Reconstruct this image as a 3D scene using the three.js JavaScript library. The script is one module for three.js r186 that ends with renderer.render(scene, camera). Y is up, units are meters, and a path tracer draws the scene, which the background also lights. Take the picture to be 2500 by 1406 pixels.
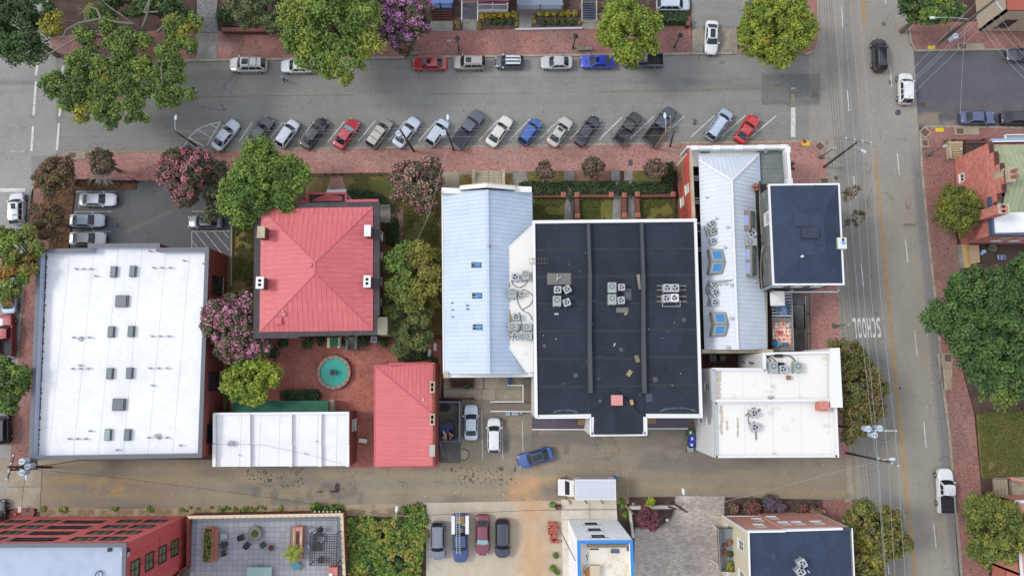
import*as THREE from 'three';
import{mergeGeometries}from 'three/addons/utils/BufferGeometryUtils.js';
import{FontLoader}from 'three/addons/loaders/FontLoader.js';
import{TextGeometry}from 'three/addons/geometries/TextGeometry.js';
import{MarchingCubes}from 'three/addons/objects/MarchingCubes.js';

// ---------- camera, sky, sun, exposure ----------
const ALT=95,FPX=1733;// drone altitude in metres; focal length in photograph pixels
const scene=new THREE.Scene();
const camera=new THREE.PerspectiveCamera(2*Math.atan(703 / FPX)*180 / Math.PI,2500 / 1406,0.5,6000);
camera.position.set(0,ALT,0);
camera.up.set(0,0,-1);
camera.lookAt(15 / FPX*ALT,0,-207 / FPX*ALT);
camera.updateMatrixWorld(true);
const renderer=new THREE.WebGLRenderer({antialias:true});
renderer.toneMapping=THREE.LinearToneMapping;
renderer.toneMappingExposure=1.05;
renderer.shadowMap.enabled=true;
const SUN_DIR=new THREE.Vector3(-0.80,0.80,-0.12).normalize();// hazy sun in the west
{
const W=256,H=128,d=new Float32Array(W*H*4);
for (let j=0;j<H;j++) for (let i=0;i<W;i++){
const el=((j+0.5) / H - 0.5)*Math.PI,az=((i+0.5) / W - 0.5)*2*Math.PI;
const v=new THREE.Vector3(Math.cos(az)*Math.cos(el),Math.sin(el),Math.sin(az)*Math.cos(el));
const up=Math.max(0,v.y),halo=Math.pow(Math.max(0,v.dot(SUN_DIR)),6)*0.55;
const k=0.86+0.20*up,w=1 - up;
const o=(j*W+i)*4;
d[o]=k*(0.90+0.06*w)+halo;d[o+1]=k*(0.97+0.02*w)+halo*0.97;d[o+2]=k*(1.12 - 0.05*w)+halo*0.9;d[o+3]=1;
}
const t=new THREE.DataTexture(d,W,H,THREE.RGBAFormat,THREE.FloatType);
t.mapping=THREE.EquirectangularReflectionMapping;t.magFilter=THREE.LinearFilter;t.needsUpdate=true;
scene.background=t;scene.environment=t;
}
const sun=new THREE.DirectionalLight(new THREE.Color(1,0.95,0.88),2.0);
sun.name='sun';
sun.position.copy(SUN_DIR).multiplyScalar(150);
sun.castShadow=true;sun.shadow.radius=26;sun.shadow.mapSize.set(4096,4096);
Object.assign(sun.shadow.camera,{left:-95,right:95,top:75,bottom:-75,near:1,far:400});
scene.add(sun,sun.target);

// ---------- small maths ----------
const V=(x,y,z)=>new THREE.Vector3(x,y,z);
let _s=7;
const seed=(n)=>{_s=(n*2654435761)>>>0||1;};
const rnd=()=>{_s=(_s+0x6d2b79f5)|0;let t=Math.imul(_s ^ (_s>>>15),1|_s);t=(t+Math.imul(t ^ (t>>>7),61|t)) ^ t;return ((t ^ (t>>>14))>>>0) / 4294967296;};
const rr=(a,b)=>a+(b - a)*rnd();
const clamp=(x,a=0,b=1)=>Math.min(b,Math.max(a,x));
const sstep=(a,b,x)=>{const t=clamp((x - a) / (b - a));return t*t*(3 - 2*t);};
const mixc=(a,b,t)=>[a[0]+(b[0] - a[0])*t,a[1]+(b[1] - a[1])*t,a[2]+(b[2] - a[2])*t];
const CM=camera.matrixWorld.elements,RX=V(CM[0],CM[1],CM[2]),UX=V(CM[4],CM[5],CM[6]),FX=V(-CM[8],-CM[9],-CM[10]);
// point of the survey: where the sight line of a photograph pixel meets height h
const X=(px,py,h=0)=>{
const d=FX.clone().addScaledVector(RX,(px - 1250) / FPX).addScaledVector(UX,-(py - 703) / FPX);
return V(0,ALT,0).addScaledVector(d,(h - ALT) / d.y);
};
const pxOf=(x,y,z)=>{const d=V(x,y - ALT,z),f=d.dot(FX);return [1250+FPX*d.dot(RX) / f,703 - FPX*d.dot(UX) / f];};
const poly=(pts,h)=>pts.map(([x,y])=>X(x,y,h));
// ---------- noise ----------
const hsh=(x,y,s)=>{let h=Math.imul(x|0,374761393) ^ Math.imul(y|0,668265263) ^ Math.imul(s|0,2147483647 ^ 0x5bd1e995);h=Math.imul(h ^ (h>>>13),1274126177);return ((h ^ (h>>>16))>>>0) / 4294967296;};
const md=(a,n)=>((a % n)+n) % n;
function vn(x,y,s=0,per=0){
const ix=Math.floor(x),iy=Math.floor(y),fx=x - ix,fy=y - iy,u=fx*fx*(3 - 2*fx),v=fy*fy*(3 - 2*fy);
let x0=ix,x1=ix+1,y0=iy,y1=iy+1;
if (per){x0=md(x0,per);x1=md(x1,per);y0=md(y0,per);y1=md(y1,per);}
const a=hsh(x0,y0,s),b=hsh(x1,y0,s),c=hsh(x0,y1,s),d=hsh(x1,y1,s);
return a+(b - a)*u+(c - a)*v+(a - b - c+d)*u*v;
}
const fbm=(x,y,o=4,s=0,per=0)=>{let t=0,a=0.5,n=0;for (let i=0;i<o;i++){t +=a*vn(x,y,s+i*17,per);n +=a;a*=0.5;x*=2;y*=2;per*=2;}return t / n;};
// ---------- textures ----------
const toS=(c)=>{c=clamp(c);return 255*(c<=0.0031308?12.92*c:1.055*Math.pow(c,1 / 2.4) - 0.055);};
const LUT=new Uint8Array(4097).map((_,i)=>Math.round(toS(i / 4096)));
function tex(W,H,fn,tileX,tileY=tileX,offX=0,offY=0,wrap=true){
const d=new Uint8Array(W*H*4);
for (let j=0;j<H;j++) for (let i=0;i<W;i++){
const c=fn((i+0.5) / W,(j+0.5) / H),o=(j*W+i)*4;
d[o]=LUT[(clamp(c[0])*4096)|0];d[o+1]=LUT[(clamp(c[1])*4096)|0];d[o+2]=LUT[(clamp(c[2])*4096)|0];d[o+3]=255;
}
const t=new THREE.DataTexture(d,W,H,THREE.RGBAFormat);
t.colorSpace=THREE.SRGBColorSpace;t.magFilter=THREE.LinearFilter;t.minFilter=THREE.LinearMipmapLinearFilter;t.generateMipmaps=true;
t.wrapS=t.wrapT=wrap?THREE.RepeatWrapping:THREE.ClampToEdgeWrapping;
t.repeat.set(1 / tileX,1 / tileY);t.offset.set(offX,offY);t.needsUpdate=true;
return t;
}
function canvasTex(W,H,draw,tileX=1,tileY=tileX){
const c=document.createElement('canvas');c.width=W;c.height=H;
draw(c.getContext('2d'),W,H);
const t=new THREE.CanvasTexture(c);t.colorSpace=THREE.SRGBColorSpace;t.wrapS=t.wrapT=THREE.RepeatWrapping;t.repeat.set(1 / tileX,1 / tileY);t.anisotropy=4;
return t;
}
const L3=(r,g,b)=>{const f=(v)=>{v /=255;return v<=0.04045?v / 12.92:Math.pow((v+0.055) / 1.055,2.4);};return [f(r),f(g),f(b)];};
const C=(r,g,b)=>new THREE.Color().setRGB(...L3(r,g,b));
const std=(r,g,b,rough=0.85,o={})=>new THREE.MeshStandardMaterial({color:C(r,g,b),roughness:rough,side:THREE.DoubleSide,...o});
const mapped=(map,rough=0.9,o={})=>new THREE.MeshStandardMaterial({map,roughness:rough,side:THREE.DoubleSide,...o});

// ---------- geometry ----------
const fin=(pos,uv,nor)=>{
const g=new THREE.BufferGeometry();
g.setAttribute('position',new THREE.Float32BufferAttribute(pos,3));
if (nor) g.setAttribute('normal',new THREE.Float32BufferAttribute(nor,3));
g.setAttribute('uv',new THREE.Float32BufferAttribute(uv,2));
if (!nor) g.computeVertexNormals();
return g;
};
const noIdx=(g)=>{const q=g.index?g.toNonIndexed():g;for (const k of Object.keys(q.attributes)) if (!['position','normal','uv','color'].includes(k)) q.deleteAttribute(k);return q;};
const merge=(list)=>{list=list.flat(9).filter(Boolean).map(noIdx);const col=list.some((g)=>g.attributes.color);if (col) list.forEach((g)=>{if (!g.attributes.color) g.setAttribute('color',new THREE.Float32BufferAttribute(new Float32Array(g.attributes.position.count*3).fill(1),3));});return list.length===1?list[0]:mergeGeometries(list);};
// flat polygon in space made into a plate of thickness t below its face
function plate(pts,t=0.1,upHint=V(0,1,0)){
const n=V(0,0,0);
for (let i=0;i<pts.length;i++){const a=pts[i],b=pts[(i+1) % pts.length];n.x +=(a.y - b.y)*(a.z+b.z);n.y +=(a.z - b.z)*(a.x+b.x);n.z +=(a.x - b.x)*(a.y+b.y);}
n.normalize();
if (n.dot(upHint)<0){n.negate();pts=[...pts].reverse();}
const flat=n.y>0.999;
const ax=flat?V(1,0,0):V(0,1,0).cross(n).normalize(),ay=flat?V(0,0,-1):n.clone().cross(ax).normalize();
const o=flat?V(0,0,0):V(0,0,0);
const p2=pts.map((p)=>new THREE.Vector2(p.clone().sub(o).dot(ax),p.clone().sub(o).dot(ay)));
const pos=[],uv=[],tris=THREE.ShapeUtils.triangulateShape(p2,[]);
const down=n.clone().multiplyScalar(-t);
const q=(p,u,v)=>{pos.push(p.x,p.y,p.z);uv.push(u,v);};
for (const [a,b,c] of tris) for (const k of [a,b,c]) q(pts[k],p2[k].x,p2[k].y);
if (t>0){
for (const [a,b,c] of tris) for (const k of [c,b,a]) q(pts[k].clone().add(down),p2[k].x,p2[k].y);
let s=0;
for (let i=0;i<pts.length;i++){
const a=pts[i],b=pts[(i+1) % pts.length],l=a.distanceTo(b),a2=a.clone().add(down),b2=b.clone().add(down);
q(a,s,0);q(a2,s,-t);q(b2,s+l,-t);q(a,s,0);q(b2,s+l,-t);q(b,s+l,0);s +=l;
}
}
return fin(pos,uv);
}
const slab=(pts,h1,h0)=>plate(poly(pts,h1),h1 - h0);// pixels surveyed at the top face
const slabW=(pts,y1,y0)=>plate(pts.map((p)=>V(p.x,y1,p.z)),y1 - y0);
const sheet=(pts,h)=>plate(poly(pts,h),0);
function box(cx,cy,cz,sx,sy,sz,ry=0){
const g=new THREE.BoxGeometry(sx,sy,sz),uv=g.attributes.uv,n=g.attributes.normal;
for (let i=0;i<uv.count;i++){const ax=Math.abs(n.getX(i))>0.5,ay=Math.abs(n.getY(i))>0.5;uv.setXY(i,uv.getX(i)*(ax?sz:sx),uv.getY(i)*(ay?sz:sy));}
if (ry) g.rotateY(ry);
g.translate(cx,cy,cz);
return g;
}
const aim=(g,a,b)=>{const d=b.clone().sub(a);g.applyQuaternion(new THREE.Quaternion().setFromUnitVectors(V(0,1,0),d.clone().normalize()));g.translate((a.x+b.x) / 2,(a.y+b.y) / 2,(a.z+b.z) / 2);return g;};
const rod=(a,b,r0,r1=r0,seg=8)=>aim(new THREE.CylinderGeometry(r1,r0,a.distanceTo(b),seg),a,b);
const beam=(a,b,w,h)=>{// rectangular bar between two points, w across, h high
const d=b.clone().sub(a),l=d.length(),g=new THREE.BoxGeometry(l,h,w);const uv=g.attributes.uv;for (let i=0;i<uv.count;i++) uv.setXY(i,uv.getX(i)*l,uv.getY(i)*Math.max(w,h));
const x=d.normalize(),z=x.clone().cross(V(0,1,0));if (z.length()<1e-4) z.set(0,0,1);z.normalize();const y=z.clone().cross(x);
g.applyMatrix4(new THREE.Matrix4().makeBasis(x,y,z));g.translate((a.x+b.x) / 2,(a.y+b.y) / 2,(a.z+b.z) / 2);return g;
};
const cyl=(x,y,z,r,h,seg=14,r2=r)=>{const g=new THREE.CylinderGeometry(r2,r,h,seg);g.translate(x,y+h / 2,z);return g;};
const tube=(pts,r,seg=24,rad=5)=>new THREE.TubeGeometry(new THREE.CatmullRomCurve3(pts),seg,r,rad,false);
const ball=(x,y,z,rx,ry=rx,rz=rx,s=10)=>{const g=new THREE.SphereGeometry(1,s,Math.max(6,s - 2));g.scale(rx,ry,rz);g.translate(x,y,z);return g;};
const area2=(p)=>{let a=0;for (let i=0;i<p.length;i++){const b=p[(i+1) % p.length];a +=p[i].x*b.z - b.x*p[i].z;}return a / 2;};
function inset(p,d){// offset a polygon of world points inwards by d metres (in plan)
const s=area2(p)>0?1:-1,n=p.length,out=[];
for (let i=0;i<n;i++){
const a=p[(i+n - 1) % n],b=p[i],c=p[(i+1) % n];
const e1=V(b.x - a.x,0,b.z - a.z).normalize(),e2=V(c.x - b.x,0,c.z - b.z).normalize();
const n1=V(-e1.z*s,0,e1.x*s),n2=V(-e2.z*s,0,e2.x*s),m=n1.clone().add(n2),k=d / Math.max(0.25,0.5*m.lengthSq());
out.push(V(b.x+m.x*k,b.y,b.z+m.z*k));
}
return out;
}
function ring(outer,inner,y1,y0){// flat frame between two outlines of equal length
const gs=[];
for (let i=0;i<outer.length;i++){const j=(i+1) % outer.length;gs.push(plate([outer[i],outer[j],inner[j],inner[i]].map((p)=>V(p.x,y1,p.z)),y1 - y0));}
return merge(gs);
}
// wall between two plan points with rectangular openings {s0,s1,y0,y1} measured along it; thickness towards "inn"
function wall(a,b,y0,y1,th,holes=[]){
const d=V(b.x - a.x,0,b.z - a.z),l=d.length();d.normalize();
const nrm=V(-d.z,0,d.x),xs=[0,l],ys=[y0,y1];
for (const h of holes){xs.push(h.s0,h.s1);ys.push(h.y0,h.y1);}
const u=(v,lo,hi)=>[...new Set(v.map((q)=>+clamp(q,lo,hi).toFixed(4)))].sort((p,q)=>p - q),XS=u(xs,0,l),YS=u(ys,y0,y1),gs=[];
for (let j=0;j<YS.length - 1;j++){
let run=null;
const flush=(end)=>{if (run !==null){const c=(run+end) / 2,p=V(a.x,0,a.z).addScaledVector(d,c).addScaledVector(nrm,th / 2);const g=box(0,0,0,end - run,YS[j+1] - YS[j],Math.abs(th));const uv=g.attributes.uv;for (let k=0;k<uv.count;k++) uv.setXY(k,uv.getX(k)+run,uv.getY(k)+YS[j]);g.rotateY(Math.atan2(-d.z,d.x));g.translate(p.x,(YS[j]+YS[j+1]) / 2,p.z);gs.push(g);run=null;}};
for (let i=0;i<XS.length - 1;i++){
const cx=(XS[i]+XS[i+1]) / 2,cy=(YS[j]+YS[j+1]) / 2,hole=holes.some((h)=>cx>h.s0&&cx<h.s1&&cy>h.y0&&cy<h.y1);
if (hole) flush(XS[i]);else if (run===null) run=XS[i];
}
flush(l);
}
return gs;
}
const onWall=(a,b,s,y,out=0)=>{const d=V(b.x - a.x,0,b.z - a.z).normalize();return V(a.x+d.x*s - d.z*out,y,a.z+d.z*s+d.x*out);};
const clipU=(pts,f,lim,keepLess)=>{// clip a polygon by f(p) <= lim (or >=)
const out=[];
for (let i=0;i<pts.length;i++){
const a=pts[i],b=pts[(i+1) % pts.length],fa=(f(a) - lim)*(keepLess?1:-1),fb=(f(b) - lim)*(keepLess?1:-1);
if (fa<=0) out.push(a);
if ((fa<0&&fb>0)||(fa>0&&fb<0)) out.push(a.clone().lerp(b,fa / (fa - fb)));
}
return out;
};
// cut a roof face into strips across direction "dir"; returns plates with a real gap between them
function strips(face,dir,pitch,gap,t,phase=0){
const f=(p)=>p.dot(dir),lo=Math.min(...face.map(f)),hi=Math.max(...face.map(f)),out=[];
for (let s=lo - phase*pitch;s<hi - 0.02;s +=pitch){
const q=clipU(clipU(face,f,Math.max(lo,s)+gap / 2,false),f,Math.min(hi,s+pitch) - gap / 2,true);
if (q.length>2) out.push(plate(q,t));
}
return out;
}
// raised seams between the strips
function seams(face,dir,pitch,w,hgt,phase=0){
const f=(p)=>p.dot(dir),lo=Math.min(...face.map(f)),hi=Math.max(...face.map(f)),out=[];
for (let s=lo - phase*pitch+pitch;s<hi - 0.05;s +=pitch){
const q=clipU(clipU(face,f,s - w / 2,false),f,s+w / 2,true);
if (q.length>2){const n=q[1].clone().sub(q[0]).cross(q[2].clone().sub(q[0])).normalize();if (n.y<0) n.negate();out.push(plate(q.map((p)=>p.clone().addScaledVector(n,hgt)),hgt+0.01));}
}
return out.length?merge(out):null;
}
// ---------- objects ----------
const used=new Map();
const numbered=(n)=>{const k=used.get(n)??0;used.set(n,k+1);return k?n+'_'+String(k).padStart(3,'0'):n;};
const shade=(m)=>{m.castShadow=true;m.receiveShadow=true;return m;};
function thing(name,label,category,at=V(0,0,0),group){
const o=new THREE.Group();o.name=numbered(name);o.position.copy(at);o.userData={label,category};
if (group) o.userData.group=group;
scene.add(o);o.updateMatrixWorld(true);
return o;
}
const part=(parent,name,geo,mat)=>{if (Array.isArray(geo)) geo=merge(geo);const m=shade(new THREE.Mesh(geo,mat));m.name=name;parent.add(m);return m;};
// the same for geometry in world coordinates: put relative to the thing's base
const wpart=(parent,name,geo,mat)=>{
if (Array.isArray(geo)) geo=merge(geo);
const p=V(0,0,0);for (let o=parent;o&&o !==scene;o=o.parent) p.add(o.position);
geo.translate(-p.x,-p.y,-p.z);
const m=part(parent,name,geo,mat);if (name==='roof_seam'||name==='lap_strip') m.userData.kind='stuff';return m;
};
const struct=(name,geo,mat,label)=>{if (Array.isArray(geo)) geo=merge(geo);const m=shade(new THREE.Mesh(geo,mat));m.name=numbered(name);m.userData.kind='structure';if (label) m.userData.label=label;scene.add(m);return m;};
const solo=(name,label,category,geo,mat,group,at)=>{// a thing that is one mesh, geometry in world coordinates
if (Array.isArray(geo)) geo=merge(geo);
geo.computeBoundingBox();const b=geo.boundingBox,p=at??V((b.min.x+b.max.x) / 2,b.min.y,(b.min.z+b.max.z) / 2);
geo.translate(-p.x,-p.y,-p.z);
const m=shade(new THREE.Mesh(geo,mat));m.name=numbered(name);m.position.copy(p);m.userData={label,category};if (group) m.userData.group=group;scene.add(m);return m;
};
const stuff=(name,label,geo,mat)=>{if (Array.isArray(geo)) geo=merge(geo);const m=shade(new THREE.Mesh(geo,mat));m.name=numbered(name);m.userData={kind:'stuff',label};scene.add(m);return m;};
const ORD=['first','second','third','fourth','fifth','sixth','seventh','eighth','ninth','tenth','eleventh','twelfth','thirteenth','fourteenth','fifteenth','sixteenth','last'];
// ---------- materials: colours are written as the daylight sRGB the survey shows, turned into base colours ----------
const KF=0.68;
const O=(r,g,b)=>L3(r,g,b).map((v)=>v*KF);
const oc=(r,g,b)=>new THREE.Color().setRGB(...O(r,g,b));
const om=(r,g,b,rough=0.85,o={})=>new THREE.MeshStandardMaterial({color:oc(r,g,b),roughness:rough,side:THREE.DoubleSide,...o});
const inRect=(x,y,a,b,c,d,soft)=>sstep(a - soft,a+soft,x)*(1 - sstep(c - soft,c+soft,x))*sstep(b - soft,b+soft,y)*(1 - sstep(d - soft,d+soft,y));
const blob=(x,y,cx,cy,rx,ry)=>{const d=Math.hypot((x - cx) / rx,(y - cy) / ry);return 1 - sstep(0.45,1,d);};
const MAPW=156,MAPH=90,MAPZ=30;
const worldTex=(fn,W=2048,H=1182)=>tex(W,H,(u,v)=>{
const x=(u - 0.5)*MAPW,z=MAPZ - v*MAPH;
const dx=x,dy=-ALT,dz=z,f=dx*FX.x+dy*FX.y+dz*FX.z;
return fn(x,z,1250+FPX*(dx*RX.x+dy*RX.y+dz*RX.z) / f,703 - FPX*(dx*UX.x+dy*UX.y+dz*UX.z) / f);
},MAPW,MAPH,0.5,MAPZ / MAPH,false);
const A_STREET=O(143,142,138),A_CROSS=O(158,153,144),A_SIDE=O(92,92,100),A_LOT=O(100,102,106),A_ALLEY=O(152,142,126),A_WEST=O(158,157,154),A_YARD=O(148,139,123);
const asphaltMap=worldTex((x,z,px,py)=>{
const n1=fbm(x*0.12,z*0.12,3,3),n2=fbm(x*0.9,z*0.9,3,11),g1=hsh(Math.floor(x*13),Math.floor(z*13),5),g2=hsh(Math.floor(x*26),Math.floor(z*26),9);
let c=A_STREET;
const crossL=1998+(py>380?(py - 380)*0.108:0)+30,alleyN=1095;
if (px>crossL - 40+60*(py<340?-0.2:0)) c=A_CROSS;
if (px>2232+(py - 120)*0.06&&py>100&&py<320) c=A_SIDE;
if (px<135 - (py>380?60:0)&&py<1250) c=A_WEST;
if (px>150&&px<570&&py>425&&py<640) c=A_LOT;
if (py>900&&px>1060&&px<1760) c=A_YARD;
if (py>alleyN&&px<2090&&px>20) c=A_ALLEY;
c=[...c];
let k=0.88+0.24*n1+0.14*(n2 - 0.5)+0.16*(g1 - 0.5)+0.16*(g2 - 0.5);
const dustAndShade=(m,col)=>{c=mixc(c,col,clamp(m));};
if (py<360&&px<2030){// main street: lengthwise wear, re-laid dark patch at the junction, oil along the bays
const s=fbm(px*0.004,py*0.09,3,21);
k*=0.93+0.14*s;
dustAndShade(inRect(px,py,1860,180,2004,256,3)*0.45*(0.6+0.8*n2),O(88,92,96));
dustAndShade(inRect(px,py,1250,190,1880,214,8)*0.35*sstep(0.35,0.7,fbm(px*0.01,py*0.05,3,31)),O(92,96,100));  // darker asphalt band with the street tree's shadow painted in
dustAndShade(inRect(px,py,-50,196,140,208,3)*0.35,O(92,94,98));
dustAndShade(inRect(px,py,430,320,1960,352,12)*0.35*sstep(0.4,0.75,n2),O(148,136,118));
dustAndShade(blob(px,py,1690,298,18,14)*sstep(0.42,0.6,n2)*0.9,O(70,68,66));
dustAndShade(blob(px,py,1955,232,60,12)*sstep(0.4,0.6,n2)*0.6,O(88,84,80));
}
const cl=2030+(py - 380)*0.108;
if (px>1990&&py>330||px>2060){// cross street: pale dust tracks along the lanes, greyer strip by the east kerb
const lx=px - (2250+(py - 400)*0.1);
for (const [o,w,a] of [[-42,14,0.30],[-82,12,0.22],[-150,16,0.12]]) dustAndShade(Math.exp(-(((lx - o) / w)**2))*a*sstep(300,620,py)*(0.5+n2),O(158,146,116));
dustAndShade(sstep(-30,-16,lx+4*(n2 - 0.5))*(1 - sstep(0,6,lx))*0.55*sstep(330,420,py),O(108,110,116));
dustAndShade(sstep(-212,-196,lx)*(1 - sstep(-150,-120,lx))*0.35,O(112,114,120));
dustAndShade(blob(px,py,2190,1130,60,180)*0.25*n2,O(160,148,112));
if (px>2232&&py>100&&py<320){dustAndShade(blob(px,py,2290,292,70,26)*sstep(0.35,0.6,n2),O(150,138,118));dustAndShade(sstep(0.55,0.8,n1)*0.25,O(98,96,98));dustAndShade(inRect(px,py,2255,250,2500,310,14)*0.3*n2*2,O(120,114,108));}
}
if (px>150&&px<570&&py>425&&py<640){dustAndShade(sstep(0.5,0.75,fbm(x*0.35,z*0.35,3,41))*0.5,O(104,96,88));dustAndShade(Math.exp(-(((py - 560+(px - 320)*0.45) / 5)**2))*0.35*inRect(px,py,300,500,430,580,8),O(132,130,128));}
if (py>1060&&px<2100){// back alley: wheel tracks of tan grit, clay carried from the lot
const off=px>1250?(1160+46*Math.sin((px - 1250) / 620)):1160+(px<640?12:0),ly=py - off - 6*(fbm(px*0.006,2.2,2,51) - 0.5);
for (const [o,w,a] of [[0,9,0.75],[38,8,0.6],[-28,10,0.35],[60,8,0.2]]) dustAndShade(Math.exp(-(((ly - o) / w)**2))*a*(0.35+0.9*fbm(px*0.012,py*0.03,3,61)),O(172,152,116));
dustAndShade(sstep(0.5,0.8,fbm(px*0.008,py*0.02,3,71))*0.45,O(166,148,116));
dustAndShade(sstep(0.52,0.72,fbm(px*0.005+9,py*0.016,3,77))*0.4,O(98,98,102));
dustAndShade(blob(px,py,270,1185,70,30)*0.8*sstep(0.3,0.7,n2),O(184,154,104));dustAndShade(blob(px,py,160,1170,40,16)*0.6*n2*1.6,O(180,148,90));
dustAndShade(blob(px,py,1320,1205,130,60)*sstep(0.25,0.7,fbm(px*0.02,py*0.02,3,81)),O(206,162,122));
dustAndShade(inRect(px,py,614,1178,900,1232,8)*0.5*sstep(0.4,0.7,n2),O(92,93,98));
const drip=blob(px,py,823,1190,9,16)+blob(px,py,800,1200,34,5);dustAndShade(drip*sstep(0.4,0.5,n2)*0.9,O(52,50,50));
if (px>1100&&px<1260&&py>1140&&py<1180&&vn(x*2.6,z*2.6,91)>0.83) dustAndShade(0.7,O(70,62,52));
if (px>600&&px<740&&py>1150&&py<1190&&vn(x*3,z*3,93)>0.87) dustAndShade(0.7,O(62,58,54));
}
if (py>950&&py<1110&&px>1060&&px<1720){dustAndShade(sstep(0.45,0.75,fbm(x*0.3,z*0.3,3,99))*0.4,O(150,136,110));dustAndShade(sstep(0.6,0.8,fbm(x*0.5+4,z*0.5,3,97))*0.5,O(92,88,84));}
// hairline cracks
if (px<2000&&py<300&&(Math.abs(py - 191+px*0.002 - 2*n1)<0.5||Math.abs(py - 262+px*0.008 - 3*n1)<0.45)) k*=0.84;
const cr=Math.abs(fbm(x*0.22+7,z*0.22,3,111) - 0.5);if (cr<0.003) k*=0.72;const c2=Math.abs(fbm(x*0.09+3,z*0.3,3,121) - 0.5);if (c2<0.0018&&n1>0.42) k*=0.6;
if (py>296&&py<350&&px>540&&px<1900&&vn(x*1.3,z*1.3,131)>0.84) k*=0.84;
if (g2>0.994&&n2>0.5) k*=0.55;
if (g1>0.9985) k*=1.8;
return [c[0]*k,c[1]*k,c[2]*k];
});
// brick laid in courses with mortar, tone per brick; s = [brick length, height], metres per tile
const brickTex=(W,T,bl,bh,col,col2,mort,o={})=>tex(W,W,(u,v)=>{
const nx=Math.round(T / bl),ny=Math.round(T / bh),y=v*ny,r=Math.floor(y),xx=u*nx+(r % 2)*0.5,q=Math.floor(xx),fx=xx - q,fy=y - r;
const id=hsh(md(q,nx),md(r,ny),3),id2=hsh(md(q,nx),md(r,ny),8);
const m=fx<(o.jw??0.06)||fy<(o.jh??0.12),n=fbm(u*8,v*8,4,5,8),n3=fbm(u*3,v*3,3,45,3),g=hsh((u*W)|0,(v*W)|0,2);
let c=mixc(col,col2,sstep(0.2,1,id2)*0.9);
if (m) c=mixc(c,mort,o.mk??0.8);
if (o.stain) c=mixc(c,o.stain,sstep(0.52,0.75,n3)*0.6);
if (o.patch){const pn=fbm(u*7,v*7,3,71,7);c=mixc(c,O(150,118,110),sstep(0.54,0.66,pn)*0.45);if (vn(u*120,v*120,73,120)>0.9) c=mixc(c,O(96,76,70),0.6);}
const k=(0.74+0.34*id)*(0.8+0.4*n)*(0.92+0.16*g);
return [c[0]*k,c[1]*k,c[2]*k];
},T);
const paveMap=brickTex(2048,24,0.2,0.1,O(200,146,136),O(176,124,118),O(182,156,146),{stain:O(188,156,146),mk:0.45,patch:1});
const wallMap=brickTex(512,4,0.222,0.074,O(150,70,60),O(128,54,48),O(160,120,108),{mk:0.6,jh:0.14});
const setMap=brickTex(1024,10,0.42,0.21,O(206,194,184),O(192,180,172),O(160,150,142),{mk:0.6,jw:0.08,jh:0.14});
const cobbleMap=brickTex(512,5,0.25,0.14,O(150,150,152),O(122,122,126),O(80,78,76),{mk:0.7,jw:0.1,jh:0.16});
const speck=(col,col2,T,o={})=>tex(o.W??512,o.W??512,(u,v)=>{
const p=o.p??6,n=fbm(u*p,v*p,5,3+(o.s??0),p),n2=fbm(u*p*5,v*p*5,3,13+(o.s??0),p*5),g=hsh((u*512)|0,(v*512)|0,2+(o.s??0));
const c=mixc(col,col2,sstep(o.lo??0.3,o.hi??0.7,n*0.65+n2*0.35)),k=1 - (o.g??0.12)+2*(o.g??0.12)*g;
return [c[0]*k,c[1]*k,c[2]*k];
},T);
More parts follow.
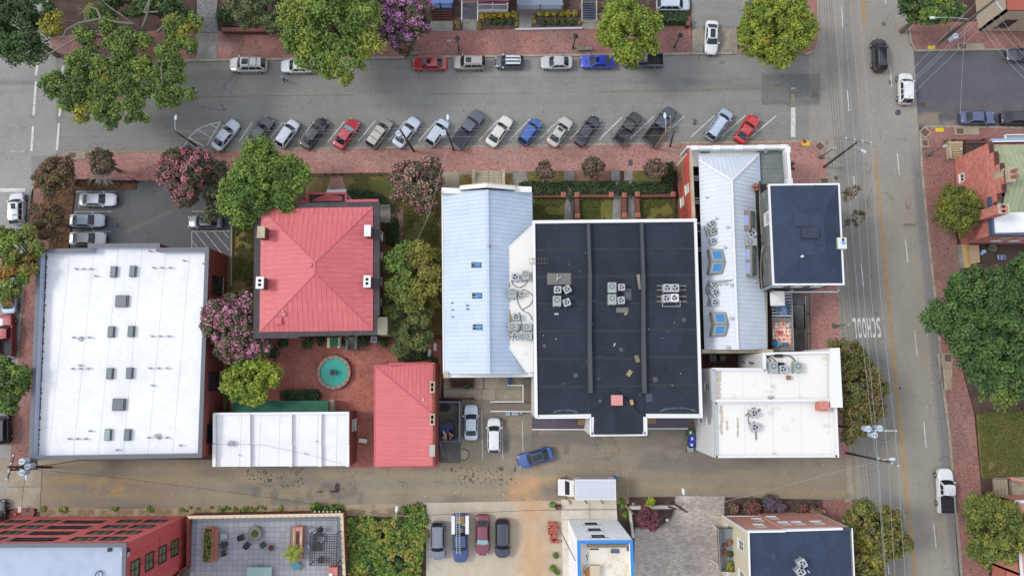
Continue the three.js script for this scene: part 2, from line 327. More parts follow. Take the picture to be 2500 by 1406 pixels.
const M={
asphalt:mapped(asphaltMap,0.93),
pave:mapped(paveMap,0.92),
paveDark:mapped(paveMap,0.92,{color:new THREE.Color().setRGB(0.74,0.68,0.69)}),paleMetal:mapped(speck(O(226,233,243),O(214,223,236),9,{p:5,g:0.04,s:34}),0.5),
brick:mapped(wallMap,0.9),
brickRed:mapped(brickTex(512,4,0.222,0.074,O(232,90,80),O(214,78,70),O(230,108,96),{mk:0.5,jh:0.12}),0.8),
brickPink:mapped(brickTex(512,4,0.222,0.074,O(244,178,160),O(230,158,142),O(246,200,186),{mk:0.6,jh:0.13}),0.9),
brickOld:mapped(brickTex(512,4,0.222,0.074,O(224,142,128),O(204,120,110),O(232,172,158),{mk:0.5,stain:O(236,160,142)}),0.9),
sett:mapped(setMap,0.92),cobble:mapped(cobbleMap,0.9),
concrete:mapped(speck(O(178,168,148),O(158,148,130),5,{p:5}),0.92),
concreteGrey:mapped(speck(O(150,148,142),O(128,126,120),5,{p:5,s:4}),0.92),
concreteDark:mapped(speck(O(116,110,102),O(92,88,84),4,{p:5,s:8}),0.92),
kerb:mapped(speck(O(176,168,152),O(150,142,128),3,{s:5}),0.9),
grass:mapped(speck(O(98,100,50),O(136,118,70),7,{p:5,g:0.22,lo:0.4,hi:0.65}),1),
lawn:mapped(speck(O(104,108,46),O(132,124,62),6,{p:6,g:0.22,s:3}),1),
dry:mapped(speck(O(140,118,78),O(112,96,62),6,{p:6,g:0.2,s:9}),1),
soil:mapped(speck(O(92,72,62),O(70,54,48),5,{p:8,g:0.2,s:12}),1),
mulch:mapped(speck(O(104,82,76),O(76,58,54),4,{p:10,g:0.25,s:14}),1),
leafLitter:mapped(speck(O(122,88,62),O(70,50,40),4,{p:16,g:0.25,s:16,lo:0.4,hi:0.6}),1),
gravel:mapped(speck(O(186,172,148),O(162,146,122),7,{p:6,g:0.16,s:18}),1),
white:om(236,236,236,0.7),whiteTrim:om(244,245,247,0.55),cream:om(226,218,188,0.8),creamTrim:om(214,206,180,0.8),
capGrey:om(104,108,118,0.6),darkGutter:mapped(speck(O(86,78,82),O(66,60,66),3,{p:4,g:0.06,s:25}),0.8),black:om(28,28,30,0.7),iron:om(38,38,42,0.6),steel:om(150,154,158,0.45,{metalness:0.6}),galv:om(196,202,210,0.5,{metalness:0.3}),
glass:new THREE.MeshPhysicalMaterial({color:C(38,46,56),roughness:0.08,side:THREE.DoubleSide}),
glassSky:new THREE.MeshPhysicalMaterial({color:oc(70,140,200),roughness:0.06,side:THREE.DoubleSide}),
glassGrey:om(112,128,132,0.25),glassGreen:om(150,176,168,0.25),
wood:mapped(tex(256,256,(u,v)=>{const n=fbm(u*4,v*40,4,3,4),g=hsh((u*256)|0,(v*256)|0,4);const c=mixc(O(176,144,104),O(140,110,78),n);return c.map((q)=>q*(0.9+0.2*g));},1),0.85),
woodGrey:mapped(tex(256,256,(u,v)=>{const n=fbm(u*4,v*40,4,3,4),g=hsh((u*256)|0,(v*256)|0,4);const c=mixc(O(150,138,122),O(112,102,90),n);return c.map((q)=>q*(0.9+0.2*g));},1),0.85),
pole:mapped(tex(128,512,(u,v)=>{const n=fbm(u*12,v*5,4,3,5),g=hsh((u*128)|0,(v*512)|0,4);const c=mixc(O(96,74,58),O(62,48,40),n);return c.map((q)=>q*(0.85+0.3*g));},1),0.9),
redRoof:mapped(tex(1024,1024,(u,v)=>{const n=fbm(u*5,v*5,4,31,5),st=fbm(u*60,v*6,3,37,6),g=hsh((u*1024)|0,(v*1024)|0,3);let c=mixc(O(223,112,117),O(208,99,106),n);c=mixc(c,O(226,130,130),0.5*sstep(0.55,0.8,st));if (vn(u*90,v*90,41,90)>0.93) c=mixc(c,O(170,92,88),0.35);return c.map((q)=>q*(0.95+0.1*g));},9),0.6),
blueRoof:mapped(speck(O(204,220,238),O(192,210,232),9,{p:5,g:0.04,s:33}),0.5),
whiteRoof:mapped(speck(O(252,253,254),O(236,239,244),12,{p:5,g:0.05,s:35,lo:0.35,hi:0.8}),0.75),
whiteMetal:mapped(speck(O(248,249,251),O(238,240,244),9,{p:5,g:0.03,s:36}),0.45),
blackRoof:mapped(speck(O(39,49,65),O(30,38,51),11,{p:6,g:0.14,s:37}),0.9),
blackRoof2:mapped(speck(O(54,69,96),O(46,59,83),11,{p:6,g:0.14,s:39}),0.9),
greenRoof:mapped(speck(O(172,182,146),O(154,164,128),5,{p:5,g:0.06,s:41}),0.7),
greyRoof:mapped(speck(O(130,140,138),O(116,126,122),5,{p:4,g:0.08,s:43}),0.9),
paleRoof:mapped(speck(O(188,200,220),O(176,188,210),14,{p:4,g:0.04,s:45}),0.7),
dirtyWhite:mapped(speck(O(246,244,240),O(214,208,196),8,{p:5,g:0.05,s:47,lo:0.55,hi:0.85}),0.8),
greenCloth:mapped(speck(O(52,112,88),O(44,98,78),3,{p:6,g:0.06,s:49}),0.9),
purple:om(84,74,92,0.6),redPanel:mapped(tex(512,512,(u,v)=>{const st=fbm(u*9,v*1.2,3,7,9),n=fbm(u*6,v*6,4,9,6),g=hsh((u*512)|0,(v*512)|0,2);const c=mixc(O(244,122,118),O(176,84,90),sstep(0.5,0.85,st)*sstep(0.3,0.6,n));return c.map((q)=>q*(0.92+0.16*g));},7),0.6),
water:new THREE.MeshPhysicalMaterial({color:oc(40,178,160),roughness:0.12}),
paint:mapped(speck(O(232,232,228),O(196,194,188),3,{p:9,g:0.1,s:51,lo:0.35,hi:0.75}),0.85),
paintThin:mapped(speck(O(206,204,198),O(170,168,162),3,{p:9,g:0.1,s:53}),0.85),
yellowPaint:mapped(speck(O(214,164,84),O(176,140,86),3,{p:9,g:0.1,s:55}),0.85),
yellowFaint:mapped(speck(O(150,134,104),O(136,130,118),3,{p:9,g:0.1,s:57}),0.9),
tactile:om(236,200,40,0.8),signRed:om(214,40,44,0.5),tile:om(170,172,178,0.85),tile2:om(160,163,170,0.85),tileDark:om(138,144,156,0.85),
hvacGrey:om(186,190,196,0.5),hvacGreen:om(152,164,158,0.55),fan:om(40,44,52,0.5),cable:om(176,180,184,0.6),cableDark:om(58,60,64,0.6),wireBlack:om(34,34,36,0.6),
stone:mapped(speck(O(204,192,166),O(180,166,140),3,{p:6,s:59}),0.9),darkBrick:mapped(brickTex(512,4,0.222,0.074,O(104,58,52),O(84,46,44),O(110,80,72),{mk:0.5}),0.9),
};
// ---------- ground, roads, pavements ----------
struct('ground',plate([V(-1500,-0.06,-1500),V(1500,-0.06,-1500),V(1500,-0.06,1500),V(-1500,-0.06,1500)],0),M.soil);
const road=(name,pts,y)=>struct(name,sheet(pts,y),M.asphalt);
road('main_street',[[-60,150],[105,112],[160,152],[1805,120],[2060,120],[2060,350],[1990,352],[500,372],[100,392],[-60,400]],0);
road('cross_street',[[1985,-40],[2250,-40],[2262,320],[2345,1440],[2120,1440],[2085,1220],[2000,340]],0.004);
road('side_street',[[2228,116],[2560,118],[2560,312],[2248,312]],0.008);
road('west_street',[[-80,-40],[130,-40],[150,400],[80,430],[70,560],[14,1240],[-10,1450],[-80,1450]],0.012);
road('parking_lot',[[160,436],[330,436],[335,425],[385,425],[565,436],[568,640],[160,640]],0.016);
road('back_alley',[[90,1118],[1070,1128],[1070,975],[1310,925],[1310,1000],[1720,1000],[1720,1100],[2070,1110],[2088,1222],[1380,1232],[900,1242],[90,1250]],0.02);
// pavements: brick tops between stone kerbs, one step above the road
const KERB_H=0.14;
let _pv=0;
function pavement(name,pts,mat=M.pave){return struct(name,slab(pts,KERB_H+0.003*_pv++,-0.03),mat);}
function kerb(name,line,h=KERB_H+0.03,w=0.3){
const p=line.map(([x,y])=>X(x,y,h)),n=p.length,side=[];
for (let i=0;i<n;i++){const a=p[Math.max(0,i - 1)],c=p[Math.min(n - 1,i+1)],d=V(c.x - a.x,0,c.z - a.z).normalize();side.push([p[i].clone().add(V(-d.z*w / 2,0,d.x*w / 2)),p[i].clone().add(V(d.z*w / 2,0,-d.x*w / 2))]);}
const gs=[];
for (let i=0;i<n - 1;i++){
const l=p[i].distanceTo(p[i+1]),k=Math.max(1,Math.round(l / 3));
for (let j=0;j<k;j++){const f=(s,t)=>side[i][s].clone().lerp(side[i+1][s],t),t0=j / k,t1=(j+1) / k - 0.012 / l;gs.push(plate([f(0,t0),f(0,t1),f(1,t1),f(1,t0)].map((q)=>V(q.x,h,q.z)),h+0.02));}
}
return struct(name,gs,M.kerb);
}
const arc=(cx,cy,r,a0,a1,n=6)=>Array.from({length:n+1},(_,i)=>{const a=(a0+(a1 - a0)*i / n)*Math.PI / 180;return [cx+r*Math.cos(a),cy+r*Math.sin(a)];});
// north side of the main street
pavement('north_pavement',[[116,-20],[118,95],[128,128],[150,148],[160,150],[475,147],[476,30],[480,-20]],M.paveDark);
pavement('north_pavement',[[530,145],[1000,138],[1690,130],[1688,64],[1640,56],[1290,70],[1045,76],[530,76]],M.paveDark);
kerb('kerb',[[118,40],[119,95],[128,128],[152,150],[476,147],[1000,139],[1800,129]]);
struct('front_walk',slab([[477,80],[530,80],[529,146.5],[476,147.5]],KERB_H+0.006,-0.03),M.concreteGrey);
struct('cobbled_path',slab([[480,-20],[533,-20],[527,30],[531,79],[478,79]],KERB_H+0.004,-0.03),M.cobble);
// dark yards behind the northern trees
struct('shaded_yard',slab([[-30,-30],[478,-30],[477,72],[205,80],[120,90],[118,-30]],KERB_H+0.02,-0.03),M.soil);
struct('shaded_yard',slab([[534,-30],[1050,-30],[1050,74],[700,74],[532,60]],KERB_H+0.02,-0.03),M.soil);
struct('planting_bed',slab([[1045,-30],[1690,-30],[1688,62],[1420,67],[1045,75]],KERB_H+0.03,-0.03),M.mulch);
// driveway north-east
road('driveway',[[1684,-30],[1850,-30],[1812,66],[1690,66]],KERB_H+0.01);
struct('driveway_apron',slab([[1690,64],[1800,62],[1802,128],[1691,131]],0.10,-0.03),mapped(speck(O(168,158,142),O(140,134,124),5,{p:14,g:0.16,s:63}),0.95));
pavement('corner_pavement',[[1815,-30],[1996,-30],[1998,105],[1990,124],[1965,131],[1808,131],[1806,70],[1812,20]],M.paveDark);
struct('tree_bed',slab([[1822,10],[1840,3],[1970,3],[1975,90],[1960,112],[1820,100]],KERB_H+0.012,0),M.mulch);
struct('bed_kerb',(()=>{const o=poly([...arc(1842,24,36,180,270,6),[1900,-12]],0.3),i=poly([...arc(1842,24,26,180,270,6),[1900,-2]],0.3);return o.slice(0,-1).map((_,k)=>plate([o[k],o[k+1],i[k+1],i[k]],0.3));})(),M.kerb);
kerb('kerb',[[1998,-10],[1999,104],[1990,125],[1966,132]]);
// south side of the main street and the west side of the cross street
pavement('south_pavement',[[104,430],[108,408],[122,390],[150,376],[175,371],[500,367],[745,362],[1240,356],[1700,348],[1985,344],[2005,352],[2018,372],[2022,440],[2050,715],[2058,860],[2076,1092],[2078,1116],[2020,1118],[1850,460],[1690,416],[1240,418],[1080,419],[745,424],[385,441],[165,438]]);
kerb('kerb',[[62,560],[72,470],[84,436],[104,412],[122,391],[150,377],[175,371],[500,367],[745,362],[1240,356],[1700,348],[1986,344]]);
kerb('kerb',[[2019,374],[2023,440],[2050,715],[2058,860],[2077,1110]]);
pavement('west_pavement',[[104,418],[150,436],[165,438],[165,640],[95,640],[80,1122],[30,1146],[22,1140],[46,830],[70,560],[82,450]],M.paveDark);
kerb('kerb',[[70,560],[60,640],[46,830],[39,900],[24,1110],[20,1150]],KERB_H+0.012,0.3);
struct('planting_strip',slab([[100,440],[330,440],[330,462],[180,462],[165,610],[118,612]],KERB_H+0.02,0),M.leafLitter);
struct('alley_apron',[[[18,1150],[60,1149],[56,1188],[16,1188]],[[61,1149],[100,1146],[98,1188],[57,1188]],[[16,1189],[55,1189],[50,1240],[12,1245]],[[56,1189],[98,1189],[95,1242],[51,1240]]].map((p)=>slab(p,0.07,-0.02)),M.concrete);
struct('alley_apron',slab([[2064,1116],[2078,1112],[2088,1218],[2071,1222]],0.07,-0.02),M.concrete);
// east side of the cross street
pavement('east_pavement',[[2217,-30],[2226,108],[2236,122],[2560,118],[2560,50],[2245,55],[2228,-30]],M.paveDark);
kerb('kerb',[[2217,-10],[2225,100],[2237,123],[2500,119]]);
pavement('east_pavement',[[2248,330],[2262,310],[2330,309],[2560,312],[2560,345],[2330,350],[2338,590],[2355,720],[2350,900],[2380,1010],[2395,1170],[2420,1440],[2356,1440],[2343,1300],[2331,1200],[2318,1046],[2304,940],[2290,780],[2270,600],[2252,420]],M.paveDark);
kerb('kerb',[[2262,310],[2249,330],[2253,420],[2271,600],[2291,780],[2305,950],[2319,1050],[2332,1200],[2345,1340],[2350,1410]]);
kerb('kerb',[[2262,309],[2330,308],[2500,312]]);
struct('concrete_pad',slab([[2290,862],[2303,862],[2318,952],[2305,952]],KERB_H+0.03,0),M.concrete);
struct('concrete_pad',slab([[2304,862],[2328,862],[2325,950],[2319,952]],KERB_H+0.022,0),M.concrete);
struct('side_lawn',slab([[2386,1010],[2560,990],[2560,1168],[2398,1168]],KERB_H+0.02,-0.03),M.grass);
struct('side_yard',slab([[2340,590],[2560,560],[2560,1000],[2382,1012],[2352,900],[2356,730]],KERB_H+0.02,-0.03),M.soil);
// the lots south of the alley
struct('dirt_lot',slab([[1028,1228],[1382,1222],[1400,1440],[1000,1440]],0.05,-0.03),(()=>{
const m=worldTex((x,z,px,py)=>{
const n=fbm(x*0.3,z*0.3,4,201),n2=fbm(x*1.4,z*1.4,3,207),g=hsh(Math.floor(x*24),Math.floor(z*24),5);
let c=mixc(O(190,182,166),O(204,190,166),n);
const tr=Math.exp(-(((px - 1300 - (py - 1300)*0.05) / 42)**2));c=mixc(c,O(206,172,136),clamp(tr*(0.45+n)));
c=mixc(c,O(186,184,180),blob(px,py,1068,1300,60,130)*sstep(0.4,0.6,n2)*0.8);
if (vn(x*5,z*5,211)>0.88) c=mixc(c,O(214,202,182),0.4);
const k=0.84+0.2*n2+0.16*g;return c.map((q)=>q*k);
},2048,1182);return mapped(m,1);
})());
struct('verge',slab([[95,1238],[300,1243],[640,1236],[840,1232],[1040,1228],[1040,1300],[95,1300]],0.04,-0.03),mapped(speck(O(176,160,130),O(140,122,96),5,{p:7,g:0.2,s:65}),1));
pavement('corner_pavement',[[14,1262],[22,1248],[40,1241],[80,1241],[82,1252],[60,1300],[10,1300]],M.paveDark);
struct('weedy_lot',slab([[842,1260],[960,1262],[1040,1232],[1040,1440],[842,1440]],0.06,-0.03),M.soil);
// paver drive with concrete edging
struct('paver_drive',slab([[1651,1211],[1769,1212],[1772,1440],[1548,1440],[1550,1290],[1600,1288],[1635,1270],[1646,1250]],0.08,-0.03),M.sett);
struct('flower_bed',slab([[1535,1214],[1648,1213],[1646,1250],[1634,1270],[1600,1287],[1540,1287]],0.1,-0.03),M.mulch);
struct('flower_bed',slab([[1772,1214],[2010,1220],[2012,1256],[1770,1254]],0.1,-0.03),M.mulch);
pavement('alley_pavement',[[2010,1221],[2075,1221],[2086,1230],[2090,1250],[2118,1440],[2060,1440],[2010,1290]],M.paveDark);
kerb('kerb',[[2064,1221],[2077,1223],[2087,1234],[2092,1260],[2116,1406]]);
struct('construction_slab',[[[1371,1219],[1440,1219],[1440,1242],[1371,1243]],[[1441,1219],[1505,1219],[1506,1242],[1441,1242]],[[1371,1244],[1440,1243],[1440,1268],[1371,1268]],[[1441,1243],[1506,1243],[1508,1268],[1441,1268]],[[1371,1269],[1396,1269],[1398,1340],[1373,1340]],[[1373,1341],[1398,1341],[1400,1420],[1374,1420]]].map((p)=>slab(p,0.14,-0.03)),mapped(speck(O(238,228,210),O(220,210,194),5,{p:5,s:71}),0.9));
// middle block grounds
struct('courtyard',slab([[640,826],[1078,818],[1078,900],[1070,1142],[855,1142],[560,1010],[560,900]],0.1,-0.03),mapped(brickTex(1024,12,0.2,0.1,O(200,126,112),O(172,104,94),O(152,116,104),{stain:O(196,116,98),mk:0.5}),0.95));
struct('side_garden',slab([[560,640],[566,552],[630,545],[630,700],[560,720],[552,1000],[520,1010],[540,640]],0.08,-0.03),M.grass);
struct('front_garden',slab([[745,425],[1082,421],[1082,830],[900,830],[900,490],[745,492]],0.1,-0.03),M.dry);
struct('garden_lawn',slab([[846,432],[962,432],[960,478],[846,462]],0.115,0.05),M.grass);
struct('garden_lawn',slab([[984,520],[1066,520],[1072,640],[984,600]],0.115,0.05),M.grass);
struct('garden_path',slab([[966,505],[984,515],[983,600],[972,600],[968,540],[944,532],[944,512]],0.13,0.05),M.pave);
struct('front_path',slab([[811,431],[832,431],[843,462],[802,462],[808,446]],0.14,0.05),M.pave);
struct('path_edging',[[[808,431],[811,431],[808,447],[802,463],[798,463],[805,446]],[[832,431],[835,431],[839,448],[845,463],[842,463],[836,447]]].map((p)=>slab(p,0.17,0.05)),M.kerb);
struct('path_step',slab([[797,463],[845,462],[845,469],[797,470]],0.26,0.05),M.whiteTrim);
struct('forecourt',slab([[1080,419],[1300,418],[1300,470],[1080,470]],0.12,-0.03),M.concrete);
struct('leaf_bed',slab([[1122,426],[1150,426],[1150,452],[1122,456]],0.14,0.05),mapped(speck(O(168,140,84),O(124,96,62),3,{p:9,g:0.24,s:77}),1));
struct('leaf_bed',slab([[1235,424],[1252,424],[1252,456],[1235,452]],0.14,0.05),mapped(speck(O(168,140,84),O(124,96,62),3,{p:9,g:0.24,s:77}),1));
struct('row_yard',slab([[1282,418],[1650,415],[1650,545],[1290,545]],0.1,-0.03),M.soil);
for (const p of [[[1376,418],[1401,418],[1402,441],[1376,441]],[[1377,443],[1402,443],[1403,472],[1384,478],[1378,505],[1377,540],[1402,540],[1403,470]],[[1492,417],[1514,417],[1514,441],[1492,441]],[[1524,417],[1545,416],[1545,441],[1524,441]],[[1502,443],[1516,443],[1516,540],[1494,540],[1496,500]],[[1536,443],[1550,443],[1550,540],[1532,540]],[[1246,418],[1282,418],[1290,441],[1252,452]]]) struct('garden_walk',slab(p,0.135,0.05),M.concreteGrey);
struct('row_lawn',slab([[1302,484],[1377,484],[1376,540],[1302,540]],0.12,0.05),M.lawn);
struct('row_lawn',slab([[1416,484],[1495,484],[1493,540],[1416,540]],0.12,0.05),M.lawn);
struct('row_lawn',slab([[1562,484],[1648,484],[1648,540],[1562,540]],0.12,0.05),M.lawn);
struct('planting_strip',slab([[1402,418],[1491,417],[1491,441],[1402,442]],0.13,0.05),mapped(speck(O(150,112,96),O(120,86,70),3,{p:9,g:0.22,s:79}),1));
struct('planting_strip',slab([[1282,418],[1375,418],[1376,446],[1290,446]],0.13,0.05),M.grass);
struct('planting_strip',slab([[1546,416],[1646,414],[1646,444],[1546,444]],0.13,0.05),M.grass);
struct('rear_terrace',[[[1083,921],[1180,921],[1180,950],[1083,950]],[[1182,921],[1240,921],[1240,950],[1182,950]],[[1083,951],[1176,951],[1176,975],[1083,975]],[[1177,951],[1210,951],[1210,978],[1177,975]],[[1211,951],[1300,951],[1300,980],[1211,978]],[[1241,921],[1300,921],[1300,950],[1241,950]]].map((p)=>slab(p,0.12,-0.03)),M.concrete);
struct('bin_pad',slab([[1072,975],[1128,978],[1124,1130],[1072,1130]],0.1,-0.03),M.concreteDark);
struct('patio_court',slab([[1880,712],[2050,712],[2056,858],[1880,858]],0.145,-0.03),M.pave);

// ---------- painted lines, plates and covers in the road ----------
const line=(name,label,a,b,w,mat,y=0.03,seg=null,cat='road marking',group)=>solo(name,label,cat,(()=>{
const p=X(a[0],a[1],y),q=X(b[0],b[1],y),d=q.clone().sub(p),l=d.length();d.normalize();const n=V(-d.z,0,d.x).multiplyScalar(w / 2),gs=[];
const list=seg?Array.from({length:Math.floor(l / (seg[0]+seg[1]))+1},(_,i)=>[i*(seg[0]+seg[1]),Math.min(l,i*(seg[0]+seg[1])+seg[0])]):[[0,l]];
for (const [s,e] of list) if (e>s){const u=p.clone().addScaledVector(d,s),v=p.clone().addScaledVector(d,e);gs.push(plate([u.clone().add(n),v.clone().add(n),v.clone().sub(n),u.clone().sub(n)],0));}
return merge(gs);
})(),mat,group);
const mark=(name,label,pts,mat,y=0.03,t=0,cat='road marking',group)=>solo(name,label,cat,plate(poly(pts,y+t),t),mat,group);
// ---------- buildings ----------
const cw=(p)=>(area2(p)<0?[...p].reverse():p);
const P3=(a)=>a.map(([x,y,h])=>X(x,y,h));
const wb=(a,b,s0,s1,y0,y1,i0,i1)=>{// box lying in a wall: along s0..s1, up y0..y1, inwards i0..i1
const d=V(b.x - a.x,0,b.z - a.z).normalize(),c=onWall(a,b,(s0+s1) / 2,0,(i0+i1) / 2),g=box(0,0,0,s1 - s0,y1 - y0,Math.abs(i1 - i0),0);
g.rotateY(Math.atan2(-d.z,d.x));g.translate(c.x,(y0+y1) / 2,c.z);return g;
};
function windowIn(t,a,b,w,o={}){// w = {s0,s1,y0,y1}; a pane set back in its opening, a frame with glazing bars, a sill
const fm=o.frame??M.whiteTrim,fw=o.fw??0.09,dep=o.dep??0.09,nx=o.nx??2,ny=o.ny??2;
const pane=wpart(t,'window',wb(a,b,w.s0,w.s1,w.y0,w.y1,dep,dep+0.06),o.glass??M.glass),gs=[];
gs.push(wb(a,b,w.s0,w.s0+fw,w.y0,w.y1,dep - 0.12,dep - 0.004),wb(a,b,w.s1 - fw,w.s1,w.y0,w.y1,dep - 0.12,dep - 0.004),wb(a,b,w.s0+fw,w.s1 - fw,w.y0,w.y0+fw,dep - 0.12,dep - 0.004),wb(a,b,w.s0+fw,w.s1 - fw,w.y1 - fw,w.y1,dep - 0.12,dep - 0.004));
for (let i=1;i<nx;i++){const s=w.s0+(w.s1 - w.s0)*i / nx;gs.push(wb(a,b,s - 0.03,s+0.03,w.y0+fw,w.y1 - fw,dep - 0.06,dep - 0.006));}
for (let i=1;i<ny;i++){const y=w.y0+(w.y1 - w.y0)*i / ny;gs.push(wb(a,b,w.s0+fw,w.s1 - fw,y - 0.03,y+0.03,dep - 0.055,dep - 0.008));}
wpart(pane,'frame',gs,fm);
if (o.sill !==false) wpart(pane,'sill',wb(a,b,w.s0 - 0.08,w.s1+0.08,w.y0 - 0.12,w.y0 - 0.002,-0.1,0.1),o.sillMat??fm);
return pane;
}
const plan=(pts,h)=>poly(pts,h);
// walls with openings round a plan; wins: {edge, list:[{s0,s1,y0,y1}], opt}
function shell(t,p,y0,y1,mat,wins=[],th=0.35,name='wall'){
const gs=[];
for (let i=0;i<p.length;i++){const w=wins.filter((q)=>q.edge===i).flatMap((q)=>q.list);gs.push(...wall(p[i],p[(i+1) % p.length],y0,y1,th,w));}
const m=wpart(t,name,gs,mat);
for (const q of wins) for (const w of q.list) if (q.build !==false) windowIn(t,p[q.edge],p[(q.edge+1) % p.length],w,q.opt);
return m;
}
const mid=(p)=>{const c=V(0,0,0);p.forEach((q)=>c.add(q));c.multiplyScalar(1 / p.length);c.y=0;return c;};
const place=(name,label,cat,p,group)=>thing(name,label,cat,mid(p),group);
const coping=(t,p,w,h,thick,mat,out=0.05,name='coping')=>{const o=inset(p,-out),i=inset(p,w),gs=[];for (let k=0;k<p.length;k++){const j=(k+1) % p.length;gs.push(plate([o[k],o[j],i[j],i[k]].map((q)=>V(q.x,h+thick,q.z)),thick));}return wpart(t,name,gs,mat);};
const sheets=(t,face,dir,pitch,gap,thick,mat,name='roof_sheet',phase=0)=>strips(face,dir,pitch,gap,thick,phase).forEach((g)=>wpart(t,name,g,mat));
const deck=(t,p,y,mat,name='roof',thick=0.25)=>wpart(t,name,plate(p.map((q)=>V(q.x,y,q.z)),thick),mat);

// --- white roofed brick building at the left ---
{
const h=6.2,p=cw(plan([[90,609],[214,607],[214,596],[388.5,594.5],[388.5,606],[509,605],[491,1116.5],[69,1123]],h));
const t=place('brick_building','long red brick building with a white membrane roof and grey coping','building',p);
const e=p.findIndex((q,i)=>{const n=p[(i+1) % p.length];return q.distanceTo(n)>20&&q.x>-50&&n.x>-50;});
const L=p[e].distanceTo(p[(e+1) % p.length]);
const wl=[0.125,0.6,0.85].map((f)=>({s0:f*L,s1:f*L+2.4,y0:1.5,y1:5.0}));
shell(t,p,-0.03,h,M.brick,[{edge:e,list:wl,opt:{glass:M.glass,frame:M.iron,nx:3,ny:2,sillMat:M.stone}}],0.4);
const inn=inset(p,0.4),y=h - 1.0,face=inn.map((q)=>V(q.x,y,q.z));
deck(t,inn,y - 0.06,M.whiteRoof,'roof',0.2);
sheets(t,face,V(1,0,0.03).normalize(),3.05,0.03,0.055,M.whiteRoof);
coping(t,p,0.46,h,0.07,M.capGrey);
const lin=inset(p,0.401),ly=h - 0.05;// white membrane turned up the inside of the parapet
{const gs=[];for (let i=0;i<p.length;i++){const a=lin[i],b=lin[(i+1) % p.length];gs.push(...wall(a,b,y,ly,0.03));}wpart(t,'parapet_lining',gs,M.paleRoof);}
{seed(5);const gs=[];for (let i=0;i<150;i++){const f=i / 150,q=X(111.5 - 21*f+rr(-1.2,1.2),622+488*f,y+0.02);gs.push(box(q.x,q.y,q.z,rr(0.06,0.22),0.04,rr(0.1,0.4),rr(0,3)));}const m=wpart(t,'leaf_debris',gs,om(70,62,58,1));m.userData.kind='stuff';}
// roof lights, vents
for (const [x,yy,wide] of [[274,663,0],[321,662,0],[268,810,0],[317,809,0],[265,912,0],[313,911,0],[260,1062,2],[308,1062,0],[294,735,1],[287,988,1]]){
const c=X(x,yy,y+0.4),w=wide===1?1.55:0.78,d=wide===1?1.5:1.4;
const m=wpart(t,wide===1?'roof_hatch':'skylight',box(c.x,y+0.17,c.z,w,0.34,d),om(108,114,122,0.5));
wpart(m,'dome',new THREE.BoxGeometry(w*0.82,0.12,d*0.88).translate(c.x,y+0.39,c.z),wide===2?M.glassGreen:wide?om(100,110,116,0.4):M.glassGrey);
}
for (const [x,yy,n,s] of [[186,657,3,18],[375,654,3,20],[180,824,3,19],[371,821,3,20],[177,900,3,19],[366,899,3,21],[169,1071,3,20],[363,1068,3,22],[365,614,1,0],[233,674,1,0],[449,637,1,0],[220,1052,1,0],[286,1098,1,0],[440,1087,1,0],[372,941,1,0],[195,892,1,0],[497,644,1,0]])
for (let i=0;i<n;i++){const c=X(x+i*s,yy,y);wpart(t,'vent_pipe',[cyl(c.x,y,c.z,0.11,0.4,10),rod(V(c.x,y+0.42,c.z),V(c.x+0.22,y+0.44,c.z+0.04),0.08,0.08,8)],om(170,174,180,0.5));}
{seed(9);for (const [cx,cz,n,r] of [[385,1066,40,9],[197,829,14,6]]){const gs=[];for (let i=0;i<n;i++){const a=rr(0,6.3),q=X(cx+Math.cos(a)*r*Math.sqrt(rnd()),cz+Math.sin(a)*r*0.7*Math.sqrt(rnd()),y+0.01);gs.push(cyl(q.x,y - 0.002,q.z,rr(0.08,0.2),rr(0.004,0.03),7));}const m=wpart(t,'soot_stain',gs,om(190,188,186,1));m.userData.kind='stuff';}}
}
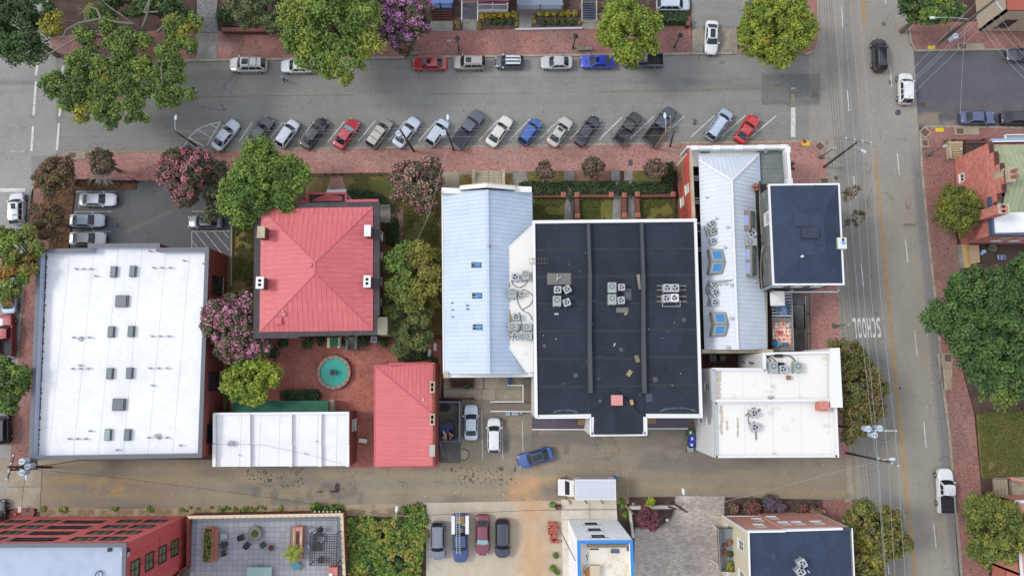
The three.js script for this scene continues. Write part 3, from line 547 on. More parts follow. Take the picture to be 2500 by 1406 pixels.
// --- red hipped house in the middle ---
const redHipPts={};
{
const h=8.1,eav=cw(plan([[620.5,498.5],[926,491.5],[926,771],[919.5,771],[919,818],[726,821.6],[726,825.6],[617,826]],h));
const p=cw(inset(cw(plan([[621,498],[925,492],[919,818],[617,825]],h)),0.75));
const t=place('red_roof_house','square brick house with a pink red hipped metal roof and four chimneys','house',p);
const L=p[1].distanceTo(p[2]),yy=(a)=>[{s0:a*L,s1:a*L+1.1,y0:1.2,y1:3.2},{s0:a*L,s1:a*L+1.1,y0:4.6,y1:6.6}];
shell(t,p,0,h - 0.3,M.brick,[{edge:1,list:[0.12,0.3,0.52,0.7].flatMap(yy),opt:{}}]);
wpart(t,'box_gutter',ring(eav.map((q)=>q.clone()),inset(eav,0.95),h,h - 0.35),M.darkGutter);
wpart(t,'cornice',ring(inset(eav,0.06),inset(eav,0.9),h - 0.352,h - 0.7),M.creamTrim);
const e2=h+0.12,A=[636.5,509.5,e2],B=[910,505,e2],Cc=[910,807,e2],D=[632.5,810.5,e2],r1=[768.5,641,h+2.1],r2=[768,668,h+2.1];
Object.assign(redHipPts,{A,B,Cc,D,r1,r2});
const ex=V(1,0,-0.015).normalize(),ez=V(0.015,0,1).normalize();
for (const [f,d] of [[[A,B,r1],ex],[[B,Cc,r2,r1],ez],[[Cc,D,r2],ex],[[D,A,r1,r2],ez]]){
const face=P3(f);sheets(t,face,d,0.6,0.006,0.05,M.redRoof,'roof_panel');
const s=seams(face,d,0.6,0.03,0.03);if (s) wpart(t,'roof_seam',s,M.redRoof);
}
const hip=(a,b)=>beam(X(...a).add(V(0,0.05,0)),X(...b).add(V(0,0.05,0)),0.1,0.05);
wpart(t,'ridge_cap',[hip(A,r1),hip(B,r1),hip(Cc,r2),hip(D,r2),hip(r1,r2)],M.redRoof);
wpart(t,'roof_curb',ring(cw(P3([A,B,Cc,D])),inset(cw(P3([A,B,Cc,D])),0.25),h+0.1,h - 0.3),om(206,100,114,0.6));
for (const [x,y,w,d,open,m] of [[636,566.5,0.92,1.45,0,M.stone],[896.5,563,0.8,1.4,0,M.whiteTrim],[633,690,0.92,1.45,1,M.whiteTrim],[895.5,687,0.86,1.45,1,M.whiteTrim]]){
const top=h+2.0,c=X(x,y,top),s=wpart(t,'chimney',box(c.x,(h+top) / 2 - 0.25,c.z,w*0.9,top - h+0.1,d*0.92),M.darkBrick);
if (!open) wpart(s,'cap',box(c.x,top - 0.08,c.z,w,0.22,d),m);
else{wpart(s,'cap',[[-1,0,0.25,d],[1,0,0.25,d],[0,-1,w - 0.5,0.3],[0,1,w - 0.5,0.3],[0,0,w - 0.5,0.16]].map(([i,k,a,b])=>box(c.x+i*(w / 2 - 0.125),top - 0.08,c.z+k*(d / 2 - 0.15),a,0.22,b)),m);wpart(s,'flue',box(c.x,top - 0.2,c.z,w - 0.5,0.1,d - 0.3),M.black);}
}
{const c=X(757.5,647.5,h+1.9);wpart(t,'roof_vent',[cyl(c.x,h+1.6,c.z,0.18,0.5,12),cyl(c.x,h+2.05,c.z,0.27,0.12,14)],om(222,112,126,0.5));}
{const c=X(691,767,h+1);wpart(t,'roof_vent',[cyl(c.x,h+0.3,c.z,0.16,0.6,12),cyl(c.x,h+0.9,c.z,0.24,0.1,14)],om(222,120,132,0.5));const c2=X(689,759,h+1);wpart(t,'vent_pipe',cyl(c2.x,h+0.3,c2.z,0.1,0.7,10),M.galv);}
{const c=X(677,783,h+0.9);wpart(t,'roof_hatch',box(c.x,h+0.65,c.z,0.85,0.3,0.85),om(214,104,118,0.6));}
// portico and lower cornices
const pq=cw(plan([[748,470.5],[846,469.5],[846,500],[748,501]],4.4)),porch=wpart(t,'portico',ring(pq,inset(pq,0.25),4.4,3.7),om(222,100,112,0.6));
wpart(porch,'portico_roof',plate(inset(pq,0.25).map((q)=>V(q.x,4.2,q.z)),0.2),M.darkGutter);
wpart(porch,'portico_hip',plate([X(760,492,4.25),X(834,490,4.25),X(834,480,4.3),X(800,473,4.5),X(768,485,4.3)],0.05),M.redRoof);
wpart(porch,'column',[[752,474],[842,473]].flatMap(([x,y])=>{const c=X(x,y,4);return cyl(c.x,0,c.z,0.2,3.7,12);}),M.whiteTrim);
wpart(t,'lower_ledge',slab([[846,487],[923,486],[923,500],[846,500]],5.0,4.8),om(222,100,112,0.6));
wpart(t,'lower_ledge',slab([[640,490],[748,488],[748,502],[640,502]],5.0,4.8),om(222,100,112,0.6));
// side bay and rear steps
const c0=X(929,521,3.2);wpart(t,'side_porch',[box(c0.x+0.5,3.1,c0.z,1.5,0.2,2.4),box(c0.x+1.1,1.5,c0.z - 1,0.16,3.1,0.16),box(c0.x+1.1,1.5,c0.z+1,0.16,3.1,0.16)],M.concreteGrey);
const c1=X(928,795,5);wpart(t,'rear_bay',[box(c1.x+0.2,2.4,c1.z,1.3,4.8,2.2)],M.cream);
{const gs=[];for (let i=0;i<7;i++){const y1=1.6 - i*0.2,q=X(855.5,826+i*3.1,0.9);gs.push(box(q.x,y1 / 2,q.z,1.25,y1,0.3));}wpart(t,'rear_steps',gs,M.concreteGrey);}
for (const x of [847,869]){const q=X(x,832,1.4);wpart(t,'stair_cheek',box(q.x,0.8,q.z,0.24,1.6,2.4),M.concreteGrey);}
{const q=X(854,849,0.2);wpart(t,'landing',box(q.x,0.12,q.z,1.9,0.24,0.55),M.concreteGrey);}
{const a=X(815.5,824,2.3),b=X(815.5,845,2.0);wpart(t,'rear_awning',beam(a,b,1.0,0.06),M.greenCloth);for (const s of [-13,13]){const u=X(815.5+s*0.9,822,1.9),w=X(815.5+s*0.95,846,1.3);wpart(t,'stair_wall',beam(u,w,0.34,0.9),M.creamTrim);}}
}
// --- small red roofed outbuilding ---
{
const h=4.6,p=cw(plan([[912.5,891],[948,890.5],[948,886.5],[1061.5,885],[1061.5,1141],[912,1141]],h));
const t=place('red_roof_outbuilding','narrow brick outbuilding with a pink red metal roof beside the bin enclosure','building',p);
shell(t,inset(p,0.12),0,h - 0.25,M.brick,[]);
wpart(t,'gutter',ring(p,inset(p,0.32),h - 0.05,h - 0.3),om(208,96,108,0.6));
const e=h+0.05,a=[917,896,e],b=[1057,889,e+0.25],c=[1057,1137,e+0.25],d=[917,1138,e],m=[1056.5,1012,h+1.3],m2=[1056.5,1137,h+1.3];
for (const [f,dd] of [[[a,b,m],V(1,0,0)],[[a,m,m2,d],V(0,0,1)]]){const face=P3(f);sheets(t,face,dd,0.52,0.006,0.05,M.redRoof,'roof_panel');const s=seams(face,dd,0.52,0.03,0.03);if (s) wpart(t,'roof_seam',s,M.redRoof);}
wpart(t,'hip_cap',beam(X(...a).add(V(0,0.05,0)),X(...m).add(V(0,0.05,0)),0.12,0.08),om(210,102,116,0.6));
{const q1=X(1059.5,889,h+1.5),q2=X(1059.5,1138,h+1.5);wpart(t,'brick_parapet',plate([V(q1.x - 0.14,h+1.45,q1.z),V(q1.x+0.14,h+1.45,q1.z),V(q2.x+0.14,h+1.45,q2.z),V(q2.x - 0.14,h+1.45,q2.z)],h+1.4),M.brick);}
for (const [y,cap] of [[945,0],[1024,0],[1100,1]]){
const top=h+2.0,c=X(1055,y,top),s=wpart(t,'chimney',box(c.x,top / 2,c.z,0.58,top - 0.12,1.25),M.brick);
wpart(s,'cap',cap?box(c.x,top,c.z,0.66,0.2,1.4):[[-1,0,0.18,1.4],[1,0,0.18,1.4],[0,-1,0.3,0.2],[0,1,0.3,0.2],[0,0,0.3,0.12]].map(([i,k,w,dd])=>box(c.x+i*0.24,top,c.z+k*0.6,w,0.2,dd)),cap?om(188,186,180,0.8):M.stone);
if (!cap) wpart(s,'flue',box(c.x,top - 0.1,c.z,0.3,0.08,1.2),M.black);
}
{const q=X(1034,976,h+1);wpart(t,'vent_pipe',cyl(q.x,h+0.7,q.z,0.09,0.6,8),M.whiteTrim);}
}
// --- long white roofed garage with raised ribs ---
{
const h=4.5,p=cw(plan([[518.5,1010],[853,1007],[852.5,1138],[519.5,1140]],h));
const t=place('white_roof_garage','long low brick garage with a ribbed white roof beside the alley','garage',p);
const e=p.findIndex((q,i)=>{const n=p[(i+1) % 4];return Math.abs(q.x - n.x)<1&&q.x>-25&&n.x>-25;}),L=p[e].distanceTo(p[(e+1) % 4]);
shell(t,p,0,h - 0.05,M.brick,[{edge:e,list:[{s0:L*0.15,s1:L*0.15+1.5,y0:1.0,y1:3.0}],opt:{}}]);
const y=h,face=[[519,1011],[852.5,1008],[852,1137.5],[520,1139.5]].map(([a,b])=>X(a,b,y));
sheets(t,face,V(1,0,0),2.4,0.025,0.1,M.whiteMetal,'roof_sheet',0.5);
for (const [x,x2] of [[522.5,522.5],[607.5,607.5],[709.5,709.5],[782,781],[849,848.5]]){
const a=X(x,1011,y+0.28),b=X(x2,1083,y+0.28),b2=X(x2,1085,y+0.28),c=X(x2,1139,y+0.28);
wpart(t,'roof_rib',[beam(a,b,0.3,0.3),beam(b2,c,0.38,0.34)],M.whiteTrim);
}
wpart(t,'roof_ledge',beam(X(520,1010.5,y+0.15),X(852,1008,y+0.15),0.3,0.3),M.whiteTrim);
{const q=X(562,1083,y+0.4);wpart(t,'roof_fan',[cyl(q.x,y,q.z,0.22,0.35,12),cyl(q.x,y+0.35,q.z,0.36,0.2,14)],om(166,172,182,0.5));}
for (const [x,yy] of [[770,1078],[742,1108],[581,1112]]){const q=X(x,yy,y+0.2);wpart(t,'vent_pipe',cyl(q.x,y,q.z,0.1,0.4,8),M.whiteTrim);}
}
// --- lean-to with a green roof ---
{
const p=cw(plan([[566,978],[800.5,978],[800.5,1007],[566,1007]],2.8)),t=place('green_roof_shed','narrow lean-to shed with a dark green roof north of the white garage','shed',p);
shell(t,inset(p,0.1),0,2.4,M.woodGrey);sheets(t,P3([[566,978,2.7],[800.5,978,2.7],[800.5,1007,3.3],[566,1007,3.3]]),V(1,0,0),1.6,0.012,0.08,M.greenCloth,'roof_panel');
const q=X(809,991,1.6);wpart(t,'stone_pier',[box(q.x,0.8,q.z,0.5,1.6,1.4),box(q.x,1.64,q.z,0.62,0.1,1.52)],M.stone);
}
// --- church hall with the pale blue standing seam roof ---
{
const he=7.4,hr=10.4,hp=8.6;
const p=cw(plan([[1080,466],[1299,462],[1309,914],[1083.5,914]],he));
const t=place('church_hall','gabled hall with a pale blue standing seam metal roof and white stepped parapet','hall',p);
shell(t,p,0,he - 0.1,M.cream);
const W1=[1080,469,he],W2=[1083.5,912.5,he],R1=[1189.5,463,hr],R2=[1193.5,912.5,hr],E1=[1299.5,469,he],E2=[1303,912.5,he];
const west=P3([W1,R1,R2,W2]),east=P3([R1,E1,E2,R2]),ez=V(0.0,0,1);
for (const f of [west,east]){sheets(t,f,ez,0.52,0.006,0.05,M.blueRoof,'roof_panel');wpart(t,'roof_seam',seams(f,ez,0.52,0.04,0.05),M.blueRoof);}
wpart(t,'ridge_cap',beam(X(...R1).add(V(0,0.05,0)),X(...R2).add(V(0,0.05,0)),0.3,0.1),M.blueRoof);
wpart(t,'gutter',beam(X(1079.3,470,he),X(1082.6,912,he),0.16,0.16),M.whiteTrim);
// stepped north parapet, gabled in the middle
const pz=(x,y,h)=>X(x,y,h);
const blk=(x0,y0,x1,y1,h,d)=>{const a=pz(x0,y0,h),b=pz(x1,y1,h);return plate([V(a.x,h,a.z),V(b.x,h,b.z),V(b.x,h,b.z+d),V(a.x,h,a.z+d)],h);};
const pa=wpart(t,'north_parapet',[blk(1077.5,457.5,1124,459.5,hp,0.7),blk(1257,455,1298,455.5,hp,0.7),blk(1260,460,1298,460,hp - 0.3,0.4)],M.dirtyWhite);
const ga=X(1122,455,9.3),gb=X(1188,448.5,11.1),gc=X(1258,455,9.3);
for (const [a,b] of [[ga,gb],[gb,gc]]){const o=V(0,0,0.42);wpart(pa,'gable_coping',plate([a,b,b.clone().add(o),a.clone().add(o)],0.25),M.dirtyWhite);wpart(pa,'gable_wall',plate([V(a.x,a.y - 0.26,a.z+0.1),V(b.x,b.y - 0.26,b.z+0.1),V(b.x,0,b.z+0.1),V(a.x,0,a.z+0.1)],0.3,V(0,0,1)),M.cream);}
// south parapet
wpart(t,'south_parapet',slab([[1083.5,913],[1304,911.5],[1304,920.5],[1083.5,922]],he+0.2,0),M.whiteTrim);
wpart(t,'corner_pier',slab([[1082,908],[1095,908],[1095,922.5],[1082,922.5]],he+0.5,0),M.stone);
for (const y of [646.5,722,798.5]){const x=1162.5+(y - 646)*0.022,f=0.73,hh=he+(hr - he)*f+0.1;const q=P3([[x - 12,y - 7,hh - 0.32],[x+12.5,y - 7,hh+0.34],[x+12.5,y+7,hh+0.34],[x - 12,y+7,hh - 0.32]]);const m=wpart(t,'skylight',plate(q,0.25),M.iron);wpart(m,'pane',plate(inset(q,0.09).map((v,i)=>v.clone().add(V(0,0.02,0))),0.03),M.glassSky);}
for (const [x,y,r] of [[1102,739,0.08],[1103,756,0.08],[1103,773,0.08],[1139,745,0.11],[1140,754,0.11],[1196,600,0.16]]){const hh=he+(hr - he)*(x<1191?(x - 1080) / 110:0.95),q=X(x,y,hh+0.3);wpart(t,'vent_pipe',cyl(q.x,hh - 0.2,q.z,r,0.6,8),om(120,126,132,0.5));}
}
// --- white walkable flat roof between hall and black roof ---
{
const p=cw(plan([[1301,548],[1308,908],[1285,909],[1237.5,842],[1234.5,609]],9.0)),t=place('flat_link_roof','stained white flat roof linking the blue hall and the black roof','building',p);
shell(t,inset(p,0.05),0,8.7,M.cream);deck(t,p,9.0,M.dirtyWhite,'roof',0.3);
coping(t,p,0.12,9.0,0.05,M.whiteTrim,0.02,'edge_trim');
{seed(21);const gs=[];for (let i=0;i<70;i++){const k=rnd(),q=X(1238+10*Math.pow(rnd(),2),690+140*k,9.06);gs.push(cyl(q.x,9.0,q.z,rr(0.06,0.24),rr(0.004,0.03),7));}for (let i=0;i<30;i++){const q=X(1242+rr(-6,6),772+rr(-10,10),9.06);gs.push(cyl(q.x,9.001,q.z,rr(0.1,0.3),rr(0.004,0.03),7));}const m=wpart(t,'dirt_stain',gs,om(168,146,120,1));m.userData.kind='stuff';}
{const q=X(1298,911,8.2);wpart(t,'downpipe_head',[box(q.x,7.6,q.z,0.9,1.2,0.8)],M.whiteTrim);}
}
// --- big black roofed building ---
{
const h=9.8,p=cw(plan([[1299.5,538],[1702,533.5],[1716,1018.5],[1578.5,1018],[1579.5,1062],[1441.5,1063],[1443,1018.5],[1304,1021]],h));
const t=place('black_roof_building','large white trimmed building with a wide black membrane roof','building',p);
shell(t,inset(p,0.02),0,h - 0.02,M.white);
const y=h - 0.1,rim=inset(p,0.42),bays=[[[1306,546],[1434,545.5],[1441,1017.5],[1310,1018]],[[1440,545.5],[1565,544.5],[1572,1016.5],[1447,1017.5]],[[1571,544.5],[1696.5,542],[1710,1015.5],[1578,1016.5]]];
deck(t,p,y - 0.05,M.blackRoof,'roof',0.2);
for (const b of bays) sheets(t,b.map(([a,c])=>X(a,c,y)),V(0,0,1),3.3,0.05,0.05,M.blackRoof);
sheets(t,[[1447,1019.5],[1575,1018],[1574.5,1056],[1447,1057]].map(([a,c])=>X(a,c,y)),V(0,0,1),3.3,0.05,0.05,M.blackRoof);
const lap=[];for (const b of bays){const f=b.map(([a,c])=>X(a,c,y+0.02));const s=seams(f,V(0,0,1),3.3,0.34,0.012);if (s) lap.push(s);}wpart(t,'lap_strip',lap,om(50,56,62,0.95));
// low cricket in front of the rear wing
const cr=P3([[1502,950,y+0.5],[1578,1022,y+0.03],[1578,1060,y+0.03],[1502,1060,y+0.5]]),cl=P3([[1502,950,y+0.5],[1502,1060,y+0.5],[1444,1061,y+0.03],[1444,1022,y+0.03]]);
wpart(t,'roof_cricket',[plate(cr,0.04),plate(cl,0.04)],M.blackRoof);
for (const [x0,x1] of [[1437,1442.5],[1567.5,1574.5]]){const q=[X(x0,545,y+0.55),X(x0+4,665,y+0.55),X(x1 - 2,840,y+0.55),X(x1,960,y+0.55)];for (let i=0;i<3;i++) wpart(t,'fire_wall',beam(q[i].clone().setY(y+0.27),q[i+1].clone().setY(y+0.27),0.36+0.06*i,0.55),om(78,82,88,0.9));}
// white edge: broad on the street side and flanks, a gutter at the rear
const q1=(pts,hh=h+0.12,th=0.3)=>plate(poly(pts,hh),th);
wpart(t,'white_edge',[q1([[1299.5,538],[1702,533.5],[1702,541],[1299.5,545.5]]),q1([[1299.5,546],[1305.7,546],[1313,1020],[1306,1021]]),q1([[1697,541.5],[1702,541.5],[1716.5,1018],[1710.5,1018]])],M.whiteTrim);
const gut=(a,b)=>beam(X(...a,h),X(...b,h),0.16,0.2);
wpart(t,'gutter',[gut([1310,1020.5],[1443,1019.5]),gut([1442,1019.5],[1442,1063]),gut([1441.5,1063.5],[1579.5,1062]),gut([1579,1062],[1578.5,1019]),gut([1578.5,1018.8],[1716,1018.8])],M.whiteTrim);
// patches, debris, hatch
const rec=(x,y0,w,d,m,n='roof_patch',hh=0.03,ry=0)=>{const q=X(x,y0,y);return wpart(t,n,box(q.x,y+hh / 2,q.z,w,hh,d,ry),m);};
{const m=rec(1504,976.5,1.3,1.15,om(214,128,128,0.7),'roof_hatch',0.75);const q=X(1504,976.5,y);wpart(m,'hatch_lid',box(q.x,y+0.8,q.z,1.36,0.1,1.2),om(222,150,148,0.6));}
rec(1585,971,0.75,0.95,om(72,82,98));rec(1519,985,0.8,0.4,om(112,106,100),'loose_board',0.05,0.8);rec(1556,876,0.5,0.85,om(134,126,108),'loose_board',0.05,0.3);rec(1537,911,0.5,0.75,om(160,146,120),'loose_board',0.05,-0.6);rec(1541,982,0.35,0.6,om(190,156,110),'loose_board',0.6,0.2);rec(1519.5,757,1.45,0.6,om(126,122,116),'loose_board',0.05,0.02);rec(1528,766,0.4,0.2,om(170,166,158),'loose_board',0.06,0.6);rec(1533.5,719,0.8,1.4,om(92,96,104));rec(1500.5,841.5,0.14,0.4,om(200,200,196),'loose_board',0.05,-0.4);rec(1358.5,766.5,0.5,0.2,om(196,198,198),'loose_board',0.04,0);rec(1365,681,2.9,1.4,om(120,120,118),'loose_board',0.08,0);rec(1360,679,0.12,0.9,om(190,188,180),'timber_offcut',0.22,-0.2);rec(1365,679,0.7,0.12,om(190,188,180),'timber_offcut',0.24,0.6);
rec(1561,688,0.25,1.8,om(150,142,128),'timber_offcut',0.12,0.05);rec(1558,683,0.14,1.3,om(170,160,144),'timber_offcut',0.1,0.1);
seed(31);for (let i=0;i<16;i++){const m=om(...(rnd()<0.5?[60,68,80]:[86,90,92])),s=rr(0.25,0.6);rec(rr(1320,1700),rr(730,990),s,s,m,'roof_patch',0.02,rr(0,1));}
seed(32);{const gs=[];for (let i=0;i<14;i++){const q=X(rr(1312,1700),rr(560,1010),y);gs.push(box(q.x,y+0.02,q.z,rr(0.05,0.14),0.04,rr(0.05,0.14),rr(0,3)));}wpart(t,'roof_litter',gs,om(190,188,182)).userData.kind='stuff';}
// hail-white scuff rims where water ponds
seed(33);{const gs=[];for (const [cx,cy,rx,ry,n] of [[1655,1006,42,10,60],[1380,1009,28,8,30]]) for (let i=0;i<n;i++){const a=Math.PI+Math.PI*i / n,q=X(cx+rx*Math.cos(a)+rr(-1,1),cy+ry*Math.sin(a)+rr(-0.7,0.7),y);gs.push(cyl(q.x,y+0.001,q.z,rr(0.04,0.12),rr(0.004,0.03),6));}wpart(t,'pond_residue',gs,om(96,104,116)).userData.kind='stuff';}
{const a=X(1312,637,y+0.5),b=X(1335,637,y+0.5),gs=[beam(V(a.x - 1,y+0.4,a.z - 0.3),V(b.x,y+0.4,a.z - 0.3),0.05,0.05),beam(V(a.x - 1,y+0.4,a.z+0.3),V(b.x,y+0.4,a.z+0.3),0.05,0.05)];for (let i=0;i<7;i++) gs.push(beam(V(a.x - 0.9+i*0.35,y+0.4,a.z - 0.3),V(a.x - 0.9+i*0.35,y+0.4,a.z+0.3),0.04,0.04));solo('ladder','rusty short ladder lying over the edge of the black roof','ladder',gs,om(120,100,90));}
// purple metal canopies over the rear doors
for (const [pts,n] of [[[[1299,1022],[1430,1020],[1430,1048],[1299,1048]],0.3],[[[1579,1020],[1680,1019],[1680,1046],[1579,1046]],0.3]]){const f=pts.map(([a,b],i)=>X(a,b,i<2?3.5:3.0));const g=strips(f,V(1,0,0),0.38,0.05,0.06);for (const q of g) wpart(t,'canopy_panel',q,M.purple);const e0=X(pts[3][0],pts[3][1]+0.5,3.0),e1=X(pts[2][0],pts[2][1]+0.5,3.0);wpart(t,'canopy_gutter',beam(e0,e1,0.12,0.14),M.whiteTrim);}
for (const [a,b] of [[[1411,1023],[1439,1037]],[[1580,1021],[1603,1034]]]) wpart(t,'plywood_panel',slab([[a[0],a[1]],[b[0],a[1]],[b[0],b[1]],[a[0],b[1]]],3.7,3.55),M.wood);
}
// --- corner building with white and blue hipped metal roof, red side wall and balustraded front ---
{
const h=7.4,p=cw(plan([[1678,357],[1927,354],[1932,447],[1885,450],[1890,857],[1716,860],[1692,533],[1684.5,366]],h));
const t=place('corner_building','corner building with a standing seam hipped roof, red brick side wall and white balustrade','building',p);
const sp=cw(plan([[1684,364],[1926,362],[1931,447],[1880,450],[1886,856],[1718,858]],h));
const e=sp.findIndex((q,i)=>{const n=sp[(i+1) % sp.length];return q.x<27&&n.x<27&&q.distanceTo(n)>20;});
const L=sp[e].distanceTo(sp[(e+1) % sp.length])*170 / 494,wl=[{s0:L - 6.2,s1:L - 5.0,y0:1.4,y1:3.1},{s0:L - 5.2,s1:L - 4.0,y0:4.2,y1:5.9}];
const e1=sp[(e+1) % sp.length].clone(),e0=e1.clone().lerp(sp[e],170 / 494),side=wpart(t,'side_wall',wall(e0,e1,0,h - 0.4,0.35,wl),M.brickRed);
side.userData.label='red painted brick side wall';
for (const w of wl) windowIn(t,e0,e1,w,{glass:om(200,206,214,0.3),nx:2,ny:3});
wpart(t,'wall',sp.flatMap((q,i)=>wall(q,sp[(i+1) % sp.length],0,i===e?4.6:6.0,0.3)),M.cream);
wpart(t,'side_coping',[slab([[1684.5,364],[1691,364],[1698,533],[1691.5,533]],h,h - 0.5)],M.stone);
// deep gap at the eave, its shade painted as black floor; roof ties
wpart(t,'side_gutter',slab([[1690,400],[1709,400],[1722,855],[1700,855]],4.9,4.7),M.black);
wpart(t,'gutter_deck',slab([[1690,366],[1850,362],[1850,381],[1709,381],[1708,406],[1692,406]],6.3,6.1),M.dirtyWhite);
for (const y of [431,435,440,484,491,496,545,565,606,612]){const q=X(1701,y,6.3);wpart(t,'roof_tie',beam(q.clone().add(V(-0.7,0,0)),q.clone().add(V(0.7,0,0)),0.16,0.14),om(150,146,142,0.8));}
const ev=6.6,rg=9.1,A=[1706,380,ev],B=[1850.6,378,ev],Ap=[1786.5,440,rg],R2=[1801,853.5,rg],S1=[1720.5,853.5,ev],S2=[1874,853.5,ev],A2=[1706.5,392,ev];
for (const [f,d,m] of [[[A2,Ap,R2,S1],V(0,0,1),M.paleMetal],[[B,S2,R2,Ap],V(0,0,1),M.paleMetal],[[A,B,Ap,A2],V(1,0,0),M.paleMetal]]){const face=P3(f);sheets(t,face,d,0.54,0.006,0.05,M.paleMetal,'roof_panel');wpart(t,'roof_seam',seams(face,d,0.54,0.04,0.05),M.paleMetal);}
const cap=(a,b)=>beam(X(...a).add(V(0,0.06,0)),X(...b).add(V(0,0.06,0)),0.28,0.1);
wpart(t,'ridge_cap',[cap(A2,Ap),cap(B,Ap),cap(Ap,R2)],M.whiteMetal);
wpart(t,'rear_coping',slab([[1716,853.5],[1889,853],[1889,861],[1716,862]],6.9,0),M.stone);
// front parapet: plinth, piers and balusters
const hb=7.6,fp=(x)=>X(x,363.5 - (x - 1690)*0.012,hb);
wpart(t,'frieze',slab([[1677.5,355.8],[1926,353],[1926,358.5],[1678,360.5]],7.2,3.5),M.whiteTrim);
for (const [x0,x1] of [[1688,1704],[1741,1760],[1796,1815],[1851,1869],[1906,1920]]){const a=fp(x0),b=fp(x1);wpart(t,'parapet_pier',plate([V(a.x,hb,a.z - 0.45),V(b.x,hb,b.z - 0.45),V(b.x,hb,b.z+0.1),V(a.x,hb,a.z+0.1)],0.95),M.whiteTrim);}
for (const [x0,x1] of [[1704,1741],[1760,1796],[1815,1851],[1869,1906]]){const a=fp(x0),b=fp(x1);wpart(t,'hand_rail',beam(V(a.x,hb - 0.1,a.z - 0.15),V(b.x,hb - 0.1,b.z - 0.15),0.24,0.14),M.whiteTrim);for (let i=0;i<9;i++){const q=a.clone().lerp(b,(i+0.5) / 9);wpart(t,'baluster',cyl(q.x,hb - 0.85,q.z+0.02,0.08,0.7,8),M.whiteTrim);}}
{const a=X(1924.5,372,hb),b=X(1929.5,437,hb);wpart(t,'hand_rail',beam(a,b,0.4,0.16),M.whiteTrim);for (let i=0;i<16;i++){const q=a.clone().lerp(b,(i+0.5) / 16);wpart(t,'baluster',cyl(q.x - 0.3,hb - 0.85,q.z,0.09,0.75,8),M.whiteTrim);}for (const y of [365,443]){const q=X(y<400?1924:1929.5,y,hb);wpart(t,'parapet_pier',box(q.x,hb - 0.4,q.z,0.7,0.95,0.8),M.whiteTrim);}}
// tiled terrace behind the balustrade
{const y=6.3,f=[[1855,366],[1920,365],[1925,450],[1858,450]].map(([a,b])=>X(a,b,y));wpart(t,'terrace',plate(f.map((q)=>V(q.x,y - 0.06,q.z)),0.2),M.greyRoof);for (const s of strips(f,V(0,0,1),0.64,0.02,0.05)) wpart(t,'terrace_tile_row',s,M.greyRoof);}
{const q=X(1869.5,368.5,6.6);wpart(t,'roof_fan',[cyl(q.x,6.3,q.z,0.18,0.3,10),cyl(q.x,6.6,q.z,0.27,0.1,14)],M.galv);}
wpart(t,'terrace_kerb',slab([[1850,372],[1855,372],[1858,442],[1853,442]],6.7,6.0),M.paleRoof);
{seed(41);const gs=[];for (let i=0;i<36;i++){const a=rr(0,6.3),r=Math.sqrt(rnd()),q=X(1721+11*r*Math.cos(a),371+3*r*Math.sin(a),6.31);gs.push(cyl(q.x,6.3,q.z,rr(0.06,0.16),rr(0.004,0.03),7));}wpart(t,'dirt_stain',gs,om(140,140,138,1)).userData.kind='stuff';}
// small vents and cowls
const wy=(x)=>ev+(rg - ev)*clamp((x - 1712) / 80);
for (const [x,y] of [[1729,482],[1752,533],[1779.5,554],[1773,604],[1760,693],[1774,692],[1788,695],[1788,777],[1779,848]]){const hh=wy(x),q=X(x,y,hh+0.2);wpart(t,'vent_pipe',[cyl(q.x,hh - 0.1,q.z,0.22,0.2,10),cyl(q.x,hh,q.z,0.1,0.35,8)],om(206,206,204,0.6));}
for (const [x,y] of [[1844.5,687],[1843,688]]){const q=X(x,y,7.6);wpart(t,'vent_pipe',cyl(q.x,7.2,q.z,0.09,0.4,8),M.whiteTrim);}
wpart(t,'duct_rail',beam(X(1753,687.5,8.1),X(1790,684.5,8.9),0.16,0.1),om(150,146,136,0.7));
// folded roof lights on the west slope: two panes meeting at a ridge across the slope
for (const [x,y,d] of [[1750,638.5,31],[1756.5,791.5,30]]){
const hx=wy(x)+0.75,mk=(ax,ay,hh)=>X(x+ax,y+ay,hh);
const W0=-18,W1=15,c=[[W0,-d,hx - 0.45],[W1+1,-d+0.5,hx - 0.25],[W1+6,0,hx+0.2],[W0+6,0,hx+0.15],[W0,d - 1,hx - 0.4],[W1,d - 1.5,hx - 0.2]];
const [a,b,m2,m1,q1,q2]=c.map((v)=>mk(...v)),down=(v)=>V(v.x,v.y - 1.2,v.z);
const body=wpart(t,'roof_light',[plate([a,b,m2,m1],0.1),plate([m1,m2,q2,q1],0.1),plate([a,m1,down(m1),down(a)],0.06,V(-1,0,0)),plate([m1,q1,down(q1),down(m1)],0.06,V(-1,0,0)),plate([b,m2,down(m2),down(b)],0.06,V(1,0,0)),plate([m2,q2,down(q2),down(m2)],0.06,V(1,0,0)),plate([a,b,down(b),down(a)],0.06,V(0,0,-1)),plate([q1,q2,down(q2),down(q1)],0.06,V(0,0,1))],om(138,138,132,0.6));
for (const [u,v,w,z] of [[a,b,m2,m1],[m1,m2,q2,q1]]){const cc=u.clone().add(v).add(w).add(z).multiplyScalar(0.25),pn=[u,v,w,z].map((k)=>cc.clone().lerp(k,0.66).add(V(0,0.05,0)));wpart(body,'pane',plate(pn,0.06),M.glassSky);wpart(body,'pane_frame',(()=>{const o=[u,v,w,z].map((k)=>cc.clone().lerp(k,0.78).add(V(0,0.03,0)));return [0,1,2,3].map((i)=>plate([o[i],o[(i+1) % 4],pn[(i+1) % 4],pn[i]],0.05));})(),om(176,182,170,0.6));}
}
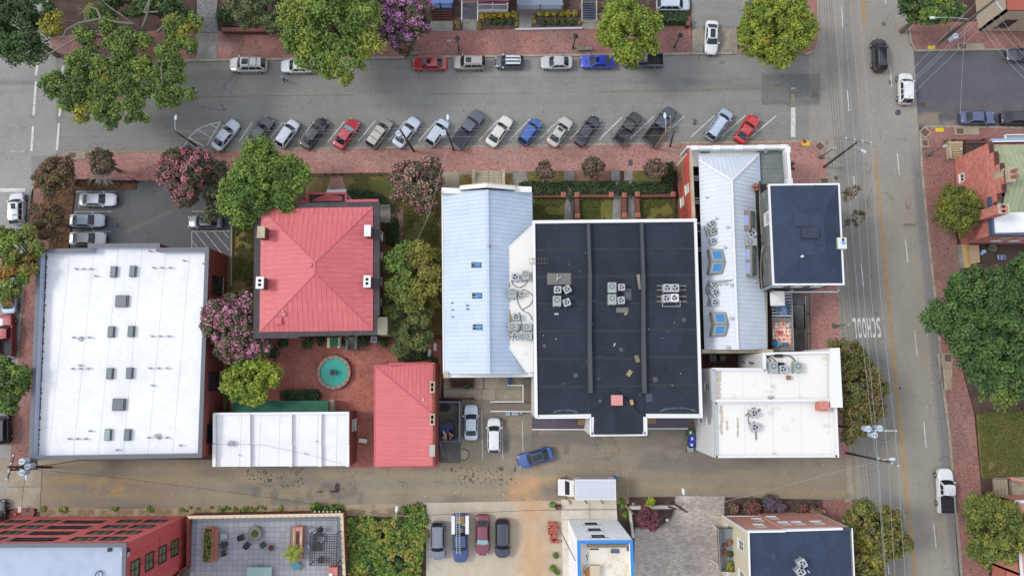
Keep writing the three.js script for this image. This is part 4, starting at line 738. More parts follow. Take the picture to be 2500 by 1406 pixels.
// ridged lanterns on the east slope
for (const [x,y,d,n] of [[1828,538,23,1],[1832,637,36,2]]){
const e0=7.9,rdg=8.9,P=(ax,ay,hh)=>X(x+ax,y+ay,hh),l0=P(-15,-d,e0),l1=P(-15,d,e0),r0=P(5,-d - 1,rdg),r1=P(5,d+1,rdg),s0=P(16,-d+2,e0 - 0.3),s1=P(16,d - 2,e0 - 0.3),dn=(v)=>V(v.x,6.6,v.z);
const body=wpart(t,'roof_lantern',[plate([l0,r0,r1,l1],0.1),plate([r0,s0,s1,r1],0.1),plate([l0,l1,dn(l1),dn(l0)],0.06,V(-1,0,0)),plate([s0,s1,dn(s1),dn(s0)],0.06,V(1,0,0)),plate([l0,r0,dn(r0),dn(l0)],0.06,V(0,0,-1)),plate([r0,s0,dn(s0),dn(r0)],0.06,V(0,0,-1)),plate([l1,r1,dn(r1),dn(l1)],0.06,V(0,0,1)),plate([r1,s1,dn(s1),dn(r1)],0.06,V(0,0,1))],om(132,126,118,0.7));
for (let i=0;i<n;i++){const f0=n===1?0.24:i?0.56:0.1,f1=n===1?0.76:i?0.92:0.46;for (const [o0,o1,k0,k1,m] of [[l0,l1,r0,r1,om(160,172,214,0.15)],[s0,s1,r0,r1,om(138,152,128,0.2)]]){const q=(u,f)=>o0.clone().lerp(o1,f).lerp(k0.clone().lerp(k1,f),u);wpart(body,'pane',plate([q(0.2,f0),q(0.75,f0),q(0.75,f1),q(0.2,f1)].map((v)=>v.add(V(0,0.05,0))),0.06),m);}}
}
}
// --- tall dark hipped roof at the street corner ---
{
const h=11,p=cw(plan([[1876.6,449],[2051.5,447],[2063.5,696],[1887.6,696.5]],h));
const t=place('tall_corner_house','tall house with a dark low hipped roof and white gutter overhanging the cross street','house',p);
const w=cw(inset(p,0.3)),e=w.findIndex((q,i)=>{const n=w[(i+1) % 4];return q.z>-16&&n.z>-16;}),e2=w.findIndex((q,i)=>{const n=w[(i+1) % 4];return q.x<37&&n.x<37;});
const Ls=w[e].distanceTo(w[(e+1) % 4]),L2=w[e2].distanceTo(w[(e2+1) % 4]);
const wallM=mapped(speck(O(112,116,118),O(158,156,138),6,{p:5,g:0.12,s:91,lo:0.5,hi:0.8}),0.9);
shell(t,w,0,h - 0.35,wallM,[{edge:e,list:[0.1,0.4,0.7].flatMap((f)=>[{s0:f*Ls,s1:f*Ls+1.3,y0:7.0,y1:10.4}]),opt:{frame:M.whiteTrim,fw:0.34,nx:1,ny:2,glass:M.glass}},{edge:e2,list:[{s0:L2*0.62,s1:L2*0.62+1.7,y0:8.3,y1:10.3}],opt:{glass:om(190,196,204,0.3),fw:0.22,nx:4,ny:1,sill:false}}],0.3);
wpart(t,'eaves_gutter',ring(p,inset(p,0.22),h,h - 0.22),M.whiteTrim);wpart(t,'soffit',ring(inset(p,0.05),inset(p,0.6),h - 0.222,h - 0.3),M.whiteTrim);
const i=inset(p,0.2).map((q)=>V(q.x,h - 0.05,q.z)),sx=(f,g)=>{const a=i[0].clone().lerp(i[1],f),b=i[3].clone().lerp(i[2],f);return a.lerp(b,g).setY(h+1.9);};
const tl=sx(0.35,0.33),tr=sx(0.66,0.33),br=sx(0.66,0.74),bl=sx(0.35,0.74);
for (const f of [[i[0],i[1],tr,tl],[i[1],i[2],br,tr],[i[2],i[3],bl,br],[i[3],i[0],tl,bl]]) wpart(t,'roof_slope',plate(f,0.06),M.blackRoof2);
for (const s of strips([tl,tr,br,bl],V(0,0,1),1.9,0.03,0.06)) wpart(t,'roof_sheet',s,M.blackRoof2);
for (const [a,b] of [[0.35,0.05],[0.66,0.05]]) wpart(t,'lap_strip',beam(i[0].clone().lerp(i[1],a).setY(h+0.02),i[3].clone().lerp(i[2],a).setY(h+0.02),0.14,0.06),om(56,64,82,0.9));
{const q=X(1975.5,570,h+1.8);wpart(t,'roof_hatch',[box(q.x,h+2.0,q.z,2.05,0.5,1.25)],om(52,60,80,0.8));}
{const q=X(1952.5,628.5,h+1.1);wpart(t,'vent_pipe',cyl(q.x,h+1.2,q.z,0.13,0.9,8),M.whiteTrim);}
for (const [x,y] of [[1954,539],[1967,608]]){const q=X(x,y,h+1.5);wpart(t,'roof_patch',box(q.x,h+1.92,q.z,1.6,0.02,1.5),om(58,68,92,0.9));}
{const q=X(2058.5,593,h+0.9);const s=wpart(t,'chimney',box(q.x,h - 1,q.z,1.05,3.6,1.35),M.white);wpart(s,'flue',box(q.x+0.12,h+0.81,q.z - 0.42,0.25,0.08,0.3),M.black);wpart(s,'flue_cap',[box(q.x+0.12,h+0.86,q.z - 0.05,0.3,0.12,0.4)],om(120,170,232,0.5));}
// dark valley roof and flashing between this house and the metal roof
wpart(t,'valley_roof',plate([X(1842,449,7.0),X(1872,449,7.0),X(1884,712,7.0),X(1869,712,7.0),X(1850,700,7.0)],0.2),M.black);
wpart(t,'flashing',tube([X(1855,452,7.3),X(1857,520,7.3),X(1861,600,7.3),X(1858,660,7.3),X(1862,708,7.3)],0.1,20,5),om(150,142,128,0.8));
{const q=X(1871,594,8.2);wpart(t,'vent_cowl',[cyl(q.x,7,q.z,0.2,0.9,10),ball(q.x,8.0,q.z,0.3)],om(92,82,70,0.7));wpart(t,'stay_rod',rod(X(1866,594,8),X(1860,619,7.4),0.06),M.galv);}
{const q=X(1848,451,8.0);wpart(t,'clay_pot',[cyl(q.x,6.8,q.z,0.28,1.2,10),cyl(q.x+0.1,6.9,q.z+0.5,0.18,1.0,10)],om(172,104,88,0.9));}
wpart(t,'porch_fascia',slab([[1882,711.5],[2046,711],[2046,713.5],[1882,714]],5.02,4.6),M.whiteTrim);
for (const x of [1884,1930,2042]){const q=X(x,710,4);wpart(t,'porch_post',box(q.x,2.35,q.z,0.2,4.7,0.2),M.whiteTrim);}
wpart(t,'eave_return',beam(X(1886,698,10.4),X(1863,709,7.3),0.35,0.2),om(150,168,180,0.7));
}
// --- white flat roofed building at the alley corner ---
{
const h=9.8,h2=9.4;
const p=cw(plan([[1740.5,898.5],[1866,899.5],[1866,861],[2026.4,857.5],[2026.4,850],[2051.5,849],[2059,995],[2027.7,995],[2027.7,979],[1745,981]],h));
const p2=cw(plan([[1745,980],[2043,979],[2049,1117.5],[1747,1119]],h2));
const t=place('white_corner_building','white painted building with stepped white flat roofs at the alley corner','building',p2);
const ew=(q)=>q.findIndex((a,i)=>{const b=q[(i+1) % q.length];return a.x<29.5&&b.x<29.5&&a.distanceTo(b)>2;});
const mk=(q,hh,list)=>{const e=ew(q),L=q[e].distanceTo(q[(e+1) % q.length]);return [{edge:e,list:list.map((f)=>({s0:f*L,s1:f*L+0.95,y0:2.2,y1:4.2})).concat(list.map((f)=>({s0:f*L,s1:f*L+0.95,y0:6.0,y1:8.0}))),opt:{glass:om(150,158,150,0.2),nx:1,ny:2}}];};
shell(t,inset(p,0.03),0,h - 0.1,M.white,mk(p,h,[0.3]),0.3);shell(t,inset(p2,0.031),0,h2 - 0.1,M.white,mk(p2,h2,[0.55]),0.3);
for (const [q,hh] of [[p,h],[p2,h2]]){const y=hh - 0.35,f=inset(q,0.3).map((k)=>V(k.x,y,k.z));deck(t,inset(q,0.3),y - 0.06,M.whiteRoof,'roof',0.2);sheets(t,f,V(1,0,0.02).normalize(),3.4,0.02,0.055,M.dirtyWhite);}
const cp=(a,y)=>wpart(t,'coping',slab(a,y,y - 0.5),M.whiteTrim);
cp([[1863,861],[1871,861],[1871,902],[1865,902]],h+0.05);cp([[1872,860.5],[2028,857],[2028,862],[1872,866]],h+0.05);cp([[2028.5,850],[2051.5,849],[2059,995],[2028.5,995]],h+0.3);cp([[1745,976],[2027,975],[2027,980],[1745,981.5]],h+0.02);cp([[1740.5,898],[1862,899],[1862,902],[1741,901.5]],h+0.02);
cp([[2041,996],[2045,996],[2050,1117],[2046,1117]],h2+0.05);
wpart(t,'gutter',beam(X(1744,900,h),X(1747,978,h),0.14,0.16),M.galv);wpart(t,'gutter',beam(X(1746.5,983,h2),X(1747.5,1118,h2),0.14,0.16),M.galv);
{const q=X(2014.5,992,h2+1.0),s=wpart(t,'chimney',box(q.x,h2+0.3,q.z,1.15,1.3,1.15),M.brickOld);}
{const q=X(1928.5,922,h+0.2);wpart(t,'vent_box',box(q.x,h - 0.1,q.z,0.36,0.5,0.5),om(150,110,92,0.8));}
{const q=X(1884,972,h);wpart(t,'vent_box',box(q.x,h - 0.2,q.z,0.5,0.3,0.4),om(170,168,162,0.8));}
seed(51);{const gs=[];for (const [x,y0,y1,w,n] of [[1757,905,930,6,70],[1757,930,978,3.5,60],[1762,990,1060,3,90],[1802,1020,1066,1.5,40],[1776,1030,1050,1.5,14]]) for (let i=0;i<n;i++){const yy=y0<985?h - 0.34:h2 - 0.34,q=X(x+(rnd()+rnd() - 1)*w,rr(y0,y1),yy);gs.push(cyl(q.x,yy,q.z,rr(0.04,0.15),rr(0.004,0.03),7));}wpart(t,'dirt_stain',gs,om(206,194,178,1)).userData.kind='stuff';}
seed(52);for (const [x,y] of [[1811,883],[1815,886],[1829,885],[1834,887],[1848,885],[1853,887]]){const q=X(x,y,6);wpart(t,'anchor_plate',box(q.x,6.4,q.z,0.16,0.3,0.2),M.iron);}
}
// light well floor between the two
struct('light_well',slab([[1714,855],[1868,855],[1868,905],[1714,905]],0.16,-0.03),mapped(brickTex(256,3,0.2,0.1,O(120,86,72),O(92,66,56),O(80,62,54),{}),0.95));
// --- raised terrace with rugs and seating ---
{
const p=cw(plan([[1884,714],[1933,714],[1938.5,857],[1888,857]],4)),t=place('rooftop_terrace','raised wooden terrace between the tall corner house and the white corner building','terrace',p);
shell(t,inset(p,0.1),0,3.7,M.concreteDark);for (const s of strips(p.map((q)=>V(q.x,4,q.z)),V(0,0,1),0.6,0.012,0.2)) wpart(t,'deck_board',s,M.concreteGrey);
const gs=[],a=X(1934,716,5),b=X(1939,856,5);gs.push(beam(a,b,0.05,0.05));for (let i=0;i<=14;i++){const q=a.clone().lerp(b,i / 14);gs.push(box(q.x,4.5,q.z,0.04,1,0.04));}wpart(t,'railing',gs,M.galv);
const H=4.0;
const stripe=canvasTex(64,512,(g,w,hh)=>{g.fillStyle='#b9b9bd';g.fillRect(0,0,w,hh);g.fillStyle='#1d2b4a';for (let i=0;i<16;i++) g.fillRect(0,i*32,w,15);},3,6.4);
solo('striped_rug','navy and white striped rug on the raised terrace','rug',slab([[1885.5,716],[1931,716],[1932.5,776],[1886,777]],H+0.03,H),mapped(stripe,1));
const orange=canvasTex(512,512,(g,w)=>{g.fillStyle='#dcccc2';g.fillRect(0,0,w,w);g.fillStyle='#d2704e';seed(61);for (let i=0;i<4;i++) for (let j=0;j<4;j++){const x=i*128+64,y=j*128+64,k=Math.floor(rnd()*4);g.beginPath();if (k===0) g.arc(x,y,54,0,6.3);else if (k===1){g.moveTo(x - 56,y - 56);g.lineTo(x,y);g.lineTo(x - 56,y+56);g.closePath();g.moveTo(x+56,y - 56);g.lineTo(x,y);g.lineTo(x+56,y+56);}else if (k===2){g.arc(x - 54,y,54,-1.57,1.57);g.moveTo(x+54,y);g.arc(x+54,y,54,-1.57,1.57);}else{g.moveTo(x - 54,y+54);g.arc(x - 54,y+54,108,-1.57,0);}g.fill();}},2);
solo('patterned_rug','orange and cream patterned rug on the raised terrace','rug',slab([[1887,788],[1932,787],[1933,841],[1888,843]],H+0.03,H),mapped(orange,1));
{const q=X(1899.5,728,6.4),u=thing('parasol','square white parasol open over the striped rug','parasol',V(q.x,H,q.z));part(u,'canopy',(()=>{const s=0.92,a=V(0,2.55,0);const c=[V(-s,2.3,-s),V(s,2.3,-s),V(s,2.3,s),V(-s,2.3,s)];return merge([0,1,2,3].map((i)=>plate([c[i],c[(i+1) % 4],a],0.03)));})(),M.white);part(u,'pole',cyl(0,0,0,0.03,2.5,8),M.steel);part(u,'base',cyl(0,0,0,0.3,0.08,14),M.black);}
{const q=X(1913,752,H+0.7),u=thing('dining_table','blue grey oblong table on the striped rug','table',V(q.x,H+0.03,q.z));part(u,'table_top',box(0,0.74,0,0.95,0.05,1.6),om(120,138,178,0.5));for (const [x,z] of [[-0.4,-0.7],[0.4,-0.7],[-0.4,0.7],[0.4,0.7]]) part(u,'leg',box(x,0.36,z,0.06,0.72,0.06),M.iron);}
const chair=(x,y,ry,label,mt,group)=>{const q=X(x,y,H+0.5),u=thing('garden_chair',label,'chair',V(q.x,H+0.03,q.z),group);u.rotation.y=ry;part(u,'seat',box(0,0.42,0,0.55,0.06,0.55),mt);part(u,'backrest',box(0,0.7,-0.27,0.55,0.55,0.05),mt);for (const [a2,b2] of [[-1,-1],[1,-1],[-1,1],[1,1]]) part(u,'leg',box(a2*0.24,0.2,b2*0.24,0.04,0.4,0.04),M.iron);return u;};
const teal=om(60,118,140,0.7);
chair(1900,756,-1.57,'teal chair at the west side of the blue grey table',teal);chair(1925,746,1.57,'teal chair at the east side of the blue grey table, upper one',teal);chair(1925,759,1.57,'teal chair at the east side of the blue grey table, lower one',teal);
const strp=mapped(canvasTex(128,64,(g,w,hh)=>{g.fillStyle='#e8e6de';g.fillRect(0,0,w,hh);g.fillStyle='#20263c';for (let i=0;i<4;i++) g.fillRect(i*32,0,15,hh);},0.6),0.9);
chair(1896.5,796,0.3,'black and white striped chair at the left corner of the patterned rug',strp);chair(1924,794,-0.7,'black and white striped chair at the right corner of the patterned rug',strp);
for (const [x,y,r,c,l] of [[1905,812,0.28,[226,62,56],'round red side table in the middle of the patterned rug'],[1906.5,839,0.24,[40,176,206],'round turquoise stool at the lower edge of the patterned rug'],[1918,840,0.25,[34,128,170],'round blue stool right of the turquoise stool']]){const q=X(x,y,H+0.5),u=thing('stool',l,'stool',V(q.x,H+0.03,q.z));part(u,'seat',cyl(0,0.42,0,r,0.06,18),om(...c,0.5));for (let i=0;i<3;i++) part(u,'leg',rod(V(r*0.8*Math.cos(i*2.09),0,r*0.8*Math.sin(i*2.09)),V(r*0.6*Math.cos(i*2.09),0.43,r*0.6*Math.sin(i*2.09)),0.02),M.iron);}
{const q=X(1893,838,H+0.6),u=thing('lounge_chair','white tub chair with a blue cushion at the lower left of the patterned rug','chair',V(q.x,H+0.03,q.z));const b=new THREE.CylinderGeometry(0.5,0.44,0.7,14,1,true,-0.6,4.3);b.translate(0,0.35,0);part(u,'shell',b,M.white);part(u,'seat',cyl(0,0.3,0,0.42,0.1,14),om(80,84,92,0.8));part(u,'cushion',box(0,0.48,0,0.5,0.14,0.5,0.2),om(30,128,200,0.8));}
}
// outside stair, passage and fence east of the terrace
{
const t=thing('outside_stair','dark metal outside stair beside the raised terrace','stair',X(1955,760,0));for (let i=0;i<12;i++){const y=4.0 - i*0.3,q=X(1951+i*0.15,748+i*4.4,y);wpart(t,'tread',box(q.x,y,q.z,1.25,0.05,0.28),om(96,98,100,0.6));}
for (const s of [1941,1966]) wpart(t,'stringer',beam(X(s,740,4),X(s+1,800,0.5),0.08,0.3),M.iron);
wpart(t,'landing',slab([[1936,720],[1968,720],[1968,742],[1936,742]],4.0,3.9),om(84,86,88,0.7));for (const x of [1938,1967]){const q=X(x,722,4);wpart(t,'post',box(q.x,2,q.z,0.12,4,0.12),M.iron);}
wpart(t,'hand_rail',[beam(X(1967,722,5),X(1968,742,5),0.05,0.05),beam(X(1968,742,5),X(1969,800,1.5),0.05,0.05)],M.galv);
}
struct('passage',slab([[1938,800],[1965,800],[1968,856],[1940,856]],0.155,0),M.concreteDark);struct('passage',slab([[1965,720],[1975,720],[1978,856],[1968,856]],0.16,0),M.concrete);
const ironFence=(name,label,pts,hgt,gapM=0.14,brickPosts=false)=>{
const w=pts.map(([x,y])=>X(x,y,hgt)),t=thing(name,label,'fence',V(w[0].x,0,w[0].z)),rails=[],n=w.length;
for (let i=0;i<n - 1;i++){const a=w[i],b=w[i+1],l=a.distanceTo(b),gs=[];rails.push(beam(a.clone().setY(hgt - 0.12),b.clone().setY(hgt - 0.12),0.05,0.05),beam(a.clone().setY(0.32),b.clone().setY(0.32),0.05,0.05));for (let s=0;s<l;s +=gapM){const q=a.clone().lerp(b,s / l);gs.push(box(q.x,(hgt+0.16) / 2,q.z,0.025,hgt - 0.16,0.025));}wpart(t,'pickets',gs,M.iron).userData.kind='stuff';for (let s=0;s<=l;s +=2.6){const q=a.clone().lerp(b,s / l);wpart(t,'post',box(q.x,hgt / 2+0.1,q.z,brickPosts?0.14:0.08,hgt,brickPosts?0.14:0.08),M.black);}}
wpart(t,'rail',rails,M.black);return t;
};
ironFence('iron_fence','black iron fence between the outside stair and the brick pavement',[[1977,718],[1982,856]],1.5);
// --- red panelled apartment tower at the lower left ---
{
const h=14.8,base=[[47,1261],[455,1259.5],[453,1381],[430,1397],[430,1480],[-70,1480]];
const a=X(47,1261,0),b=X(455,1259.8,0),c=X(453,1381,0),p=cw([V(a.x,h,a.z),V(b.x,h,b.z),V(c.x,h,c.z),V(c.x - 1.2,h,c.z+0.9),V(c.x - 1.2,h,c.z+12),V(a.x,h,c.z+12)]);
const t=place('apartment_tower','four storey apartment block clad in weathered red panels with a pale grey roof','apartment building',p);
const L=a.distanceTo(b),fl=[3.0,6.15,9.3,12.45],wins=[];
for (const y of fl) for (const f of [0.085,0.255,0.73,0.885]) wins.push({s0:f*L - 1.25,s1:f*L+1.25,y0:y - 0.5,y1:y+1.15});
const log=fl.map((y)=>({s0:0.345*L,s1:0.60*L,y0:y - 0.9,y1:y+1.35}));
const cuts=[0,1.6,4.72,7.87,11.02,h - 0.2];
for (let k=0;k<5;k++){const holes=[...wins,...log].map((w)=>({...w,y0:Math.max(w.y0,cuts[k]),y1:Math.min(w.y1,cuts[k+1] - 0.025)})).filter((w)=>w.y1>w.y0);wpart(t,'wall_panel',wall(p[0],p[1],cuts[k],cuts[k+1] - 0.025,0.25,holes),M.redPanel);}
wpart(t,'backing_wall',wall(p[0],p[1],0,h - 0.2,-0.02,[]).map((g)=>g.translate(0,0,0.26)),om(60,32,34,0.9));
const gl=om(126,128,100,0.15),gl2=om(92,104,108,0.15);
wins.forEach((w,i)=>windowIn(t,p[0],p[1],w,{glass:i % 3?gl:gl2,frame:M.iron,nx:2,ny:1,fw:0.08,dep:0.03,sill:false}));
for (const w of log){const lg=wpart(t,'loggia',[wb(p[0],p[1],w.s0,w.s1,w.y0 - 0.1,w.y0+0.02,0.05,1.6)],M.concreteDark);wpart(lg,'loggia_back',wb(p[0],p[1],w.s0,w.s1,w.y0,w.y1,1.5,1.6),om(70,76,84,0.3));wpart(lg,'loggia_side',[wb(p[0],p[1],w.s0 - 0.02,w.s0+0.1,w.y0,w.y1,0.02,1.5),wb(p[0],p[1],w.s1 - 0.1,w.s1+0.02,w.y0,w.y1,0.02,1.5)],om(150,166,196,0.7));wpart(lg,'railing',[wb(p[0],p[1],w.s0+0.1,w.s1 - 0.1,w.y0+0.95,w.y0+1.0,0.05,0.1),...Array.from({length:24},(_,i)=>{const s=w.s0+0.15+(w.s1 - w.s0 - 0.3)*i / 23;return wb(p[0],p[1],s,s+0.03,w.y0,w.y0+0.95,0.06,0.09);})],M.iron);}
// east wall
const LE=p[1].distanceTo(p[2]),we=fl.map((y)=>({s0:LE*0.36,s1:LE*0.68,y0:y - 0.7,y1:y+1.3}));
const vcut=[0,LE];for (let k=0;k<5;k++){const hs=we.map((w)=>({...w,y0:Math.max(w.y0,cuts[k]),y1:Math.min(w.y1,cuts[k+1] - 0.025)})).filter((w)=>w.y1>w.y0);wpart(t,'wall_panel',wall(p[1],p[2],cuts[k],cuts[k+1] - 0.025,0.25,hs),mapped(M.redPanel.map,0.6,{color:C(225,205,215)}));}  // same panels tinted darker: the east side's shade put into the colour
we.forEach((w)=>windowIn(t,p[1],p[2],w,{glass:gl,frame:M.iron,nx:2,ny:2,fw:0.1,dep:0.05,sill:false}));
wpart(t,'rear_wall',[...wall(p[2],p[3],0,h - 0.2,0.25),...wall(p[3],p[4],0,h - 0.2,0.25),...wall(p[4],p[5],0,h - 0.2,0.25),...wall(p[5],p[0],0,h - 0.2,0.25)],M.redPanel);
const y=h - 0.7;deck(t,inset(p,0.3),y,M.paleRoof,'roof',0.2);coping(t,p,0.42,h - 0.1,0.1,M.capGrey,0.04);
wpart(t,'parapet_lining',inset(p,0.4).map((q,i,r)=>wall(q,r[(i+1) % r.length],y,h - 0.1,0.03)),M.paleRoof);
{const q=X(262,1344,y+0.4);wpart(t,'roof_drain',cyl(q.x,y,q.z,0.22,0.2,12),M.iron);const q2=X(302,1353,y+0.5);wpart(t,'roof_fan',[cyl(q2.x,y,q2.z,0.34,0.3,14),cyl(q2.x,y+0.3,q2.z,0.48,0.14,16)],M.galv);const q3=X(308,1344,y+0.4);wpart(t,'vent_box',box(q3.x,y+0.3,q3.z,0.35,0.5,0.5,0.5),M.iron);const q4=X(238,1405,y+0.4);wpart(t,'vent_hoop',new THREE.TorusGeometry(0.4,0.05,6,16).rotateX(1.4).translate(q4.x,y+0.2,q4.z),M.iron);}
}
// --- paved podium terrace beside the tower ---
{
const h=2.2,p=cw(plan([[455,1260],[836.5,1253.5],[845,1470],[430,1470],[430,1397],[453,1383]],h)),t=place('podium','brick podium with a cream coping and a paved roof terrace beside the red tower','building',p);
const L=p[0].distanceTo(p[1]);
const slots=[0.0,0.115,0.26,0.41,0.58,0.73,0.86].map((f)=>({s0:f*L+1.2,s1:f*L+2.7,y0:0.7,y1:1.3}));
shell(t,p,0,h - 0.05,M.brick,[{edge:0,list:slots.filter((s)=>s.s1<L - 0.3),opt:{frame:M.iron,nx:2,ny:1,sill:false}}],0.3);
{const o=inset(p,-0.04),i=inset(p,0.34);wpart(t,'coping',[0,1].map((k)=>plate([o[k],o[k+1],i[k+1],i[k]].map((q)=>V(q.x,h+0.07,q.z)),0.12)),om(232,214,178,0.8));}
const y=h - 0.75,f=inset(p,0.34).map((q)=>V(q.x,y,q.z));deck(t,inset(p,0.34),y - 0.06,M.concreteDark,'terrace_bed',0.2);
const o=V(f[0].x,y,f[0].z),ax=f[1].clone().sub(f[0]).normalize(),az=V(-ax.z,0,ax.x);let n=0;seed(71);
const late=[];
for (let j=0;j<14;j++) for (let i=0;i<32;i++){
const s=0.66,q=o.clone().addScaledVector(ax,(i+0.5)*s).addScaledVector(az,(j+0.5)*s),[px,py]=pxOf(q.x,y,q.z);
if (py>1440||px>834||(px<436&&py>1380)||px<425) continue;
const edge=j===0||i<1||px>822,g=box(0,0,0,s - 0.02,0.06,s - 0.02,Math.atan2(-ax.z,ax.x)),m=edge?M.tileDark:rnd()<0.5?M.tile:M.tile2;
g.translate(q.x,y - 0.02+rr(-0.003,0.003),q.z);
if (n<290&&py<1408){wpart(t,'paving_slab',g,m);n++;}else late.push(g);
}
if (late.length) wpart(t,'paving_slabs',late,M.tile).userData.kind='stuff';
// balustrade of slim posts along the coping
{const gs=[];for (let i=0;i<26;i++){const q=p[0].clone().lerp(p[1],(i+0.5) / 26);gs.push(beam(V(q.x,h - 0.5,q.z+0.4),V(q.x+0.35,h+0.25,q.z+0.2),0.05,0.05));}for (let i=0;i<10;i++){const q=p[1].clone().lerp(p[2],(i+0.5) / 14);gs.push(beam(V(q.x - 0.4,h - 0.5,q.z),V(q.x - 0.2,h+0.3,q.z+0.3),0.05,0.05));}gs.forEach((g)=>wpart(t,'bracket',g,M.iron));}
{const q=X(815,1390,y+0.5);wpart(t,'stair_bulkhead',[box(q.x,y+0.6,q.z+0.8,1.1,1.2,2.4)],M.brickOld);wpart(t,'bulkhead_vent',box(q.x - 0.2,y+1.3,q.z+0.6,0.4,0.2,0.7),M.whiteTrim);}
}
// --- house shell under construction ---
{
const h=11.6,p=cw(plan([[1409.5,1320],[1545,1318.5],[1551,1480],[1413,1480]],h)),t=place('house_under_construction','unfinished house wrapped in white sheeting with blue tape and no roof','house',p);
const wrap=mapped(canvasTex(512,512,(g,w,hh)=>{g.fillStyle='#f6f8fc';g.fillRect(0,0,w,hh);seed(81);for (let j=0;j<10;j++){g.fillStyle=j % 2?'#c9d3e4':'#d3d9e6';g.fillRect(0,j*51+4,w,3);for (let i=0;i<6;i++){g.fillStyle='#8fa0bf';let x=i*86+(j % 2)*40;for (let k=0;k<7;k++){g.fillRect(x,j*51+20,rr(3,6),7);x +=7;}}}g.fillStyle='#b9c2d4';for (let i=0;i<6;i++) g.fillRect(i*86,0,2,hh);},7),0.7);
const L=p[0].distanceTo(p[1]),ws=[2.0,5.4,8.9].map((y,i)=>({s0:L*0.3,s1:L*0.3+1.5,y0:y,y1:y+1.3}));
shell(t,p,0,h,wrap,[{edge:0,list:ws,opt:{frame:M.iron,nx:1,ny:1,fw:0.14,glass:om(140,146,140,0.4),sill:false}}],0.3);
for (const w of ws) wpart(t,'flashing_tape',wb(p[0],p[1],w.s0 - 0.4,w.s1+0.4,w.y1+0.02,w.y1+0.22,-0.015,-0.002),M.black);
coping(t,p,0.34,h,0.05,om(52,140,222,0.5),0.03,'blue_tape');
wpart(t,'floor_deck',plate(inset(p,0.32).map((q)=>V(q.x,h - 1.1,q.z)),0.2),mapped(speck(O(240,234,220),O(220,202,164),5,{p:5,s:95,lo:0.5,hi:0.8}),0.9));
const y=h - 1.1,bx=(x,yy,w,d,hh,m,n,ry=0)=>{const q=X(x,yy,y+hh);return solo(n[0],n[1],n[2],box(q.x,y+hh / 2,q.z,w,hh,d,ry),m);};
bx(1481,1333,4.4,0.36,0.4,M.woodGrey,['timber_stack','stack of grey timber along the north edge of the unfinished floor','timber']);bx(1502,1346,0.95,0.45,0.12,om(84,96,120,0.6),['window_unit','dark window unit lying flat on the unfinished floor','window unit']);bx(1451,1341,1.0,0.14,0.1,M.iron,['steel_bracket','short dark steel piece on the unfinished floor','bracket']);bx(1453,1396,1.1,1.3,0.7,om(212,196,168,0.9),['cardboard_box','large open cardboard box on the unfinished floor','box']);bx(1439,1400,0.9,1.0,0.3,om(176,130,84,0.9),['plywood_sheet','leaning brown plywood sheet beside the cardboard box','plywood'],0.7);bx(1518,1327,2.2,0.2,0.3,om(56,104,160,0.6),['tarp_roll','blue tarpaulin roll against the north wall of the unfinished house','tarp']);bx(1533,1340,0.16,0.5,0.2,om(112,78,60,0.8),['timber_offcut','small brown offcut at the east edge of the unfinished floor','offcut']);
{seed(82);const gs=[];for (let i=0;i<6;i++){const x=rr(1422,1440),yy=rr(1345,1400),a=X(x,yy,y),b=X(x+rr(-12,12),yy+rr(6,22),y);gs.push(tube([V(a.x,y+0.02,a.z),V((a.x+b.x) / 2+rr(-0.2,0.2),y+0.04,(a.z+b.z) / 2),V(b.x,y+0.02,b.z)],0.02,8,4));}wpart(t,'loose_cable',gs,M.cableDark).userData.kind='stuff';}
wpart(t,'porch_frame',[[1391,1382,1391,1440],[1391,1382,1398,1382],[1398,1382,1398,1440]].map(([x0,y0,x1,y1])=>beam(X(x0,y0,2.4),X(x1,y1,2.4),0.12,0.14)),M.whiteTrim);
}
